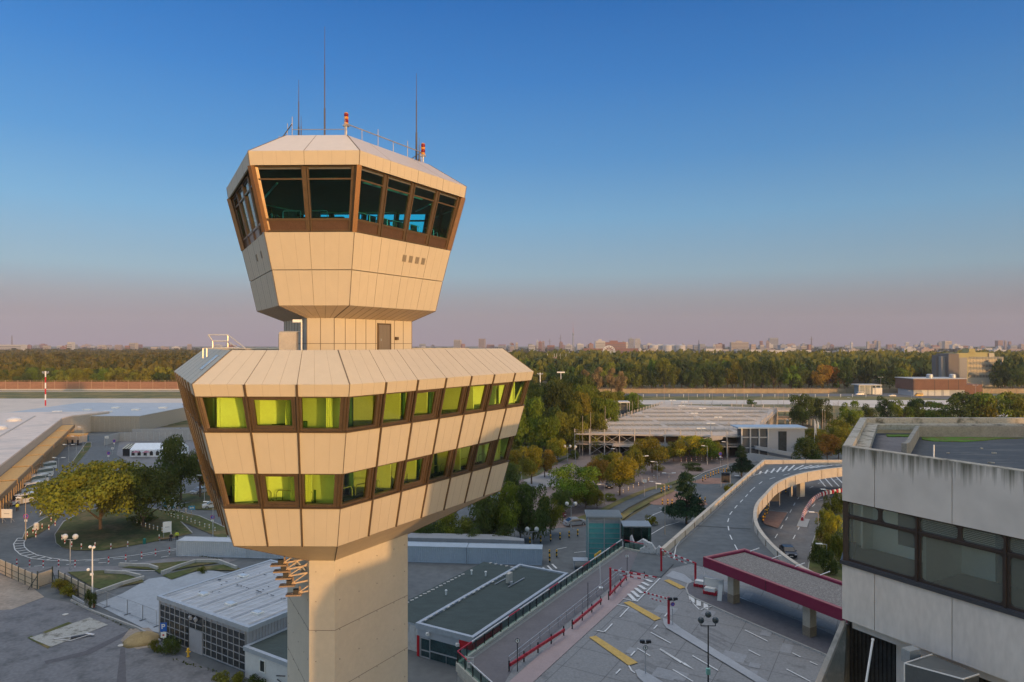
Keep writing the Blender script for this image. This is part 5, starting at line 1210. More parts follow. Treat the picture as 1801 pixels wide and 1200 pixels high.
forest_mass('forest', [(-60, 420, 590, 1100, 10, 21), (-60, 420, 1000, 2400, 10, 20)], 1800, 3, fmat('forest_gold', (.075, .080, .016), (.21, .155, .030), .05))
forest_mass('forest', [(900, 1860, 590, 1000, 11, 24), (900, 1860, 800, 1350, 11, 23)], 2100, 4, fmat('forest_green', (.055, .078, .017), (.225, .200, .030), .05))
forest_mass('far_woods', [(-60, 1860, 2300, 4500, 8, 17), (900, 1860, 1300, 2600, 6, 13)], 1700, 5, fmat('forest_far', (.04, .055, .02), (.10, .07, .03)), nl=22)
# ================================================================== CITY ON THE HORIZON AND FAR BUILDINGS
rs = random.Random(77)
cmats = [mat('far_white', (.50, .47, .45)), mat('far_cream', (.40, .34, .29)), mat('far_brick', (.26, .13, .10)), mat('far_grey', (.26, .26, .28)), mat('far_rose', (.34, .26, .24))]
rfm = [mat('far_red_roof', (.25, .07, .05)), mat('far_grey_roof', (.22, .21, .21))]
far = []
def far_building(px, D, z1, wpx, m, roof=0, label=None, name='city_building', extra=None):
    x = (px-CX)/F*D; w = wpx/F*D; d = max(10, min(w, 40)*.7); mb = MB(); w2 = w/2
    mb.b2(-w2, w2, -d/2, d/2, 0, z1); r = mb
    k = rs.random()
    if k < .35: mb.b2(-w*.2, w*.15, -d*.3, d*.3, z1, z1+min(6, 3+z1*.06))
    elif k < .7 and roof == 0 and z1 < 28: mb.add([(-w2, -d/2, z1), (w2, -d/2, z1), (w2, d/2, z1), (-w2, d/2, z1), (-w2, 0, z1+4), (w2, 0, z1+4)], [[0, 1, 5, 4], [2, 3, 4, 5], [0, 4, 3], [1, 2, 5]], 1)
    nf = int(z1/6)
    for j in range(1, nf): mb.b2(-w2+1, w2-1, -d/2-.15, -d/2+.1, j*6, j*6+2.2, 2)
    o = mb.build(name, [m, rs.choice(rfm), mat('far_window', (.10, .10, .12), rough=.4)]); o.location = (x, D, 0); o.rotation_euler = (0, 0, rs.uniform(-.25, .25))
    tag(o, label, 'building'); 
    if not label: o['group'] = 'buildings of the city on the horizon'; far.append(o)
    return o
for k in range(190):
    px = rs.choice((rs.uniform(-10, 420), rs.uniform(725, 1810), rs.uniform(925, 1810), rs.uniform(925, 1810))); D = rs.uniform(2600, 5200)
    tall = rs.random() < (.17 if px > 725 else .05); z1 = H+(rs.uniform(1.5, 6) if tall else rs.uniform(-5, .3))*D/1200 if px > 725 else H+(rs.uniform(-6, -.6))*D/1200
    far_building(px, D, max(9, z1), rs.uniform(2.5, 6) if tall else rs.uniform(4, 14), rs.choice(cmats))
for k in range(60):
    px = rs.uniform(1100, 1805); D = rs.uniform(1450, 2600); far_building(px, D, max(8, H-rs.uniform(7, 16)*D/1200), rs.uniform(10, 34), rs.choice(cmats[:2]+cmats[3:]+cmats[:1]), 1)
far.sort(key=lambda o: PX(o.location))
number(far, 'pale city block', 'on the horizon')
for px, D, y, w, m, lb in [(805, 3600, 598, 12, 1, 'square tan tower block nearest the tower on the horizon'), (848, 3600, 596, 11, 4, 'rosy tower block between tower and treeline on the horizon'), (1110, 3400, 596, 9, 3, 'grey office tower with window grid on the horizon'), (1121, 3400, 596, 9, 0, 'white framed office tower on the horizon beside the grey one'), (1360, 4200, 594.5, 15, 3, 'wide blue grey tower block on the horizon'), (1540, 4000, 600, 9, 4, 'rosy tower block on the right horizon'), (1665, 3800, 600, 13, 1, 'cream block above the police style slab on the horizon'), (1757, 4000, 599, 10, 2, 'brick tower at the far right of the horizon'),
                         (1055, 2200, 600, 17, 0, 'bright cream block beside the long red hall'), (1080, 2400, 602, 40, 2, 'long brick block above the wheel'), (1075, 1900, 613, 95, 2, 'long red hall beyond the forest'), (1300, 2900, 602, 30, 1, 'cream works building right of the white tanks'),
                         (1385, 1500, 616, 75, 0, 'long white low halls beyond the forest'), (1548, 1500, 624, 26, 0, 'small bright cube among the trees at right'), (20, 2600, 606.5, 50, 0, 'long pale building at the far left horizon'), (162, 1800, 621.5, 60, 1, 'long low building with red roof inside the left forest'), (1800, 2000, 617, 40, 3, 'pale hall at the right edge horizon'), (125, 2600, 602, 10, 0, 'white stepped block on the left horizon'), (235, 3000, 603.5, 12, 1, 'cream block on the left horizon')]:
    far_building(px, D, H-(y-CY)*D/F, w, cmats[m], 0 if D > 3000 else 1, lb)
# white storage tanks
tk = []
for k in range(5):
    D = 2300; mb = MB(); mb.lathe([(14, 0), (14, 30+k % 2), (0.1, 33)], 20); o = mb.build('storage_tank', cmats[0]); o.location = ((1150+k*12-CX)/F*D, D+30*(k % 2), 0); tag(o, None, 'tank', 'white tanks beyond the forest'); tk.append(o)
number(tk, 'round white tank', 'beyond the forest')
# television tower, masts, wheel, drop tower
D = 5200; s = D/F; x = (1008-CX)*s; tvt = empty('television_tower', (x, D, 0), 0, 'slim television tower with sphere rising above the horizon', 'tower')
mb = MB(); mb.lathe([(9, 0), (6, 60), (3.6, H+14*s)], 12); mb.build('shaft', cmats[3], tvt)
mb = MB(); mb.lathe([(.5, H+14*s), (6, H+15.2*s), (8.5, H+17*s), (6, H+18.8*s), (.5, H+20*s)], 14); mb.build('sphere', cmats[3], tvt, smooth=True)
mb = MB(); mb.lathe([(2.2, H+19*s), (1.6, H+29*s), (.7, H+29*s), (.5, H+41*s)], 8); mb.build('antenna', mat('far_red', (.4, .15, .13)), tvt)
for px, yt, lb in ((985.5, 589, 'dark lattice mast left of the television tower'), (967, 596, 'shorter lattice mast on the horizon'), (1229, 598, 'thin chimney stack at the centre right horizon'), (1427, 592, 'dark lattice mast on the right horizon'), (21, 590, 'faint thin mast at the far left horizon')):
    D = 3000; s = D/F; zt = H-(yt-CY)*s; mb = MB()
    for a in range(4): c, d_ = cos(a*pi/2+.78), sin(a*pi/2+.78); mb.tube((c*4, d_*4, 0), (c*.8, d_*.8, zt), .8, .5, 5)
    for k in range(6): z = zt*(.4+.1*k); w = 4-3.2*z/zt; mb.b2(-w, w, -w, w, z, z+.5)
    if 'lattice' in lb: mb.b2(-9, 9, -.6, .6, zt*.8, zt*.8+1)
    o = mb.build('mast', mat('far_mast', (.2, .17, .17))); o.location = ((px-CX)*s, D, 0); tag(o, lb, 'mast')
D = 1150; s = D/F; cx_, cz_ = (1071-CX)*s, H-(619-CY)*s; rW = 10.5*s
fw = empty('ferris_wheel', (cx_, D, 0), 0, 'white fairground wheel rising out of the forest', 'ferris wheel'); mb = MB(); n = 28; wh = mat('ride_white', (.75, .73, .72))
for k in range(n):
    a, b_ = 2*pi*k/n, 2*pi*(k+1)/n
    for y in (-1.4, 1.4): mb.tube((rW*cos(a), y, cz_+rW*sin(a)), (rW*cos(b_), y, cz_+rW*sin(b_)), .6, n=5); mb.tube((rW*.8*cos(a), y, cz_+rW*.8*sin(a)), (rW*.8*cos(b_), y, cz_+rW*.8*sin(b_)), .35, n=4)
    if k % 2 == 0: mb.tube((0, 0, cz_), (rW*cos(a), -1.4, cz_+rW*sin(a)), .35, n=4)
mb.build('rim', wh, fw); mb = MB()
for sx_ in (-1, 1): mb.tube((sx_*6, -2, 0), (0, -1.8, cz_), .4, n=5); mb.tube((sx_*6, 2, 0), (0, 1.8, cz_), .4, n=5)
mb.build('support', wh, fw); gmesh = None
for k in range(n//2):
    a = 4*pi*k/n; mb = MB(); mb.lathe([(.3, 1.0), (1.1, .3), (1.1, -.9), (.4, -1.2)], 8, (rW*cos(a), 0, cz_+rW*sin(a)-1)); mb.build('gondola', wh, fw)
s = 1150/F; mb = MB(); mb.box((0, 0, (H-(614-CY)*s)/2), (1.6, 1.6, H-(614-CY)*s)); mb.box((0, 0, H-(615-CY)*s), (5, 5, 2.5), 1); mb.lathe([(1.6, 0), (.1, 3)], 6, (0, 0, H-(613.8-CY)*s), 1); o = mb.build('drop_tower', [wh, cmats[0]]); o.location = ((1125.5-CX)*s, 1150, 0); tag(o, 'slim white drop tower ride in the forest right of the wheel', 'ride')
mb = MB(); s = 1000/F; mb.lathe([(2.6, 0), (2.4, H-(625-CY)*s-2), (.1, H-(620-CY)*s)], 10); mb.lathe([(1, 0), (.1, 2)], 6, (0, 0, H-(620-CY)*s)); o = mb.build('turret', wh); o.location = ((1187-CX)*s, 1000, 0); tag(o, 'little white pointed turret poking out of the forest', 'turret')
# brick ruin like block among the trees left of centre
D = 700; s = D/F; o = empty('rooftop_block', ((980-CX)*s, D, 0), 0, 'tan brick block with rooftop masts among trees near the tower', 'building')
mb = MB(); zt = H-(634-CY)*s; mb.b2(-12, 11, -5, 5, 0, zt-2); mb.b2(-9, 5, -4, 4, zt-2, zt+1); mb.b2(-6, 0, -3, 3, zt+1, zt+3.5)
for k in range(6): mb.b2(-10+3.4*k, -9+3.4*k, -5.1, -5, zt-5, zt-3.4, 1)
mb.build('wall', [mat('tan_brick', (.48, .30, .20)), dark], o)
mb = MB()
for q in (-10, -3, -.5, 3, 9): mb.tube((q, 0, zt), (q, 0, zt+7), .18, n=5)
mb.build('roof_masts', white, o)
# noise barrier and fences on the airfield
def barrier(name, x0, x1, y, h, m1, label, cat, post=9, pm_=None, base=True):
    r = empty(name, ((x0+x1)/2, y, 0), 0, label, cat); L_ = x1-x0; mb = MB(); mb.b2(-L_/2, L_/2, -.1, .1, .6 if base else 0, h*.86); mb.build('panel', m1, r)
    mb = MB(); n = int(L_/post)
    for k in range(n+1): x = -L_/2+L_*k/n; mb.b2(x-.14, x+.14, -.3, .0, 0, h)
    for k in range(int(L_/3)): x = -L_/2+3*k; mb.b2(x-.04, x+.04, -.05, .0, h*.86, h)
    mb.b2(-L_/2, L_/2, -.2, .0, h-.12, h); mb.build('posts', pm_ or mat('fence_post', (.42, .28, .18)), r)
    if base: mb = MB(); mb.b2(-L_/2, L_/2, -.4, .2, 0, 1.0); mb.build('base_strip', mat('far_white', (.6, .55, .5)), r)
    return r
barrier('noise_barrier', -520, -215, 514, 7.6, mat('barrier_brown', (.30, .16, .10), var=.2, scale=.05, stretch=(1, 1, 6)), 'long reddish brown noise barrier with pale posts across the left airfield', 'fence')
barrier('security_fence', 30, 400, 483, 3.6, mat('fence_mesh', (.33, .26, .16), var=.2, scale=.05), 'long pale wire fence along the far side of the airfield at right', 'fence', 6, base=False)
ml = []
for k in range(22):
    D = 452; x = 52+k*8.6+rs.uniform(-1, 1); mb = MB(); mb.tube((0, 0, 0), (0, 0, 1.5), .12, n=6); mb.box((0, 0, 1.6), (.45, .3, .4)); o = mb.build('runway_marker', white); o.location = (x, 447, 0); tag(o, None, 'marker', 'white markers beside the runway road'); ml.append(o)
number(ml, 'short white marker', 'beside the runway road')
# slab office block at right, brick hall, kiosk
pol = mat('slab_cream', (.42, .39, .31), var=.06); pw = mat('slab_window', (.06, .06, .07), rough=.3)
D = 560; s = D/F; pb = empty('slab_office_block', ((1715-CX)*s, D, 0), 0, 'cream office slab with dark window bands and stepped yellow roof at the right', 'building')
X = lambda px: (px-1715)*s
Z = lambda y: H-(y-CY)*s
mb = MB(); mb.b2(X(1698), X(1765), 0, 16, 0, Z(628)); mb.b2(X(1740), X(1752), 2, 10, Z(628), Z(621)); mb.build('wing', pol, pb)
mb = MB(); mb.b2(X(1680), X(1700), -2, 14, Z(665), Z(621)); mb.b2(X(1705), X(1742), 2, 12, Z(628), Z(620)); mb.b2(X(1706), X(1717), 1, 10, Z(620), Z(613.5)); mb.build('roof_storey', mat('slab_yellow', (.36, .32, .15)), pb)
mb = MB(); mb.b2(X(1663), X(1681), -4, 12, 0, Z(622)); mb.b2(X(1652), X(1656), 4, 10, 0, Z(625)); mb.build('stair_tower', mat('slab_dark', (.16, .14, .13)), pb)
mb = MB(); mb.b2(X(1656), X(1663), 0, 10, 0, Z(627)); mb.b2(X(1684), X(1698), -2.2, 10, 0, Z(629)); mb.build('end_wall', mat('slab_concrete', (.28, .27, .26)), pb)
for k in range(4):
    y = 632+9.2*k; mb = MB(); mb.b2(X(1698.5), X(1764.6), -.15, .1, Z(y+4.6), Z(y)); w_ = mb.build('window_band', mat('slab_glass', (.10, .09, .08), rough=.25), pb)
    mb = MB()
    for j in range(26): mb.b2(X(1699+2.6*j), X(1699.6+2.6*j), -.4, -.15, Z(y+4.6), Z(y-4.4))
    mb.build('mullions', pol, w_)
D = 455; s = D/F; bh = empty('brick_hall', ((1665-CX)*s, D, 0), 0, 'low red brick hall with pale ground floor beside the airfield road', 'building'); X = lambda px: (px-1665)*s
mb = MB(); mb.b2(X(1607), X(1700), 0, 22, Z(686), Z(667)); mb.b2(X(1701), X(1735), 4, 20, 0, Z(677)); mb.build('brick_storey', mat('hall_brick', (.17, .085, .055), var=.15, scale=.3), bh)
mb = MB(); mb.b2(X(1609), X(1699), 1.5, 20, 0, Z(686)); mb.build('ground_floor', mat('hall_grey', (.36, .37, .38)), bh)
mb = MB(); mb.b2(X(1606), X(1701), -.2, 22.2, Z(667), Z(666)); mb.build('roof', mat('hall_roof', (.45, .44, .42)), bh)
for px in (1628, 1640, 1652, 1667): mb = MB(); mb.b2(X(px-5), X(px+5), 1.3, 1.5, .4, 4.4); mb.build('roller_door', mat('roller_white', (.55, .55, .52)), bh)
for px in (1648, 1689): mb = MB(); mb.lathe([(2.0, Z(667)), (2.0, Z(660)), (1.4, Z(659))], 14, (X(px), 8, 0)); mb.build('roof_duct', steel, bh)
for px in (1609, 1644, 1668, 1686): mb = MB(); mb.b2(X(px-.3), X(px+.3), -.1, .05, Z(686), Z(668)); mb.build('wall_joint', dark, bh)
D = 470; s = D/F; kk = empty('glass_kiosk', ((1527-CX)*s, D, 0), 0, 'low glazed gatehouse with flat roof beside the orange trees', 'building'); X = lambda px: (px-1527)*s
mb = MB(); mb.b2(X(1507), X(1547), -3, 8, Z(678), Z(676.3)); mb.build('roof', mat('hall_roof', (.45, .44, .42)), kk)
mb = MB(); mb.b2(X(1510), X(1535), 0, 6, .3, Z(678)); mb.build('glazing', mat('kiosk_glass', (.2, .25, .28), rough=.2), kk)
mb = MB(); mb.b2(X(1536), X(1553), 1, 6, 0, Z(683)); mb.build('office', white, kk)
mb = MB()
for px in (1509, 1518, 1527, 1537, 1546): mb.b2(X(px)-.15, X(px)+.15, -2.6, -2.3, 0, Z(678))
mb.build('posts', steel, kk)
# ================================================================== TERMINAL HALL, left
tm = mat('terminal_roof', (.68, .57, .49), rough=.9, var=.10, scale=.06, col2=(.50, .44, .40), thr=.6, bump=1, bscale=3); ocm = mat('ochre_panel', (.58, .34, .12), rough=.9, var=.15, bump=1, bscale=2)
FT = frm((-167.5, 254), radians(-62.7)); th = empty('terminal_hall', FT(50, -40, 0), 0, 'huge low terminal hall with pale flat roof at the left edge', 'building'); o = th.location
P = lambda s, t, z: FT(s, t, z)-o
mb = MB(); pts = [P(*q, 0) for q in ((-22, 14), (-8, 2), (0, 0), (150, 0), (150, -170), (-30, -170), (-34, -20))]; mb.prism([(p.x, p.y) for p in pts], 0, 6.9); mb.build('wall', mat('terminal_wall', (.40, .36, .30)), th)
mb = MB(); mb.prism([(p.x, p.y) for p in pts], 6.95, 7.4)
for k in range(10): mb.bar(P(-12, -10-12*k, 7.5), P(140, -10-12*k, 7.5), .5, .2, 1)
mb.build('roof', [tm, mat('roof_ridge', (.45, .40, .36))], th)
for i in range(14):
    s_, t = (i % 7)*13+4, -14-24*(i//7)-(i % 2)*4; mb = MB(); mb.lathe([(2.4, 7.4), (2.4, 8.0), (1.9, 8.5), (.1, 8.9)], 16, P(s_, t, 0)); mb.build('roof_dome', mat('dome_white', (.62, .6, .58), rough=.4), th, smooth=False)
for i in range(9): mb = MB(); c = P(-6+i*4, -30-i*9, 7.9); mb.box(c, (5, 2, .9), 0, .2); mb.build('roof_hatch', mat('dome_white', (.6, .6, .6)), th)
# stepped ochre canopies along the kerb
cw = []
for k in range(7):
    s0 = 2+k*19.5; c = FT(s0+9, 1.9, 0); r = empty('kerb_canopy', c, radians(-62.7), None, 'canopy', 'ochre canopies along the terminal kerb')
    mb = MB(); mb.b2(-9, 9, -1.7, 2.2, 4.3, 4.9); mb.build('roof', [ocm], r)
    mb = MB(); mb.b2(-9, 9, 2.2, 2.4, 3.9, 5.0); mb.build('fascia', mat('ochre_dark', (.30, .19, .09)), r)
    mb = MB()
    for j in range(7): x = -8.5+17/6*j; mb.b2(x-.12, x+.12, 1.9, 2.15, 0, 4.3)
    mb.build('posts', mat('post_tan', (.35, .26, .16)), r); cw.append(r)
number(cw, 'flat ochre canopy', 'along the terminal kerb')
FH2 = frm((-210, 271), 0)
sh2, o = box_building('service_hall', FH2, 62, 60, 0, 6.2, mat('ribbed_beige', (.34, .31, .25), var=.1), [flashm, palefelt], 'beige service hall with grey roof and skylights beyond the terminal street')
for k in range(6): mb = MB(); c = FH2(20+7*k, 14+9*(k % 3), 6.7)-o; mb.box(c, (3, 2, .6)); mb.build('skylight', white, sh2)
mb = MB()
for k in range(31): mb.b2(-31+2*k, -30.6+2*k, -30.15, -30, .2, 6.0)
mb.build('wall_ribs', mat('rib_beige', (.36, .33, .27)), sh2)
kb = empty('terminal_kiosk', G(125, 782), radians(-4), 'cream glazed kiosk at the end of the ochre canopies', 'kiosk')
mb = MB(); mb.b2(-4.5, 4.5, -2, 2, .9, 3.3); mb.build('body', mat('kiosk_cream', (.6, .45, .33)), kb); mb = MB(); mb.b2(-4.7, 4.7, -2.2, 2.2, 3.3, 3.7); mb.build('roof', ocm, kb); mb = MB()
for x in (-4, -2, 0, 2, 4): mb.b2(x-.3, x+.3, -2.1, -2, 0, 1.9)
mb.build('openings', dark, kb)
wb = []
for k, (px, py) in enumerate(((250, 772), (290, 768))): pass
lw_ = empty('site_hoarding', G(260, 776), radians(4), 'long grey hoarding around the tent yard', 'fence'); mb = MB(); mb.b2(-10, 20, -.1, .1, 0, 3.2); mb.b2(-10.1, -9.9, -10, 0, 0, 3.2); mb.b2(-10, 20, 9.9, 10.1, 0, 3.2); mb.build('panels', mat('hoarding', (.36, .36, .35)), lw_); mb = MB()
for k in range(16): mb.b2(-10+2*k, -9.8+2*k, -.2, -.1, 0, 3.3)
mb.build('posts', steel, lw_)
# marquee and dark booth
mq = empty('marquee', G(281, 801), radians(2), 'white marquee tent with arched windows', 'tent'); mb = MB(); L_, Wd = 7.5, 3.4
mb.add([(-L_, -Wd, 2.3), (L_, -Wd, 2.3), (L_, Wd, 2.3), (-L_, Wd, 2.3), (-L_, 0, 3.9), (L_, 0, 3.9)], [[0, 1, 5, 4], [2, 3, 4, 5], [0, 4, 3], [1, 2, 5]]); mb.build('canopy', mat('tent_cloth', (.72, .76, .80), rough=.6), mq)
mb = MB(); mb.b2(-L_, L_, -Wd, -Wd+.05, 0, 2.3); mb.b2(-L_, L_, Wd-.05, Wd, 0, 2.3); mb.b2(-L_, -L_+.05, -Wd, Wd, 0, 2.3); mb.b2(L_-.05, L_, -Wd, Wd, 0, 2.3); mb.build('side_wall', mat('tent_cloth', (.7, .7, .7)), mq)
for k in range(8):
    x = -6.5+1.85*k; mb = MB(); pts = [(x-.5, .5), (x+.5, .5), (x+.5, 1.4)]+[(x+.5*cos(a), 1.4+.5*sin(a)) for a in (pi/6, pi/3, pi/2, 2*pi/3, 5*pi/6)]+[(x-.5, 1.4)]
    mb.add([(a, -Wd-.02, b_) for a, b_ in pts], [list(range(len(pts)))]); mb.build('arched_window', dark, mq)
bt = empty('drinks_booth', G(243, 801), 0, 'dark booth with striped awning in front of the marquee', 'booth'); mb = MB(); mb.b2(-4, 3.2, -1.5, 1.5, .1, 2.4); mb.build('counter', dark, bt)
mb = MB()
for k in range(8): mb.add([(-3.8+.9*k, -2.2, 2.4), (-3.35+.9*k, -2.2, 2.4), (-3.35+.9*k, 1.5, 3.4), (-3.8+.9*k, 1.5, 3.4)], [[0, 1, 2, 3]], 0); mb.add([(-3.35+.9*k, -2.2, 2.4), (-2.9+.9*k, -2.2, 2.4), (-2.9+.9*k, 1.5, 3.4), (-3.35+.9*k, 1.5, 3.4)], [[0, 1, 2, 3]], 1)
mb.build('awning', [mat('awning_cream', (.5, .48, .36)), dark], bt)
for px, lb in ((239, 'pink parasol left of the drinks booth counter'), (257, 'pink parasol at the right end of the drinks booth')):
    p = G(px, 806); u_ = empty('parasol', p, 0, lb, 'parasol'); mb = MB(); mb.tube((0, 0, 0), (0, 0, 2.2), .05); mb.build('pole', steel, u_); mb = MB(); mb.lathe([(1.15, 1.8), (.05, 2.3)], 10); mb.build('canopy', mat('pink_cloth', (.30, .13, .17)), u_)
for px, lb in ((292, 'leftmost blue grey portable toilet by the kerb'), (299, 'middle portable toilet with white door'), (305, 'rightmost portable toilet by the kerb')):
    p = G(px, 894); t_ = empty('portable_toilet', p, .1, lb, 'portable toilet'); mb = MB(); mb.b2(-.5, .5, -.5, .5, 0, 2.1); mb.build('cabin', mat('toilet_white', (.6, .65, .68)), t_); mb = MB(); mb.b2(-.32, .32, -.54, -.5, .1, 1.9); mb.build('door', mat('toilet_blue', (.05, .20, .28)) if px != 299 else white, t_); mb = MB(); mb.lathe([(.62, 2.1), (.35, 2.3), (.1, 2.35)], 4); mb.build('roof', mat('toilet_white', (.6, .6, .6)), t_)
mb = MB(); mb.box((0, 0, .9), (1.4, 1, 1.8)); mb.box((0, 0, 1.85), (1.5, 1.1, .12)); o = mb.build('bin_cabin', mat('cabin_blue', (.03, .16, .22))); o.location = G(151, 776); tag(o, 'teal blue cabin beside the terminal kiosk', 'cabin')
# ================================================================== CAR PARK DECK
pk = empty('parking_deck', (60, 250, 0), 0, 'two storey steel car park deck with pale open top level', 'car park'); O = Vector((60, 250, 0)); ZK = 6.8
Pk = [Vector(p)-Vector((60, 250)) for p in ((19.8, 215.5), (66, 209.5), (86, 209.5), (86.3, 236.6), (112, 288), (128, 288), (128, 296), (69.8, 318))]
pkc = mat('deck_concrete', (.56, .45, .36), rough=.9, var=.16, scale=.08, bump=1, bscale=3); pks = mat('deck_steel', (.42, .38, .34), rough=.5)
Pd = [Pk[0], Pk[1], Vector((86-60, 209.5-250)), Pk[3], Pk[4], Pk[5], Pk[6], Pk[7]]
mb = MB(); mb.prism([(p.x, p.y) for p in Pd], ZK-.35, ZK); mb.build('top_deck', pkc, pk)
mb = MB(); q = [p*.995 for p in Pd]; mb.prism([(p.x, p.y) for p in q], 3.2, 3.5); mb.build('middle_deck', pkc, pk)
mb = MB(); n = len(Pd)
for i in range(n):
    a, b_ = Pd[i], Pd[(i+1) % n]; L_ = (b_-a).length; m_ = max(1, round(L_/4.6))
    for k in range(m_):
        p = a.lerp(b_, k/m_)
        if not mb.v: mb.box((0, 0, (ZK+1.4)/2), (.3, .3, ZK+1.4)); c_ = mb.build('column', pks, pk)
        else: c_ = dup(c_, parent=pk)
        c_.location = (p.x, p.y, 0)
mb = MB()
for i in range(n):
    a, b_ = Pd[i], Pd[(i+1) % n]
    for z in (ZK+.55, ZK+1.05, 4.3, 4.0): mb.bar((a.x, a.y, z), (b_.x, b_.y, z), .06, .10)
    mb.bar((a.x, a.y, ZK-.2), (b_.x, b_.y, ZK-.2), .5, .5)
mb.build('railing', pks, pk)
mb = MB(); a, b_ = Pd[0], Pd[1]
for k in (1, 2, 3): p, q = a.lerp(b_, k/10), a.lerp(b_, (k+1)/10); mb.bar((p.x, p.y-.1, .2), (q.x, q.y-.1, 3.3), .1, .1); mb.bar((p.x, p.y-.1, 3.3), (q.x, q.y-.1, .2), .1, .1); mb.bar((p.x, p.y-.1, 3.5), (q.x, q.y-.1, 6.5), .1, .1); mb.bar((p.x, p.y-.1, 6.5), (q.x, q.y-.1, 3.5), .1, .1)
p, q = a.lerp(b_, .55), a.lerp(b_, .95); mb.bar((p.x, p.y-2.5, 3.3), (q.x, q.y-2.5, 6.3), 2.5, .3); mb.bar((p.x, p.y-3.7, 3.9), (q.x, q.y-3.7, 6.9), .1, .9); mb.bar((a.lerp(b_, .25).x, a.y-2.5, 3.3), (p.x, p.y-2.5, 3.3), 2.5, .3); mb.bar((a.lerp(b_, .25).x, a.y-3.7, 3.8), (p.x, p.y-3.7, 3.8), .1, .7)
mb.build('ramp', pks, pk)
mb = MB(); rk = random.Random(5)                         # low dividers across the top level
def inside(x, y):
    c = False
    for i in range(n):
        a, b_ = Pd[i], Pd[i-1]
        if (a.y > y) != (b_.y > y) and x < (b_.x-a.x)*(y-a.y)/(b_.y-a.y)+a.x: c = not c
    return c
for j in range(6):
    y = -28+14.5*j
    for k in range(40):
        x = -45+3.0*k
        if inside(x, y) and inside(x-2, y): mb.box((x, y, ZK+.6), (.14, .14, 1.2))
        if inside(x, y) and inside(x+3, y): mb.box((x+1.5, y, ZK+.75), (3, .06, .12)); mb.box((x+1.5, y, ZK+.4), (3, .06, .12))
mb.build('row_railings', pks, pk)
mb = MB()
for j in range(6):
    y = -28+14.5*j
    for k in range(78):
        x = -45+1.5*k
        if inside(x-.5, y+3.2) and inside(x+2, y+3.2) and inside(x+2, y-3.2) and inside(x-.5, y-3.2) and k % 13 != 12: mb.box((x, y, ZK+.012), (1.32, 6.2, .02), 0)
mb.build('parking_bays', mat('bay_tan', (.36, .27, .18), var=.25, scale=.3, bump=1, bscale=3), pk)
pl = []
for j, (px, y, zt) in enumerate(((1038, 216, 13.5), (1011+13, 214, 12.5), (1065, 240, 13), (1113, 260, 13), (1169, 318, 16), (1123, 290, 13), (1212, 312, 13), (1254, 312, 13), (1297, 312, 14), (1340, 305, 13), (1370, 300, 14), (1241, 300, 17), (1280, 214, 12), (1396, 296, 13), (1310, 318, 18), (1380, 310, 13))):
    x = (px-CX)/F*y; mb = MB(); mb.tube((0, 0, 0), (0, 0, zt), .10, .06); o = mb.build('light_mast', mat('mast_tan_sunlit', (.42, .34, .26))); o.location = (x, y-1.2 if y < 220 else y+1, 0); tag(o, None, 'mast', 'slim masts around the car park deck'); pl.append(o)
number(pl, 'slim plain mast', 'around the car park deck')
pl = []
for px, py in ((1183, 705), (1204, 708), (1199, 715), (1235, 720), (1221, 728), (1263, 735), (1250, 746), (1233, 755)):
    D = (H-ZK-2.4)*F/(py-CY); D = min(D, 314) if py < 712 else D; r = empty('deck_lamp', ((px-CX)/F*D, D, ZK), 0, None, 'lamp', 'double headed lamps on the car park deck'); mb = MB(); mb.tube((0, 0, 0), (0, 0, 2.6), .09); mb.build('pole', steel, r)
    for sx_ in (-1, 1): mb = MB(); mb.box((sx_*.75, 0, 2.65), (1.2, .6, .25)); mb.build('lamp_head', white, r)
    pl.append(r)
number(pl, 'double headed white lamp', 'standing on the car park deck')
st = empty('stair_tower', (80.5, 211, 0), 0, 'grey stair tower with blue roof at the car park deck corner', 'stair tower')
mb = MB(); mb.b2(-2.5, 8.5, -3.5, 2, 0, 9.3); mb.build('wall', mat('panel_pale', (.36, .36, .37), var=.05), st)
mb = MB(); mb.b2(-12, 9, -4.4, 3, 9.3, 9.7); mb.build('roof', mat('roof_sky', (.34, .42, .50), rough=.4), st)
mb = MB(); mb.b2(-10.5, -2.6, -3.2, 1, .3, 9.3); mb.build('stairwell', mat('stair_dark', (.10, .10, .10)), st)
mb = MB()
for x in (-10.6, -8.0, -5.3, -2.6): mb.b2(x-.2, x+.2, -3.6, -3.2, 0, 9.3)
for z in (3.2, 6.4): mb.b2(-10.6, -2.6, -3.5, -3.2, z, z+.3)
mb.build('frame', steel, st)
mb = MB(); mb.b2(.5, 3.0, -3.58, -3.45, 1.5, 8.4); mb.build('tall_window', mat('dark_glazing', (.03, .04, .04)), st)
mb = MB(); mb.loft([[(-7, -5, 3.2), (-7, -3.7, 3.2), (-7, -3.7, 4.2), (-7, -5, 4.2)], [(9.5, -8, 0), (9.5, -6.7, 0), (9.5, -6.7, 1.3), (9.5, -8, 1.3)]]); mb.loft([[(-13, -9, 0), (8, -9, 0), (8, -8.8, 0), (-13, -8.8, 0)], [(-13, -9, 2.6), (-9, -9, 2.6), (-9, -8.8, 2.6), (-13, -8.8, 2.6)]]); mb.build('stair_ramp', mat('ramp_grey', (.38, .38, .38)), st)
pv = empty('roof_pavilion', G(1089, 745), 0, 'small open pavilion with flat pale roof beside the car park deck', 'pavilion'); mb = MB(); mb.b2(-4.2, 4.2, -3, 3, 9.3, 9.8); mb.build('roof', mat('dome_white', (.6, .6, .6)), pv); mb = MB()
for x in (-4, 4, 0):
    for y in (-2.8, 2.8): mb.b2(x-.15, x+.15, y-.15, y+.15, 0, 9.3)
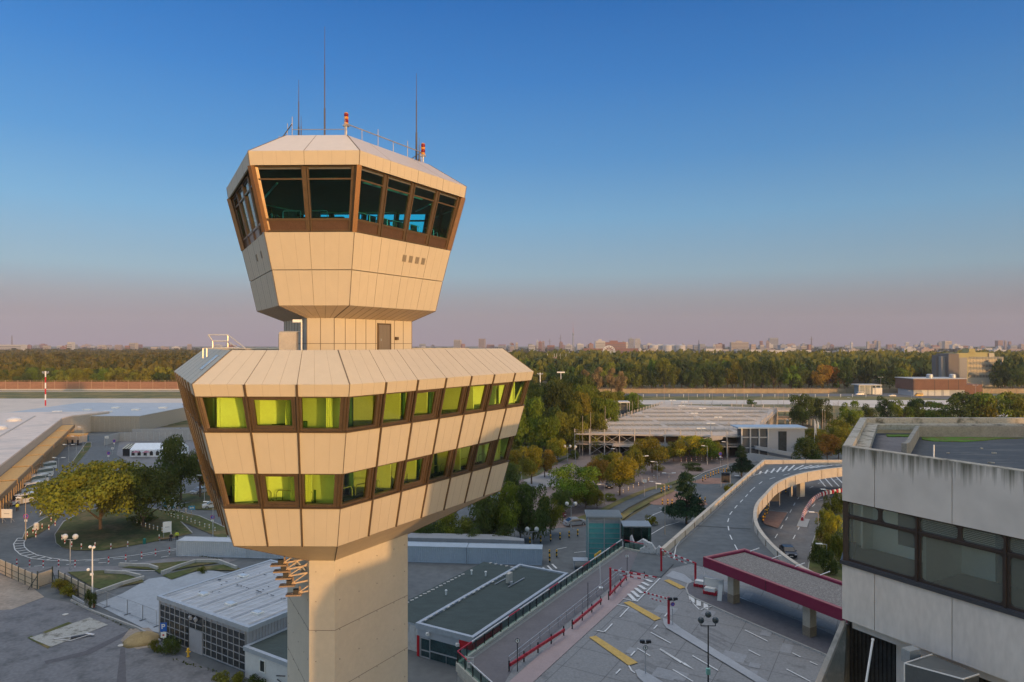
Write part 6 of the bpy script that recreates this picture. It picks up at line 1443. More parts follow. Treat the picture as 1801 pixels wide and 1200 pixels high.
mb.b2(-4, 14, -3, 3, 3.2, 3.5); mb.b2(-1.5, 3, -1, 2, 3.5, 8.5, 1); mb.build('frame', [pks, mat('stair_dark', (.1, .1, .1))], pv)
# ================================================================== UNSEEN SHADE CASTER BEHIND THE CAMERA (outline fitted to the terminal's long evening shade)
tb = empty('terminal_shade_caster', (60, -40, 0), 0, 'unseen concrete shade caster standing in for the terminal behind the viewpoint', 'building')
mb = MB()
prof = [(-40, 6), (8, 9.5), (8.01, 12.5), (24, 13), (24.01, 16), (28.9, 16.5), (29, 24.5), (29.3, 25.1), (29.9, 26.1), (30.6, 26.7), (35.6, 26.9), (35.7, 32.9), (38, 33.3), (42, 35.1), (46, 35.3), (46.5, 36.6), (62, 36.6), (62.01, 31.5), (92, 30), (92.01, 26), (118, 25), (118.01, 21), (132, 20), (133, 17.5), (146, 17), (146.01, 8), (158, 8), (158.01, 16), (164, 16.5), (164.01, 9), (171, 9), (171.01, 20), (176, 20), (176.01, 9), (184, 9), (184.01, 17.5), (196, 18), (196.01, 10), (206, 10), (206.01, 22), (226, 23), (226.01, 30), (252, 30), (252.01, 12), (300, 12)]
for (xa, za), (xb, zb_) in zip(prof, prof[1:]):          # slices sheared along the sun's azimuth so the shade edges stay exact
    if xb-xa < .05: continue
    bx = 14*.68; mb.add([(xa-60, 20, 0), (xb-60, 20, 0), (xb-60+bx, 6, 0), (xa-60+bx, 6, 0), (xa-60, 20, za), (xb-60, 20, zb_), (xb-60+bx, 6, zb_), (xa-60+bx, 6, za)], [[3, 2, 1, 0], [4, 5, 6, 7], [0, 1, 5, 4], [1, 2, 6, 5], [2, 3, 7, 6], [3, 0, 4, 7]])
mb.build('wall', cgrey, tb)
mb = MB()
for k in range(30): mb.b2(-58+7*k, -53+7*k, 20.0, 20.06, 3, 5)
mb.build('window', mat('dark_glazing', (.03, .04, .04)), tb)
# ================================================================== RAILINGS, BARRIERS, SIGNS, LAMPS
rwb = mat('rail_white', (.62, .60, .58), rough=.5); redb = mat('barrier_red', (.42, .015, .03), rough=.45); blackm = mat('post_black', (.02, .022, .025), rough=.5)
cream = mat('kerb_cream', (.50, .46, .38), rough=.9, var=.15, scale=1)
def railing(p0, p1, z, label, npan, name='glass_railing'):
    p0, p1 = Vector((*p0, z)), Vector((*p1, z)); c = (p0+p1)/2; d = p1-p0; L_ = d.length; a = atan2(d.y, d.x); r = empty(name, c, a, label, 'railing')
    mb = MB(); mb.b2(-L_/2, L_/2, -.18, .18, -.5, .22); mb.build('kerb_base', cream, r)
    w = L_/npan; first = None
    for k in range(npan):
        x = -L_/2+w*(k+.5)
        if first is None:
            mb = MB(); mb.add([(-w/2+.04, 0, .24), (w/2-.04, 0, .24), (w/2-.04, 0, 1.12), (-w/2+.04, 0, 1.12)], [[0, 1, 2, 3]]); g = mb.build('glass_panel', gl_rail, r, fix=False); first = g
            mb = MB(); mb.b2(-.03, .03, -.05, .05, .1, 1.2); ps = mb.build('post', blackm, r); ps0 = ps
        else: g = dup(first); g.parent = r; ps = dup(ps0); ps.parent = r
        g.location = (x, 0, 0); ps.location = (x-w/2, 0, 0)
    mb = MB(); n = int(L_/2.2)
    for k in range(n): mb.b2(-L_/2+L_*k/n, -L_/2+L_*(k+1)/n, -.045, .045, 1.2, 1.29, 1 if k % 4 == 0 else 0)
    mb.build('hand_rail', [rwb, redb], r); return r
rl = railing((-5, 62.7), (15.9, 98.6), ZD, 'long glass railing with white and red handrail along the raised walkway', 27)
railing((-5, 62.7), (1.2, 52), ZD, 'short end run of glass railing at the bottom corner of the walkway', 8)
railing((16.2, 98.2), (18.6, 96.3), ZD, 'short glass railing piece beside the concrete wave blocks', 2)
p = AT(1051, 976, 93); mb = MB(); mb.box((0, 0, 0), (2.3, .06, .75), 0); mb.box((0, -.04, .05), (.8, .03, .12), 1); mb.box((.6, -.04, -.1), (.5, .03, .12), 1); o = mb.build('hanging_sign', [yellow, blackm]); o.location = (p.x, p.y-.1, p.z); o.rotation_euler = (0, 0, radians(60)); tag(o, 'yellow sign panel fixed on the glass railing near the lift tower', 'sign')
mb = MB(); mb.b2(-.3, .3, -.04, 0, .0, .55); mb.b2(-.3, .3, -.04, 0, .62, .95); mb.b2(-.22, .22, -.05, -.04, .25, .45, 1); mb.b2(-.22, .22, -.05, -.04, .75, .85, 1); o = mb.build('notice_plate', [rwb, steel]); p = AT(827.5, 1172, 60.6); o.location = (p.x, p.y-.1, p.z-.1); tag(o, 'two white notice plates on the end of the glass railing', 'sign')
# concrete wave blocks closing the deck between railing and bridge
for px, py, lb in ((1127, 957, 'left wave topped concrete block beside the glass railing'), (1146, 965, 'right wave topped concrete block next to the bridge parapet')):
    p = G(px, py+9, ZD); mb = MB(); pts = [(-1.5, 0), (1.5, 0), (1.5, .5), (.9, 1.25), (.3, 1.5), (-.4, 1.0), (-.9, .75), (-1.3, 1.9), (-1.5, 1.7)] if px < 1135 else [(-1.6, 0), (1.6, 0), (1.6, .8), (1.0, 1.2), (.6, .7), (0, 1.5), (-.5, 1.6), (-1.0, .9), (-1.6, .6)]
    mb.loft([[(x, -.35, z) for x, z in pts], [(x, .35, z) for x, z in pts]]); o = mb.build('concrete_block', mat('painted_block', (.50, .50, .49), col2=(.18, .18, .18), thr=.6, scale=2.5)); o.location = p; o.rotation_euler = (0, 0, radians(-20)); tag(o, lb, 'barrier')
# red post and beam fence along the walkway
segs = [((897, 1171), (993, 1110)), ((1008, 1096.5), (1058, 1056)), ((1072, 1045), (1103, 1013)), ((1109, 1006), (1133, 1011))]
for i, (a, b_) in enumerate(segs):
    a, b_ = G(a[0], a[1]+11, ZD), G(b_[0], b_[1]+9, ZD); a = Vector((a.x, a.y, ZD)); d = b_-a; L_ = d.length; r = empty('beam_fence', (a+b_)/2, atan2(d.y, d.x), 'low fence with red beam on black posts, '+['nearest the bottom edge', 'second stretch from the bottom edge', 'beside the left striped portal', 'short piece turning right past the portal'][i], 'fence')
    mb = MB(); mb.b2(-L_/2, L_/2, -.06, .06, .5, .78); mb.build('beam', redb, r); n = max(1, round(L_/2.6))
    for k in range(n+1): mb = MB(); mb.b2(-.05, .05, -.05, .05, 0, 1.0); q = mb.build('post', blackm, r); q.location = (-L_/2+L_*k/n, .1, 0)
a, b_ = Vector((-.3, 62.3, ZD)), Vector((14.0, 87.0, ZD)); r = empty('tube_railing', (a+b_)/2, atan2((b_-a).y, (b_-a).x), 'grey tube handrail running along the walkway behind the red beams', 'railing'); L_ = (b_-a).length
mb = MB(); mb.tube((-L_/2, 0, .95), (L_/2, 0, .95), .035); mb.tube((-L_/2, 0, .5), (L_/2, 0, .5), .025); mb.build('rails', steel, r); mb = MB()
for k in range(15): mb.tube((-L_/2+L_*k/14, 0, 0), (-L_/2+L_*k/14, 0, .95), .03)
mb.build('posts', greym, r)
# striped height portals
def portal(p, h, q, label, second=False, drop=.0):
    r = empty('height_barrier', p, 0, label, 'barrier'); q = q-p; mb = MB(); mb.b2(-.11, .11, -.11, .11, 0, h); mb.tube((0, 0, h), (0, 0, h+.15), .14); mb.build('post', redb, r)
    if second: mb = MB(); mb.b2(-.11, .11, -.11, .11, 0, h-.05); o = mb.build('post', redb, r); o.location = (q.x, q.y, 0)
    e = Vector((q.x, q.y, h-.1)); s_ = Vector((0, 0, h-.05)); mb = MB(); n = 12
    for k in range(n): mb.bar(s_.lerp(e, k/n), s_.lerp(e, (k+1)/n), .08, .16, k % 2)
    mb.build('striped_beam', [rwb, redb], r); mb = MB(); n = 7
    for k in range(n): mb.bar(s_.lerp(e, .2+.55*k/n)+Vector((0, 0, -.45)), s_.lerp(e, .2+.55*(k+1)/n)+Vector((0, 0, -.45)), .06, .12, k % 2)
    mb.build('hanging_bar', [rwb, redb], r); mb = MB()
    for k in (.25, .45, .7): mb.tube(s_.lerp(e, k), s_.lerp(e, k)+Vector((0, 0, -.45)), .015, n=5)
    mb.build('chains', steel, r); return r
portal(G(1073.5, 1044, ZD), 2.9, G(1073.5, 1044, ZD)+Vector((4.9, -2.6, 0)), 'striped height barrier beside the pink pavement, at the left')
portal(G(1163, 1006, ZD), 2.9, G(1223, 1031, ZD), 'striped height portal with two red posts next to the canopy', True)
portal(G(1176, 1099, ZD), 2.75, G(1176, 1099, ZD)+Vector((-2.2, 2.1, 0)), 'striped height barrier on the median near the triple globe lamp')
# red and white guide blocks beside the platform
for px, py, lb in ((1232, 1034, 'left red and white serrated guide block beside the portal post'), (1249, 1047, 'right red and white serrated guide block beside the notice board')):
    p = G(px, py, ZD); mb = MB(); mb.b2(-.6, .6, -.35, .35, .5, .9)
    for k in range(5): x = -.6+.3*k; mb.loft([[(x-.15, -.37, .52), (x+.15, -.37, .52), (x+.15, .37, .52), (x-.15, .37, .52)], [(x-.02, -.37, .1), (x+.02, -.37, .1), (x+.02, .37, .1), (x-.02, .37, .1)]] if k % 2 else [[(x-.15, -.36, .0), (x+.15, -.36, .0), (x+.15, .36, .0), (x-.15, .36, .0)], [(x-.15, -.36, .5), (x+.15, -.36, .5), (x+.15, .36, .5), (x-.15, .36, .5)]], 1)
    o = mb.build('guide_block', [white, redb]); o.location = p; o.rotation_euler = (0, 0, radians(-30)); tag(o, lb, 'barrier')
p = G(1255, 1045, ZD); r = empty('notice_board', p, radians(-25), 'blank white board on two posts behind the guide blocks', 'sign'); mb = MB(); mb.b2(-1.1, 1.1, -.04, .04, .9, 1.8); mb.build('board', white, r); mb = MB(); mb.b2(-1.15, -1.07, -.05, .05, 0, 1.9); mb.b2(1.07, 1.15, -.05, .05, 0, 1.9); mb.build('posts', steel, r)
p = G(1266, 1058, ZD); mb = MB(); mb.loft([[(-.35, -.1, .1), (.1, -.3, .1), (.12, -.26, .1), (-.33, -.06, .1)], [(-.1, .1, 1.9), (.3, -.1, 1.9), (.32, -.06, 1.9), (-.08, .14, 1.9)]]); o = mb.build('leaning_sign', white); o.location = p; tag(o, 'white sign board leaning against the first canopy pier', 'sign')
p = G(1237.5, 1026, ZD); mb = MB(); mb.tube((0, 0, 0), (0, 0, 3.0), .045); o = mb.build('white_pole', white); o.location = p; tag(o, 'thin white pole under the left end of the canopy', 'pole')
def disc(mb, c, r, m, n=18, y=0): mb.add([(c[0]+r*cos(2*pi*i/n), c[1]+y, c[2]+r*sin(2*pi*i/n)) for i in range(n)], [list(range(n))], m)
magenta = mat('sign_magenta', (.50, .06, .16)); blue = mat('sign_blue', (.015, .11, .45), rough=.4); skyb = mat('sign_sky', (.05, .35, .65))
def sign(p, h, kind, label, rz=0, r=.32, pole=None):
    o = empty('road_sign', p, rz, label, 'sign'); mb = MB(); mb.tube((0, 0, 0), (0, 0, h), .04); mb.build('post', pole or steel, o); mb = MB(); z = h-r
    if kind == 'nostop':
        mb.lathe([], 3) if 0 else None
        disc(mb, (0, -.06, z), r, 0); disc(mb, (0, -.064, z), r*.78, 1); mb.loft([[(-r*.62, -.068, z+r*.5), (-r*.5, -.068, z+r*.62), (-r*.5, -.05, z+r*.62), (-r*.62, -.05, z+r*.5)], [(r*.5, -.068, z-r*.62), (r*.62, -.068, z-r*.5), (r*.62, -.05, z-r*.5), (r*.5, -.05, z-r*.62)]], 0); mb.b2(-r*.55, r*.55, -.07, -.05, z-r*2.1, z-r*1.25, 2)
        mb.build('plate', [magenta, blue, white], o, fix=False)
    elif kind == 'round':
        disc(mb, (0, -.06, z), r, 0); disc(mb, (0, -.064, z), r*.82, 1); mb.b2(-r*.12, r*.12, -.07, -.066, z-r*.5, z+r*.5, 0); mb.b2(-r*.3, r*.3, -.07, -.066, z+r*.1, z+r*.3, 0); mb.build('plate', [blackm, white], o, fix=False)
    elif kind == 'blue': mb.b2(-r*1.4, r*1.4, -.07, -.04, z-r*.8, z+r*.8, 0); mb.b2(-r*.9, -r*.1, -.075, -.07, z-r*.4, z+r*.3, 1); mb.b2(r*.2, r*.9, -.075, -.07, z-r*.3, z+r*.4, 1); mb.build('plate', [skyb, white], o)
    elif kind == 'white': mb.b2(-r, r, -.07, -.04, z-r*.7, z+r*.7, 0); mb.b2(-r*.5, r*.5, -.075, -.07, z-.04, z+.04, 1); mb.build('plate', [white, blackm], o)
    return o
def board(p, w, h0, h1, label, rz=0):
    o = empty('notice_board', p, rz, label, 'sign'); mb = MB(); mb.b2(-w/2, w/2, -.05, .05, h0, h1); mb.b2(-w*.25, w*.25, -.06, -.05, (h0+h1)/2-.06, (h0+h1)/2+.03, 1); mb.build('board', [white, greym], o)
    mb = MB()
    for s_ in (-1, 1): mb.tube((s_*w*.4, 0, 0), (s_*w*.4, 0, h1), .04); mb.tube((s_*w*.4, 0, h0), (s_*w*.4, .9, 0), .03); 
    mb.build('legs', steel, o); return o
board(G(12, 920), 2.1, 1.0, 2.7, 'white notice board on legs at the far left kerb'); board(G(294, 947), 1.4, 1.1, 3.0, 'white notice board on the grass island beside the workers', .5)
sign(G(46, 949), 2.9+1.7, 'nostop', 'magenta no stopping sign on the lit lamp post at left', r=.45); sign(G(191, 812), 3.0, 'nostop', 'magenta no stopping sign above the golden tree', r=.5); sign(G(201, 790), 3.2, 'nostop', 'magenta sign at the street end near the marquee', r=.5); sign(G(188, 788), 4.2, 'white', 'white square sign at the street end by the magenta one', r=.6); sign(G(198, 800), 2.4, 'white', 'small white sign beneath the magenta one near the marquee', r=.4)
sign(G(337.5, 912), 2.6, 'blue', 'bright blue direction sign left of the tower deck', r=.45); sign(G(374, 930), 2.6, 'nostop', 'magenta no stopping sign right of the blue direction sign', r=.4); sign(G(891, 960), 2.9, 'nostop', 'magenta no stopping sign behind the container row', r=.38, pole=white)
sign(G(1133.5, 875), 4.2, 'white', 'white arrow sign beside the narrow road', r=.45); sign(G(1429, 812), 3.4, 'nostop', 'magenta sign beyond the bridge near the white flags', r=.5); sign(G(1267, 822), 4.3, 'nostop', 'magenta no stopping sign in front of the car park deck', r=.5); sign(G(1421, 812), 3.4, 'round', 'round white sign left of the magenta one beyond the bridge', r=.5)
sign(G(910, 1181, ZD), 3.0, 'round', 'round white pedestrian sign on a black post beside the red beams', r=.22, pole=blackm); sign(G(1103, 1008, ZD), 2.4, 'white', 'narrow white sign behind the left striped portal', r=.2, pole=blackm)
for (px, py, tp_, lb) in ((1183, 1101, 1053, 'pair of dark lamps above a magenta sign on the median'), (1135, 1186, 1128, 'pair of dark lamps above a round sign at the bottom median')):
    p = G(px, py, ZD); h = H-(tp_-CY)/F*p.y-ZD; o = sign(p, h-.35, 'nostop' if px > 1150 else 'round', lb, r=.22); o.name = 'signal_post'; mb = MB()
    for s_ in (-.28, .28): mb.box((s_, -.05, h), (.42, .25, .22)); mb.box((s_, -.2, h+.02), (.42, .12, .04))
    mb.box((0, 0, h-.2), (.6, .05, .05)); mb.build('lamps', blackm, o)
p = G(1057, 1036, ZD); mb = MB(); mb.tube((0, 0, 0), (-.15, 0, 3.1), .04); mb.box((0, 0, .1), (.5, .5, .2)); o = mb.build('white_pole', [white]); o.location = p; tag(o, 'leaning white pole in a foot block on the walkway', 'pole')
p = G(1034, 1076, ZD); mb = MB(); mb.tube((0, 0, 0), (0, 0, 3.2), .035); o = mb.build('thin_post', blackm); o.location = p; tag(o, 'thin dark red post on the walkway behind the beams', 'pole')
# lamps
globem = mat('globe_white', (.55, .55, .52), rough=.3); darkglobe = mat('globe_dark', (.05, .065, .07), rough=.25, spec=.6)
def sphere(name, r, m, parent, loc):
    mb = MB(); mb.lathe([(r*sin(pi*k/9)+.001, -r*cos(pi*k/9)) for k in range(10)], 14); o = mb.build(name, m, parent, smooth=True); o.location = loc; return o
def globelamp(p, h, n, label=None, r=.42, gm=None, pm_=None, arm=.8, rz=0):
    o = empty('globe_lamp', p, rz, label, 'street lamp', None); mb = MB(); mb.tube((0, 0, 0), (0, 0, 1.0), .10); mb.tube((0, 0, 0), (0, 0, h-(0 if n == 1 else .4)), .075, .05); mb.build('pole', pm_ or steel, o)
    if n > 1:
        mb = MB(); mb.tube((-arm, 0, h-.45), (arm, 0, h-.45), .035)
        for s_ in (-arm, arm): mb.tube((s_, 0, h-.45), (s_, 0, h-.25), .035)
        mb.build('arm', pm_ or steel, o)
        for s_ in (-arm, arm): sphere('globe', r, gm or globem, o, (s_, 0, h))
    if n != 2: sphere('globe', r, gm or globem, o, (0, 0, h+(.45 if n == 3 else 0)))
    return o
p = AT(1245.6, 1260, 54); p.z = ZD; globelamp(p, H-476/F*54-.45-ZD+.0, 3, 'tall lamp with three dark globes standing on the plaza', .25, darkglobe, blackm, .57)
p = G(1246, 1200, ZD); mb = MB(); mb.box((0, 0, 0), (.3, .25, .45)); o = mb.build('sticker_box', mat('sticker_green', (.25, .5, .42))); q = AT(1245.5, 1181, 53.8); o.location = q; tag(o, 'small pale green box strapped to the triple globe lamp pole', 'box')
def glp(px, by, ty, n, label, **k): p = G(px, by); return globelamp(p, H-(ty-CY)/F*p.y, n, label, **k)
glp(123.5, 1003, 944, 2, 'double globe lamp at the kerb, left of the camera mast'); glp(935.5, 960, 931, 2, 'double globe lamp in front of the thicket behind the containers'); glp(1004.5, 932, 886, 2, 'double globe lamp next to the silver parked car', r=.36); glp(917.5, 846, 824, 1, 'single globe lamp below the right tower corner'); glp(928, 796, 773, 2, 'double lamp on the lawn near the yellow sapling'); glp(908, 820, 796, 1, 'single globe lamp at the lawn path')
glp(1002, 842, 828, 1, 'low white lamp left of the fresh green tree'); glp(1353, 800, 778, 1, 'white globe lamp on the path beside the stair tower', r=.5); glp(1377.5, 800, 778, 1, 'white globe lamp by the brush heap', r=.5); glp(1385, 757, 740, 1, 'white globe lamp far up the path by the car park deck', r=.5); glp(998, 812, 785, 2, 'double lamp before the left end of the car park deck'); glp(1012, 815, 786, 1, 'single lamp before the left end of the car park deck')
def mastlamp(px, by, ty, label, heads=1, hx=1.2, pm_=None, rz=0, r=.07):
    p = G(px, by); h = H-(ty-CY)/F*p.y; o = empty('street_lamp', p, rz, label, 'street lamp'); mb = MB(); mb.tube((0, 0, 0), (0, 0, 1), r*1.5); mb.tube((0, 0, 0), (0, 0, h), r, r*.7); 
    for s_ in ((-1,) if heads == 1 else (-1, 1)): mb.tube((0, 0, h), (s_*hx*.8, 0, h+.12), r*.6)
    mb.build('pole', pm_ or steel, o)
    for s_ in ((-1,) if heads == 1 else (-1, 1)): mb = MB(); mb.loft([[(s_*hx*.6, -.16, h+.05), (s_*hx*.6, .16, h+.05), (s_*hx*.6, .12, h+.2), (s_*hx*.6, -.12, h+.2)], [(s_*(hx+.5), -.14, h+.12), (s_*(hx+.5), .14, h+.12), (s_*(hx+.5), .1, h+.24), (s_*(hx+.5), -.1, h+.24)]]); mb.build('lamp_head', white, o)
    return o
for a in ((121, 818, 783, 'double arm lamp at the far end of the left street', 2), (103.4, 843, 806, 'double arm lamp behind the queue of white vans', 2), (79.7, 884, 837, 'double arm lamp at the left edge of the golden tree', 2), (134, 802, 768, 'slim lamp behind the median strip at left', 1), (146, 795, 752, 'tall slim lamp by the terminal kiosk', 1), (359.7, 884, 837, 'single lamp close to the left side of the tower deck', 1), (374.5, 950, 884, 'single lamp left of the tower, in front of the verge', 1), (45, 951, 877, 'sunlit lamp mast on the small island at left', 2),
          (1129, 849, 803, 'double arm lamp in the car park between the autumn trees', 2), (1156, 844, 813, 'slim lamp right of the double arm lamp in the car park', 1), (1176.5, 851, 833, 'low double lamp by the dry verge', 2), (1154, 862, 848, 'low lamp beside the narrow road', 1), (1063, 889, 853, 'tan lamp mast beside the hedge of the narrow road', 1), (1169.5, 941, 852, 'tall slim mast standing in front of the dark pine', 1), (1280, 825, 778, 'tan lamp mast in front of the stair tower', 1), (1244, 818, 785, 'slim lamp left of the stair tower', 1), (1085, 812, 790, 'slim lamp at the ramp of the car park deck', 1),
          (1458, 904, 862, 'sunlit street lamp farthest along the lower road bank', 1), (1439, 952, 902, 'sunlit street lamp in the middle of the lower road bank', 1), (1454, 1000, 958, 'shaded street lamp nearest on the lower road bank', 1), (1305, 868, 838, 'tan mast beside the pine at the bridge bend', 1),
          (1497, 742, 700, 'far lamp mast right of the flagpoles', 1), (1549, 700, 664, 'far lamp at the glazed gatehouse', 2), (1603, 712, 688, 'far lamp before the red brick hall', 1), (1687, 705, 688, 'far lamp at the right end of the red brick hall', 1), (1716, 712, 678, 'far mast right of the red brick hall', 2)):
    mastlamp(*a, pm_=mat('mast_tan_sunlit', (.42, .34, .26)) if 'tan' in a[3] or 'sunlit' in a[3] else None)  # sunlit poles get the tan too, sunlight put into their colour
# camera mast left foreground
p = G(162.5, 1070); h = H-(963-CY)/F*p.y; o = empty('camera_mast', p, 0, 'tall white mast with cameras in front of the yard wall', 'mast'); mb = MB(); mb.tube((0, 0, 0), (0, 0, h), .10, .07); mb.build('pole', white, o)
for (x, z) in ((-.25, h+.1), (.25, h+.05), (-.5, h-2.9)): sphere('camera', .2, white, o, (x, -.1, z))
mb = MB(); mb.box((0, -.15, h-3.5), (.35, .2, .3)); mb.box((0, 0, h), (.7, .1, .08)); mb.build('bracket', white, o)
# flags and flagpoles
fl = []
for px, ty in zip((1446.7, 1450.8, 1455, 1457.5, 1460, 1462.5, 1466.7, 1470, 1472.5, 1475), (721, 722, 717, 718, 715, 713, 708, 710, 707, 704)):
    p = G(px, 757-(px-1446)*.5); hh = H-(ty-CY)/F*p.y; o = empty('flagpole', p, 0, None, 'flagpole', 'bare flagpoles beside the car park deck'); mb = MB(); mb.tube((0, 0, 0), (0, 0, hh), .13, .07); mb.build('pole', mat('mast_tan_sunlit', (.45, .36, .28)), o); sphere('finial', .16, white, o, (0, 0, hh)); fl.append(o)
number(fl, 'bare pale flagpole', 'in the group by the gold green tree')
for px, by, ty, lb, w in ((1432.5, 803, 737, 'left white flag hanging on its pole beyond the bridge', .5), (1438, 796, 740, 'right white and blue flag hanging on its pole beyond the bridge', .7)):
    p = G(px, by); hh = H-(ty-CY)/F*p.y; o = empty('flag', p, 0, lb, 'flag'); mb = MB(); mb.tube((0, 0, 0), (0, 0, hh), .09, .05); mb.build('pole', white, o); mb = MB(); n = 8
    for k in range(n): x0, x1 = .05+w*k/n, .05+w*(k+1)/n; y0, y1 = .18*sin(k*1.4), .18*sin((k+1)*1.4); mb.add([(x0, y0, hh-4.2-k*.12), (x1, y1, hh-4.2-(k+1)*.12), (x1, y1, hh-.2-k*.2), (x0, y0, hh-.2-k*.2)], [[0, 1, 2, 3]], 1 if 'blue' in lb and k > 3 else 0)
    mb.build('cloth', [white, mat('flag_blue', (.12, .4, .5))], o, fix=False)
# red and white masts
def stripedmast(px, by, ty, label, r, n):
    p = G(px, by); hh = H-(ty-CY)/F*p.y; o = empty('striped_mast', p, 0, label, 'mast')
    mb = MB()
    for k in range(n): mb.tube((0, 0, hh*k/n), (0, 0, hh*(k+1)/n), r, m=(k+1) % 2)
    mb.build('pole', [white, red], o); mb = MB()
    for z in (.93, .96): mb.tube((-1.6, 0, hh*z), (1.6, 0, hh*z), .12)
    for s_ in (-1.6, -.6, .6, 1.6): mb.box((s_, 0, hh*.975), (.5, .4, .6))
    mb.build('lights', steel, o); return o
stripedmast(80, 714, 653, 'red and white striped floodlight mast at the terminal roof', .35, 6); stripedmast(950, 700, 656, 'red and white striped mast above the tree belt', .3, 2)
p = G(986.5, 700); o = empty('floodlight_mast', p, 0, 'white floodlight mast above the tree belt right of the tower', 'mast'); hh = H-(655-CY)/F*p.y; mb = MB(); mb.tube((0, 0, 0), (0, 0, hh), .3, .2); mb.build('pole', white, o); mb = MB(); mb.box((0, 0, hh), (5, .5, .8)); mb.build('lights', white, o)
# bollards
def bollard(mats, h=.95, r=.1, bands_=4, name='bollard'):
    mb = MB()
    for k in range(bands_): mb.tube((0, 0, h*k/bands_), (0, 0, h*(k+1)/bands_), r, n=10, m=k % 2)
    return mb.build(name, mats)
def brow(pts, proto_, g, a, b_, cat='bollard', z=.1):
    out = []
    for px, py in pts:
        p = G(px, py, z); o = dup(proto_, (p.x, p.y, z)); tag(o, None, cat, g); out.append(o)
    number(out, a, b_); return out
pr1 = bollard([white, redb], 1.15, .10); pr2 = bollard([mat('black_band', (.02, .02, .02)), yellow], 1.2, .13); pr3 = bollard([mat('post_ochre', (.45, .28, .08)), white], .9, .09); pr4 = bollard([white, mat('band_red', (.4, .02, .02))], .95, .08, 3)
brow([(x, y) for x, y in ((29.5, 996), (52, 998), (76, 999), (103, 998), (132, 998), (191, 992), (221, 988), (249, 983), (273.6, 978), (298, 975), (315.6, 974))], pr1, 'red and white bollards along the lower kerb', 'red and white bollard', 'along the kerb below the island')
brow([(109, 950), (114, 957), (126, 962), (143, 966), (167, 964), (195, 966), (224.6, 962), (280, 950)], pr4, 'white bollards at the grass island edge', 'short white banded bollard', 'around the grass island')
brow([(241, 922), (249, 925), (256, 928), (263, 930), (270, 932), (277, 934), (285, 936)], pr3, 'ochre posts on the island', 'ochre and white post', 'behind the workers')
brow([(290, 904), (296, 907), (301, 910), (306, 912), (313, 914), (321, 915), (329, 917), (336, 920), (343, 923), (351, 926), (360, 929), (368, 931), (378, 936), (312, 894), (319, 897), (327, 902), (337, 906)], pr3, 'posts along the verge left of the tower', 'pale post', 'along the verge left of the tower')
brow([(48, 944), (58, 938), (64, 936), (63, 945), (74, 930), (86, 932), (90, 918), (97, 925), (71, 905), (88, 900)], pr4, 'bollards on the small islands at left', 'short red and white post', 'on the small islands at left')
brow([(913, 959), (932, 957), (951, 955), (968.5, 952), (985, 949), (1001, 946), (1016, 943)], pr2, 'yellow and black bollards at the thicket', 'yellow and black bollard', 'along the thicket kerb')
brow([(966.5, 980), (966.8, 989), (979, 980)], pr2, 'yellow and black bollards by the container end', 'yellow and black bollard', 'at the end of the container row')
brow([(1084, 918), (1093, 914), (1165, 888), (1174.5, 888), (1182, 888), (1191, 889), (1198, 889), (1163, 867), (1168, 864), (1176, 863), (1231, 885), (1240, 884), (1346, 900), (1349, 906), (1345, 913), (1342, 918), (1351, 898), (1364, 872), (1373, 870), (1382, 868), (1392, 867)], pr2, 'yellow and black bollards near the bridge', 'yellow and black bollard', 'around the bridge foot')
brow([(1198+9*k, 812-.4*k) for k in range(9)], pr1, 'banded posts before the deck', 'banded white post', 'in front of the car park deck')
brow([(1236+4.6*k, 847-3.2*k+.16*k*k) for k in range(10)], pr2, 'lane divider posts', 'yellow divider post', 'on the curving road before the bridge')
brow([(1060+9*k, 884-4.2*k) for k in range(12)], pr3, 'posts at the hedge', 'small ochre post', 'along the hedge of the narrow road')
for o in (pr1, pr2, pr3, pr4): bpy.data.objects.remove(o)
# red and white guide blocks on the lower road
mb = MB(); mb.box((0, 0, .3), (.55, .5, .6)); mb.loft([[(-.28, -.2, .6), (.28, -.2, .6), (.28, .2, .6), (-.28, .2, .6)], [(-.2, -.12, .85), (.2, -.12, .85), (.2, .12, .85), (-.2, .12, .85)]]); gb = [mb.build('guide_block', redb), None]; gb[1] = gb[0].copy(); COL.objects.link(gb[1]); gb[1].material_slots[0].link = 'OBJECT'; gb[1].material_slots[0].material = white
P = [G(x, y, .13) for x, y in ((1411, 917), (1413, 908), (1418, 898), (1425, 887), (1433, 879), (1442, 873), (1455, 869), (1475, 866), (1500, 864))]; out = []; k = 0; acc = 0
for a, b_ in zip(P, P[1:]):
    L_ = (b_-a).length
    while acc < L_: q = a.lerp(b_, acc/L_); o = dup(gb[k % 2], (q.x, q.y, .13), atan2((b_-a).y, (b_-a).x)); tag(o, None, 'barrier', 'guide blocks curving along the lower road'); out.append(o); acc += .78; k += 1
    acc -= L_
for o in out: o['label'] = 'x'
for kk_, nm in ((0, 'red guide block'), (1, 'white guide block')): number(out[kk_::2], nm, 'in the curve on the lower road')
for o in gb: bpy.data.objects.remove(o)
mb = MB(); mb.b2(-3.4, 3.4, -.9, .9, 0, .3); o = mb.build('kerb_island', kerbm); o.location = G(1413, 922); o.rotation_euler = (0, 0, radians(62)); tag(o, 'narrow stone kerb at the start of the red guide blocks', 'kerb')
# gates / dark boxes under the bridge
for px, by, lb in ((1362, 892, 'dark signal box on posts beneath the inner parapet'), (1276, 858, 'dark signal box beside the yellow bush at the bridge')):
    p = G(px, by); o = empty('signal_box', p, 0, lb, 'signal'); mb = MB(); mb.b2(-.9, .9, -.3, .3, 1.3, 3.6); mb.build('box', dark, o); mb = MB(); mb.tube((-1.1, 0, 0), (-1.1, 0, 4.2), .09); mb.tube((1.1, 0, 0), (1.1, 0, 4.0), .09); mb.build('posts', steel, o)
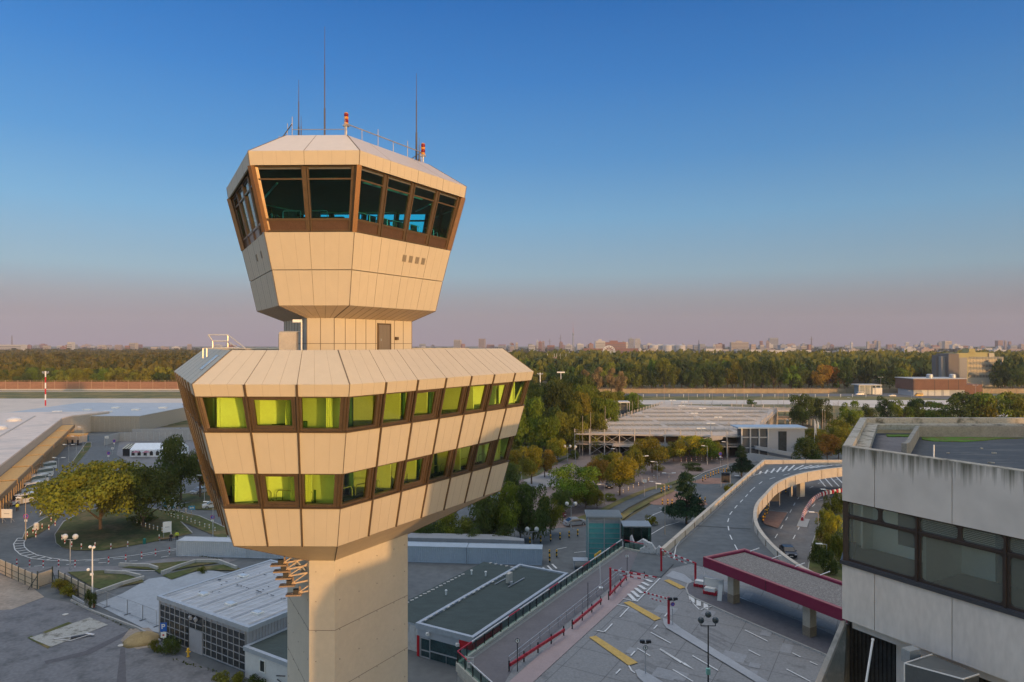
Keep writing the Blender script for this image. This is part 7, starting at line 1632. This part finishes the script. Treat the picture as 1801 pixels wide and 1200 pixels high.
# ------------------------------------------------------------ left foreground: yard wall, low walls, site fence
ywm = mat('yard_wall', (.46, .38, .28), rough=.9, var=.12, scale=.8, col2=(.34, .29, .24), thr=.6); gpost = mat('fence_green', (.04, .055, .05), rough=.6)
pts = [(-60, 1000), (0, 1008), (57, 1034), (68, 1037)]; P = [G(*q) for q in pts]; o = empty('yard_wall', P[1], 0, 'tan concrete yard wall with dark posts at the left edge', 'wall')
mb = MB(); pb_ = MB()
for a, b_ in zip(P, P[1:]):
    a, b_ = a-P[1], b_-P[1]; mb.bar(a+Vector((0, 0, 1.05)), b_+Vector((0, 0, 1.05)), .12, 2.1); n = max(1, round((b_-a).length/2.4))
    for z in (.5, 1.3): pb_.bar(a+Vector((0, -.1, z)), b_+Vector((0, -.1, z)), .04, .05)
    for k in range(n): q = a.lerp(b_, k/n); pb_.box((q.x, q.y-.1, 1.15), (.1, .1, 2.3))
mb.build('panels', ywm, o); pb_.build('posts', gpost, o)
o = empty('yard_gate', G(79, 1034), 0, 'green framed gate between the two stretches of yard wall', 'gate'); a, b_ = G(66, 1037)-G(79, 1034), G(92, 1028)-G(79, 1034); mb = MB()
for z in (.3, 2.4): mb.bar(a+Vector((0, 0, z)), b_+Vector((0, 0, z)), .08, .08)
for q in (a, b_): mb.box((q.x, q.y, 1.3), (.14, .14, 2.6))
mb.tube(a, a+Vector((-1.5, -.5, -2.3))+Vector((0, 0, 2.3)), .04); mb.tube(a+Vector((0, 0, 2)), a+Vector((-1.2, -.3, 0)), .05); mb.tube(b_+Vector((0, 0, 2)), b_+Vector((1.0, -.5, 0)), .05); mb.build('frame', gpost, o); mb = MB(); mb.bar(a+Vector((0, .05, 1.2)), b_+Vector((0, .05, 1.2)), .05, 2.0); mb.build('leaf_panel', ywm, o)
pts = [(104, 1030), (163, 1061)]; P = [G(*q) for q in pts]; o = empty('yard_wall', P[0], 0, 'grey yard wall stretch running to the camera mast', 'wall'); a, b_ = Vector(), P[1]-P[0]; mb = MB(); mb.bar(a+Vector((0, 0, 1.0)), b_+Vector((0, 0, 1.0)), .12, 2.0); mb.build('panels', ywm, o); mb = MB(); n = 5
for k in range(n+1): q = a.lerp(b_, k/n); mb.box((q.x, q.y-.12, 1.15), (.1, .1, 2.3))
for z in (.5, 1.4): mb.bar(a+Vector((0, -.12, z)), b_+Vector((0, -.12, z)), .04, .05)
mb.tube(b_+Vector((0, -.1, 1.9)), b_+Vector((-1, -1.2, 0)), .04); mb.build('posts', gpost, o)
lwm = mat('low_wall', (.44, .42, .38), rough=.9, var=.14, scale=1)
for i, (pts, lb) in enumerate([([(210, 997), (262, 999), (277, 1004)], 'low pale retaining wall nearest the street'), ([(284, 1012), (318, 999), (344, 991), (385, 991), (416, 1003)], 'long angled low wall behind the pale yard'), ([(168, 1048), (212, 1032), (253, 1020)], 'low wall between grass patch and pale yard'), ([(185, 1010), (222, 1012), (247, 1018)], 'short low wall above the grass patch')]):
    P = [G(*q) for q in pts]; mb = MB()
    for a, b_ in zip(P, P[1:]): mb.bar((a.x, a.y, .32), (b_.x, b_.y, .32), .3, .64)
    tag(mb.build('low_wall', lwm), lb, 'wall')
P = [G(*q) for q in ((165, 1060), (188, 1069), (224, 1082), (251, 1092), (276, 1103))]
for i, (a, b_) in enumerate(zip(P, P[1:])):
    c = (a+b_)/2; d = b_-a; L_ = d.length; o = empty('site_fence', c, atan2(d.y, d.x), 'temporary wire fence panel, '+['nearest the camera mast', 'second from the camera mast', 'third from the camera mast', 'touching the glazed hall'][i], 'fence'); mb = MB()
    for x in (-L_/2+.05, L_/2-.05): mb.tube((x, 0, .1), (x, 0, 2.0), .03)
    for z in (.2, 2.0): mb.tube((-L_/2, 0, z), (L_/2, 0, z), .025)
    mb.build('frame', greym, o); mb = MB()
    for k in range(int(L_/.3)): x = -L_/2+.3*k; mb.bar((x, 0, .2), (x, 0, 2), .008, .008)
    for k in range(8): mb.bar((-L_/2, 0, .3+.22*k), (L_/2, 0, .3+.22*k), .008, .008)
    mb.build('mesh', greym, o); mb = MB(); mb.box((L_/2, 0, .06), (.25, .8, .14)); mb.build('foot_block', dark, o)
P = [G(125, 1058), G(165, 1078), G(242, 1107), G(282, 1130)]; mb = MB()
for a, b_ in zip(P, P[1:]): mb.bar((a.x, a.y, .15), (b_.x, b_.y, .15), .2, .3)
mb.build('kerb', kerbm, kind='structure')
o = empty('guard_rail', G(138, 1064), radians(-38), 'short steel guard rail at the end of the yard wall', 'guard rail'); mb = MB(); mb.b2(-2.0, 2.0, -.05, .05, .5, .85); mb.build('beam', steel, o); mb = MB(); mb.b2(-1.6, -1.5, 0, .1, 0, .6); mb.b2(1.5, 1.6, 0, .1, 0, .6); mb.build('posts', greym, o)
o = empty('parking_sign', G(288, 1146), .1, 'blue parking sign above a white plate near the glazed hall', 'sign'); mb = MB(); mb.tube((0, 0, 0), (0, 0, 3.2), .045); mb.build('post', white, o); mb = MB(); mb.b2(-.36, .36, -.09, -.05, 2.3, 3.3, 0); mb.b2(-.3, .3, -.09, -.05, 1.6, 2.25, 1)
mb.b2(-.2, -.1, -.1, -.09, 2.6, 3.15, 1); mb.b2(-.1, .12, -.1, -.09, 3.05, 3.15, 1); mb.b2(-.1, .12, -.1, -.09, 2.82, 2.92, 1); mb.b2(.08, .18, -.1, -.09, 2.88, 3.1, 1); mb.b2(-.1, .1, -.1, -.09, 1.8, 2.0, 2); mb.build('plate', [blue, white, redb], o)
mb = MB(); mb.lathe([(.16, 0), (.16, .15), (.11, .2), (.11, .75), (.16, .8), (.13, .95), (.02, 1.05)], 12); mb.tube((-.24, 0, .6), (.24, 0, .6), .07); o = mb.build('hydrant', yellow); o.location = G(331, 1156); tag(o, 'yellow hydrant at the foot of the glazed hall', 'hydrant')
mb = MB(); mb.lathe([(2.3, 0), (1.7, .35), (1.0, .75), (.3, .95), (.01, 1.0)], 14)
rs2 = random.Random(3); mb.v = [(x*rs2.uniform(.85, 1.2), y*rs2.uniform(.7, .95), z*rs2.uniform(.8, 1.1)) for x, y, z in mb.v]; o = mb.build('sand_heap', sand, smooth=True); o.location = G(250, 1128, 0)+Vector((0, 0, .08)); tag(o, 'weedy sand heap on the yard paving left of the glazed hall', 'heap')
mb = MB(); mb.bar((-1.8, -.4, .2), (.6, -.9, .2), .08, .06); mb.bar((-1.8, -.4, .2), (1.5, .8, .2), .08, .06); mb.bar((.6, -.9, .25), (2.0, .8, .25), .08, .06); mb.bar((1.2, .9, .3), (2.4, .5, .3), .3, .06); mb.box((.8, .2, .25), (1.6, .5, .08), 1, .5); o = mb.build('broken_frame', [rwb, dark]); o.location = G(125, 1124); tag(o, 'broken white frame lying on the old concrete slab', 'debris')
mb = MB(); mb.lathe([(.18, .0), (.05, .7), (.01, .72)], 10); o = mb.build('traffic_cone', redb); o.location = G(165, 1069); tag(o, 'red cone at the base of the camera mast', 'cone')
for k, (px, py) in enumerate(((115, 1082.5), (213, 1137))): mb = MB(); mb.tube((0, 0, .12), (0, 0, .15), .35, n=16); o = mb.build('manhole_cover', mat('pale_block', (.45, .45, .45))); o.location = G(px, py); tag(o, ['pale manhole cover above the old concrete slab', 'pale manhole cover left of the sand heap'][k], 'manhole cover')
mb = MB(); mb.lathe([(.25, 0), (.25, .9), (.15, 1.0)], 12); o = mb.build('litter_bin', mat('bin_teal', (.02, .16, .13))); o.location = G(254, 957); tag(o, 'teal litter bin at the edge of the grass island', 'bin')
mb = MB(); mb.lathe([(.45, 0), (.45, 1.2), (.3, 1.45), (.01, 1.5)], 12); o = mb.build('advertising_column', rwb); o.location = G(64, 933); tag(o, 'squat cream column on the small island at left', 'column')
# ================================================================== VEHICLES
glassk = mat('car_glass', (.02, .025, .03), rough=.08, spec=.8); tyre = mat('tyre', (.02, .02, .02), rough=.9); rimm = mat('rim', (.4, .4, .42), rough=.3, metal=.6); headm = mat('headlight', (.7, .7, .72), rough=.15)
def vehicle(p, rz, paintm, label, kind='car', name='parked_car', cat='car', group=None):
    o = empty(name, p, rz, label, cat, group)
    if kind == 'car': L_, Wd, zb_, zs, zt = 4.5, 1.8, .25, .88, 1.46; prof = [(-2.25, .35), (-2.2, .8), (-1.75, .92), (-1.35, .94), (-.55, 1.44), (.9, 1.46), (1.7, .98), (2.15, .92), (2.25, .4)]; win = [(-1.28, .95), (-.58, 1.38), (.88, 1.40), (1.6, .98)]
    else: L_, Wd, zb_, zs, zt = 5.2, 2.0, .3, 1.1, 2.2; prof = [(-2.6, .35), (-2.55, .95), (-2.0, 1.15), (-1.4, 1.95), (-.9, 2.15), (2.3, 2.2), (2.5, 2.0), (2.6, .4)]; win = [(-1.85, 1.2), (-1.35, 1.9), (2.35, 1.95), (2.4, 1.2)]
    mb = MB(); rings = []
    for y, s_, dz in ((-Wd/2, .96, 0), (-Wd/2+.08, 1, 0), (Wd/2-.08, 1, 0), (Wd/2, .96, 0)):
        rings.append([(x*s_, y*(1 if z < 1.0 else .88), z if z < 1.0 else z-.0) for x, z in [(-prof[0][0]*-1, .28)]+prof+[(prof[-1][0], .28)]])
    mb.loft(rings); mb.build('body', paintm, o)
    mb = MB()
    for s_ in (-1, 1): y0, y1 = s_*(Wd/2+.012), s_*(Wd/2*.88+.012); mb.add([(win[0][0], y0-.0*s_, win[0][1]), (win[3][0], y0, win[3][1]), (win[2][0], y1, win[2][1]), (win[1][0], y1, win[1][1])], [[0, 1, 2, 3]])
    a, b_ = (prof[3], prof[4]) if kind == 'car' else (prof[2], prof[3]); e = Vector((b_[1]-a[1], 0, -(b_[0]-a[0]))).normalized()*-.015
    mb.add([(a[0]-.02, -Wd*.42, a[1]+.04), (a[0]-.02, Wd*.42, a[1]+.04), (b_[0]-.03, Wd*.38, b_[1]), (b_[0]-.03, -Wd*.38, b_[1])], [[0, 1, 2, 3]])
    if kind == 'car': mb.add([(1.7+.03, -Wd*.42, 1.02), (1.7+.03, Wd*.42, 1.02), (.95, Wd*.38, 1.47), (.95, -Wd*.38, 1.47)], [[0, 1, 2, 3]])
    mb.build('windows', glassk, o, fix=False)
    for x in (-L_*.31, L_*.29):
        for s_ in (-1, 1):
            mb = MB(); mb.tube((0, -.11, 0), (0, .11, 0), .33, n=16); w_ = mb.build('wheel', tyre, o); w_.location = (x, s_*(Wd/2-.09), .33); mb = MB(); mb.tube((0, s_*.09, 0), (0, s_*.125, 0), .2, n=12); mb.build('rim', rimm, w_)
    for s_ in (-1, 1): mb = MB(); mb.box((-L_/2+.03, s_*Wd*.36, .72 if kind == 'car' else .85), (.1, .34, .15)); mb.build('headlight', headm, o)
    for s_ in (-1, 1): mb = MB(); mb.box((L_/2-.04, s_*Wd*.4, .8), (.08, .2, .25)); mb.build('tail_light', redlamp, o)
    mb = MB()
    for s_ in (-1, 1): mb.box((-.95 if kind == 'car' else -1.6, s_*(Wd/2+.12), 1.0 if kind == 'car' else 1.35), (.15, .2, .14))
    mb.box((-L_/2-.0, 0, .42), (.06, .5, .12), 1); mb.build('trim', [dark, white], o)
    return o
cp = {k: mat('car_'+k, c, rough=.3, spec=.5, coat=.15, var=.04) for k, c in dict(black=(.012, .014, .02), silver=(.30, .31, .32), red=(.16, .03, .03), white=(.62, .62, .60), blue=(.05, .10, .16)).items()}
vehicle(G(1386, 976, .13), radians(82), cp['black'], 'black car driving on the lower road inside the bridge curve', name='moving_car')
vehicle(G(1011, 924), radians(-160), cp['silver'], 'silver parked car at the thicket end near the double globe lamp'); vehicle(G(984, 907), radians(100), cp['red'], 'dark red car parked behind the thicket'); vehicle(G(1072, 857), radians(80), cp['black'], 'dark car parked under the yellow green tree')
vehicle(G(312, 760), 0, cp['blue'], 'blue grey car left of the two parked in the hoarding yard'); vehicle(G(331, 760), .3, cp['black'], 'dark car between the blue grey cars near the tower'); vehicle(G(352, 868), 1.2, cp['silver'], 'silver car under the dark trees left of the tower'); vehicle(G(376, 893), .5, cp['white'], 'white car half behind the left edge of the tower')
vehicle(G(1569, 697.5), 0, cp['white'], 'white car on the forecourt by the gatehouse'); vehicle(G(1512, 695), 0, cp['white'], 'white van beneath the orange trees', kind='van', name='parked_van', cat='van')
for i, (px, py) in enumerate(((40, 886), (54, 865), (64, 850), (73, 838), (80, 827))):
    vv = vehicle(G(px, py), radians(63+180+180), cp['white'], ['front van of the white queue with red bonnet and open door', 'second white van of the queue by the terminal', 'third white van of the queue by the terminal', 'fourth white van of the queue by the terminal', 'rearmost white van of the queue by the terminal'][i], 'van', 'parked_van', 'van', 'white vans queuing at the terminal kerb')
    mb = MB(); mb.box((.4, 0, 2.24), (.8, .6, .12)); mb.build('roof_box', greym, vv)
    if i == 0: mb = MB(); mb.loft([[(-2.62, -.95, .5), (-2.62, .95, .5), (-2.1, .95, 1.12), (-2.1, -.95, 1.12)], [(-2.66, -.95, .5), (-2.66, .95, .5), (-2.14, .95, 1.16), (-2.14, -.95, 1.16)]]); mb.build('bonnet', red, vv); mb = MB(); mb.box((-1.0, -1.6, 1.2), (.08, 1.1, 1.5)); mb.build('open_door', cp['white'], vv)
vehicle(G(1616, 697), 0, yellow, 'yellow truck before the red brick hall', kind='van', name='parked_truck', cat='truck')
# ================================================================== PEOPLE
skin = mat('skin', (.38, .22, .15), rough=.6); navy = mat('trousers_dark', (.02, .022, .03), rough=.9); hivis = mat('hi_vis', (.55, .62, .02), rough=.6); hairm = mat('hair', (.03, .02, .015)); helm = mat('helmet', (.7, .7, .68))
def person(p, rz, label, sit=False, top=None, hat=False, arms=0):
    o = empty('person', p, rz, label, 'person'); z0 = -.38 if sit else 0
    if sit: V = [(0, 0, .95), (0, -.02, 1.2), (0, -.04, 1.42), (0, -.05, 1.52), (.11, -.05, .92), (.13, -.48, .93), (.13, -.5, .48), (.13, -.62, .42), (-.11, -.05, .92), (-.13, -.48, .93), (-.13, -.5, .48), (-.13, -.62, .42), (.2, -.03, 1.4), (.26, -.1, 1.14), (.2, -.32, 1.04), (-.2, -.03, 1.4), (-.26, -.1, 1.14), (-.2, -.32, 1.04)]
    else: V = [(0, 0, .95), (0, 0, 1.2), (0, 0, 1.42), (0, -.01, 1.52), (.1, 0, .88), (.12, -.03, .5), (.13, .0, .09), (.13, -.14, .04), (-.1, 0, .88), (-.12, .03, .5), (-.14, .06, .09), (-.14, -.08, .04), (.2, 0, 1.4), (.27, .02, 1.13), (.25, -.12, .9), (-.2, 0, 1.4), (-.27, .02, 1.13), (-.25, -.10, .9)]
    E = [(0, 1), (1, 2), (2, 3), (0, 4), (4, 5), (5, 6), (6, 7), (0, 8), (8, 9), (9, 10), (10, 11), (2, 12), (12, 13), (13, 14), (2, 15), (15, 16), (16, 17)]
    rad = [.15, .14, .13, .06, .09, .065, .045, .045, .09, .065, .045, .045, .06, .045, .035, .06, .045, .035]
    V = [Vector(v)+Vector((0, 0, z0)) for v in V]
    for wrist in (14, 17):                                # palm, fingers and thumb as short chains
        w = V[wrist]; s_ = 1 if w.x > 0 else -1; d = Vector((0, -.3, -1)).normalized() if not sit else Vector((0, -1, -.2)).normalized(); V.append(w+d*.08); rad.append(.03); E.append((wrist, len(V)-1)); pi_ = len(V)-1
        for k, ln in enumerate((.065, .078, .082, .07)): V.append(V[pi_]+Vector(((k-1.5)*.02, 0, 0))+d*ln+Vector((0, -.02, 0))); rad.append(.009); E.append((pi_, len(V)-1))
        V.append(w+d*.05+Vector((-s_*.055, -.03, 0))); rad.append(.011); E.append((pi_, len(V)-1))
    # head
    V += [V[3]+Vector((0, -.01, .06)), V[3]+Vector((0, -.02, .14)), V[3]+Vector((0, -.015, .22))]; rad += [.075, .098, .07]; b_ = len(V); E += [(3, b_-3), (b_-3, b_-2), (b_-2, b_-1)]
    V.append(V[b_-2]+Vector((0, -.105, -.01))); rad.append(.018); E.append((b_-2, b_))
    me = bpy.data.meshes.new('body'); me.from_pydata(V, E, []); body = bpy.data.objects.new('body', me); COL.objects.link(body); body.parent = o
    md = body.modifiers.new('Skin', 'SKIN'); 
    for i, v in enumerate(me.skin_vertices[0].data): v.radius = (rad[i], rad[i])
    me.skin_vertices[0].data[0].use_root = True; body.modifiers.new('Sub', 'SUBSURF').levels = 1; body.modifiers['Sub'].render_levels = 1; md.use_smooth_shade = True; me.materials.append(skin)
    hz = V[b_-2]
    mb = MB(); mb.lathe([(.075, -.14), (.115, -.04), (.118, .04), (.09, .11), (.01, .14)], 12, (hz.x, hz.y+.02, hz.z+.03)); mb.build('helmet' if hat else 'hair', helm if hat else hairm, o, smooth=True)
    mb = MB()
    for s_ in (-1, 1): mb.box((hz.x+s_*.035, hz.y-.092, hz.z+.015), (.018, .012, .01))
    mb.box((hz.x, hz.y-.088, hz.z-.05), (.05, .012, .008)); mb.build('face', dark, o)
    def ringz(z, rx, ry, cy=0): return [(rx*cos(2*pi*i/14), cy+ry*sin(2*pi*i/14), z) for i in range(14)]
    c1 = V[1].y; mb = MB(); mb.loft([ringz(.86+z0, .17, .13, V[0].y), ringz(1.1+z0, .165, .13, c1), ringz(1.35+z0, .21, .135, c1), ringz(1.47+z0, .14, .10, c1), ringz(1.5+z0, .07, .07, c1)])
    for sh_, el in ((12, 13), (15, 16)): mb.tube(V[sh_], V[el], .075, .06, 10); mb.tube(V[el], V[el+1], .06, .045, 10)
    mb.build('jacket', top or hivis, o, smooth=True); mb = MB()
    if not sit: mb.box((0, -.137, 1.12+z0), (.3, .01, .05)); mb.box((0, .137, 1.12+z0), (.3, .01, .05)); mb.build('reflective_band', steel, o)
    mb = MB(); mb.loft([ringz(.94+z0, .165, .125, V[0].y), ringz(.82+z0, .175, .13, V[0].y)])
    for h_, k_, f_ in ((4, 5, 6), (8, 9, 10)): mb.tube(V[h_], V[k_], .10, .075, 10); mb.tube(V[k_], V[f_], .075, .06, 10)
    mb.build('trousers', navy, o, smooth=True); mb = MB()
    for a, b_ in ((6, 7), (10, 11)): mb.tube(V[a]+Vector((0, .05, -.03)), V[b_]+Vector((0, -.03, 0)), .055, .045, 8)
    mb.build('shoes', blackm, o); return o
person(G(311, 951), .4, 'person standing in yellow high visibility jacket beside the notice board'); person(G(30.5, 899), 1.0, 'person in yellow high visibility vest in front of the red van bonnet')
pb = G(301, 951); person(pb, .3, 'person sitting in dark clothes on the bench under the notice board', sit=True, top=navy, hat=True)
o = empty('bench', pb+Vector((-.8, .1, 0)), .3, 'low bench with people beside the notice board', 'bench'); mb = MB(); mb.b2(-1.3, 1.3, -.2, .2, .4, .46); mb.build('seat', mat('bench_wood', (.2, .12, .07)), o); mb = MB()
for x in (-1.1, 1.1): mb.b2(x-.05, x+.05, -.18, .18, 0, .4)
mb.build('legs', greym, o)
# ================================================================== HAZE
hz = bpy.data.materials.new('haze_air'); hz.use_nodes = True; N = hz.node_tree.nodes; L = hz.node_tree.links
for x in list(N):
    if x.type == 'BSDF_PRINCIPLED': N.remove(x)
pv_ = N.new('ShaderNodeVolumePrincipled'); pv_.inputs['Color'].default_value = (.80, .82, .92, 1); pv_.inputs['Density'].default_value = .00007; pv_.inputs['Anisotropy'].default_value = 0.0
L.new(pv_.outputs[0], N['Material Output'].inputs['Volume'])
mb = MB(); mb.b2(-4600, 4600, -250, 5600, -1.5, 255); mb.build('haze', hz, kind='stuff')
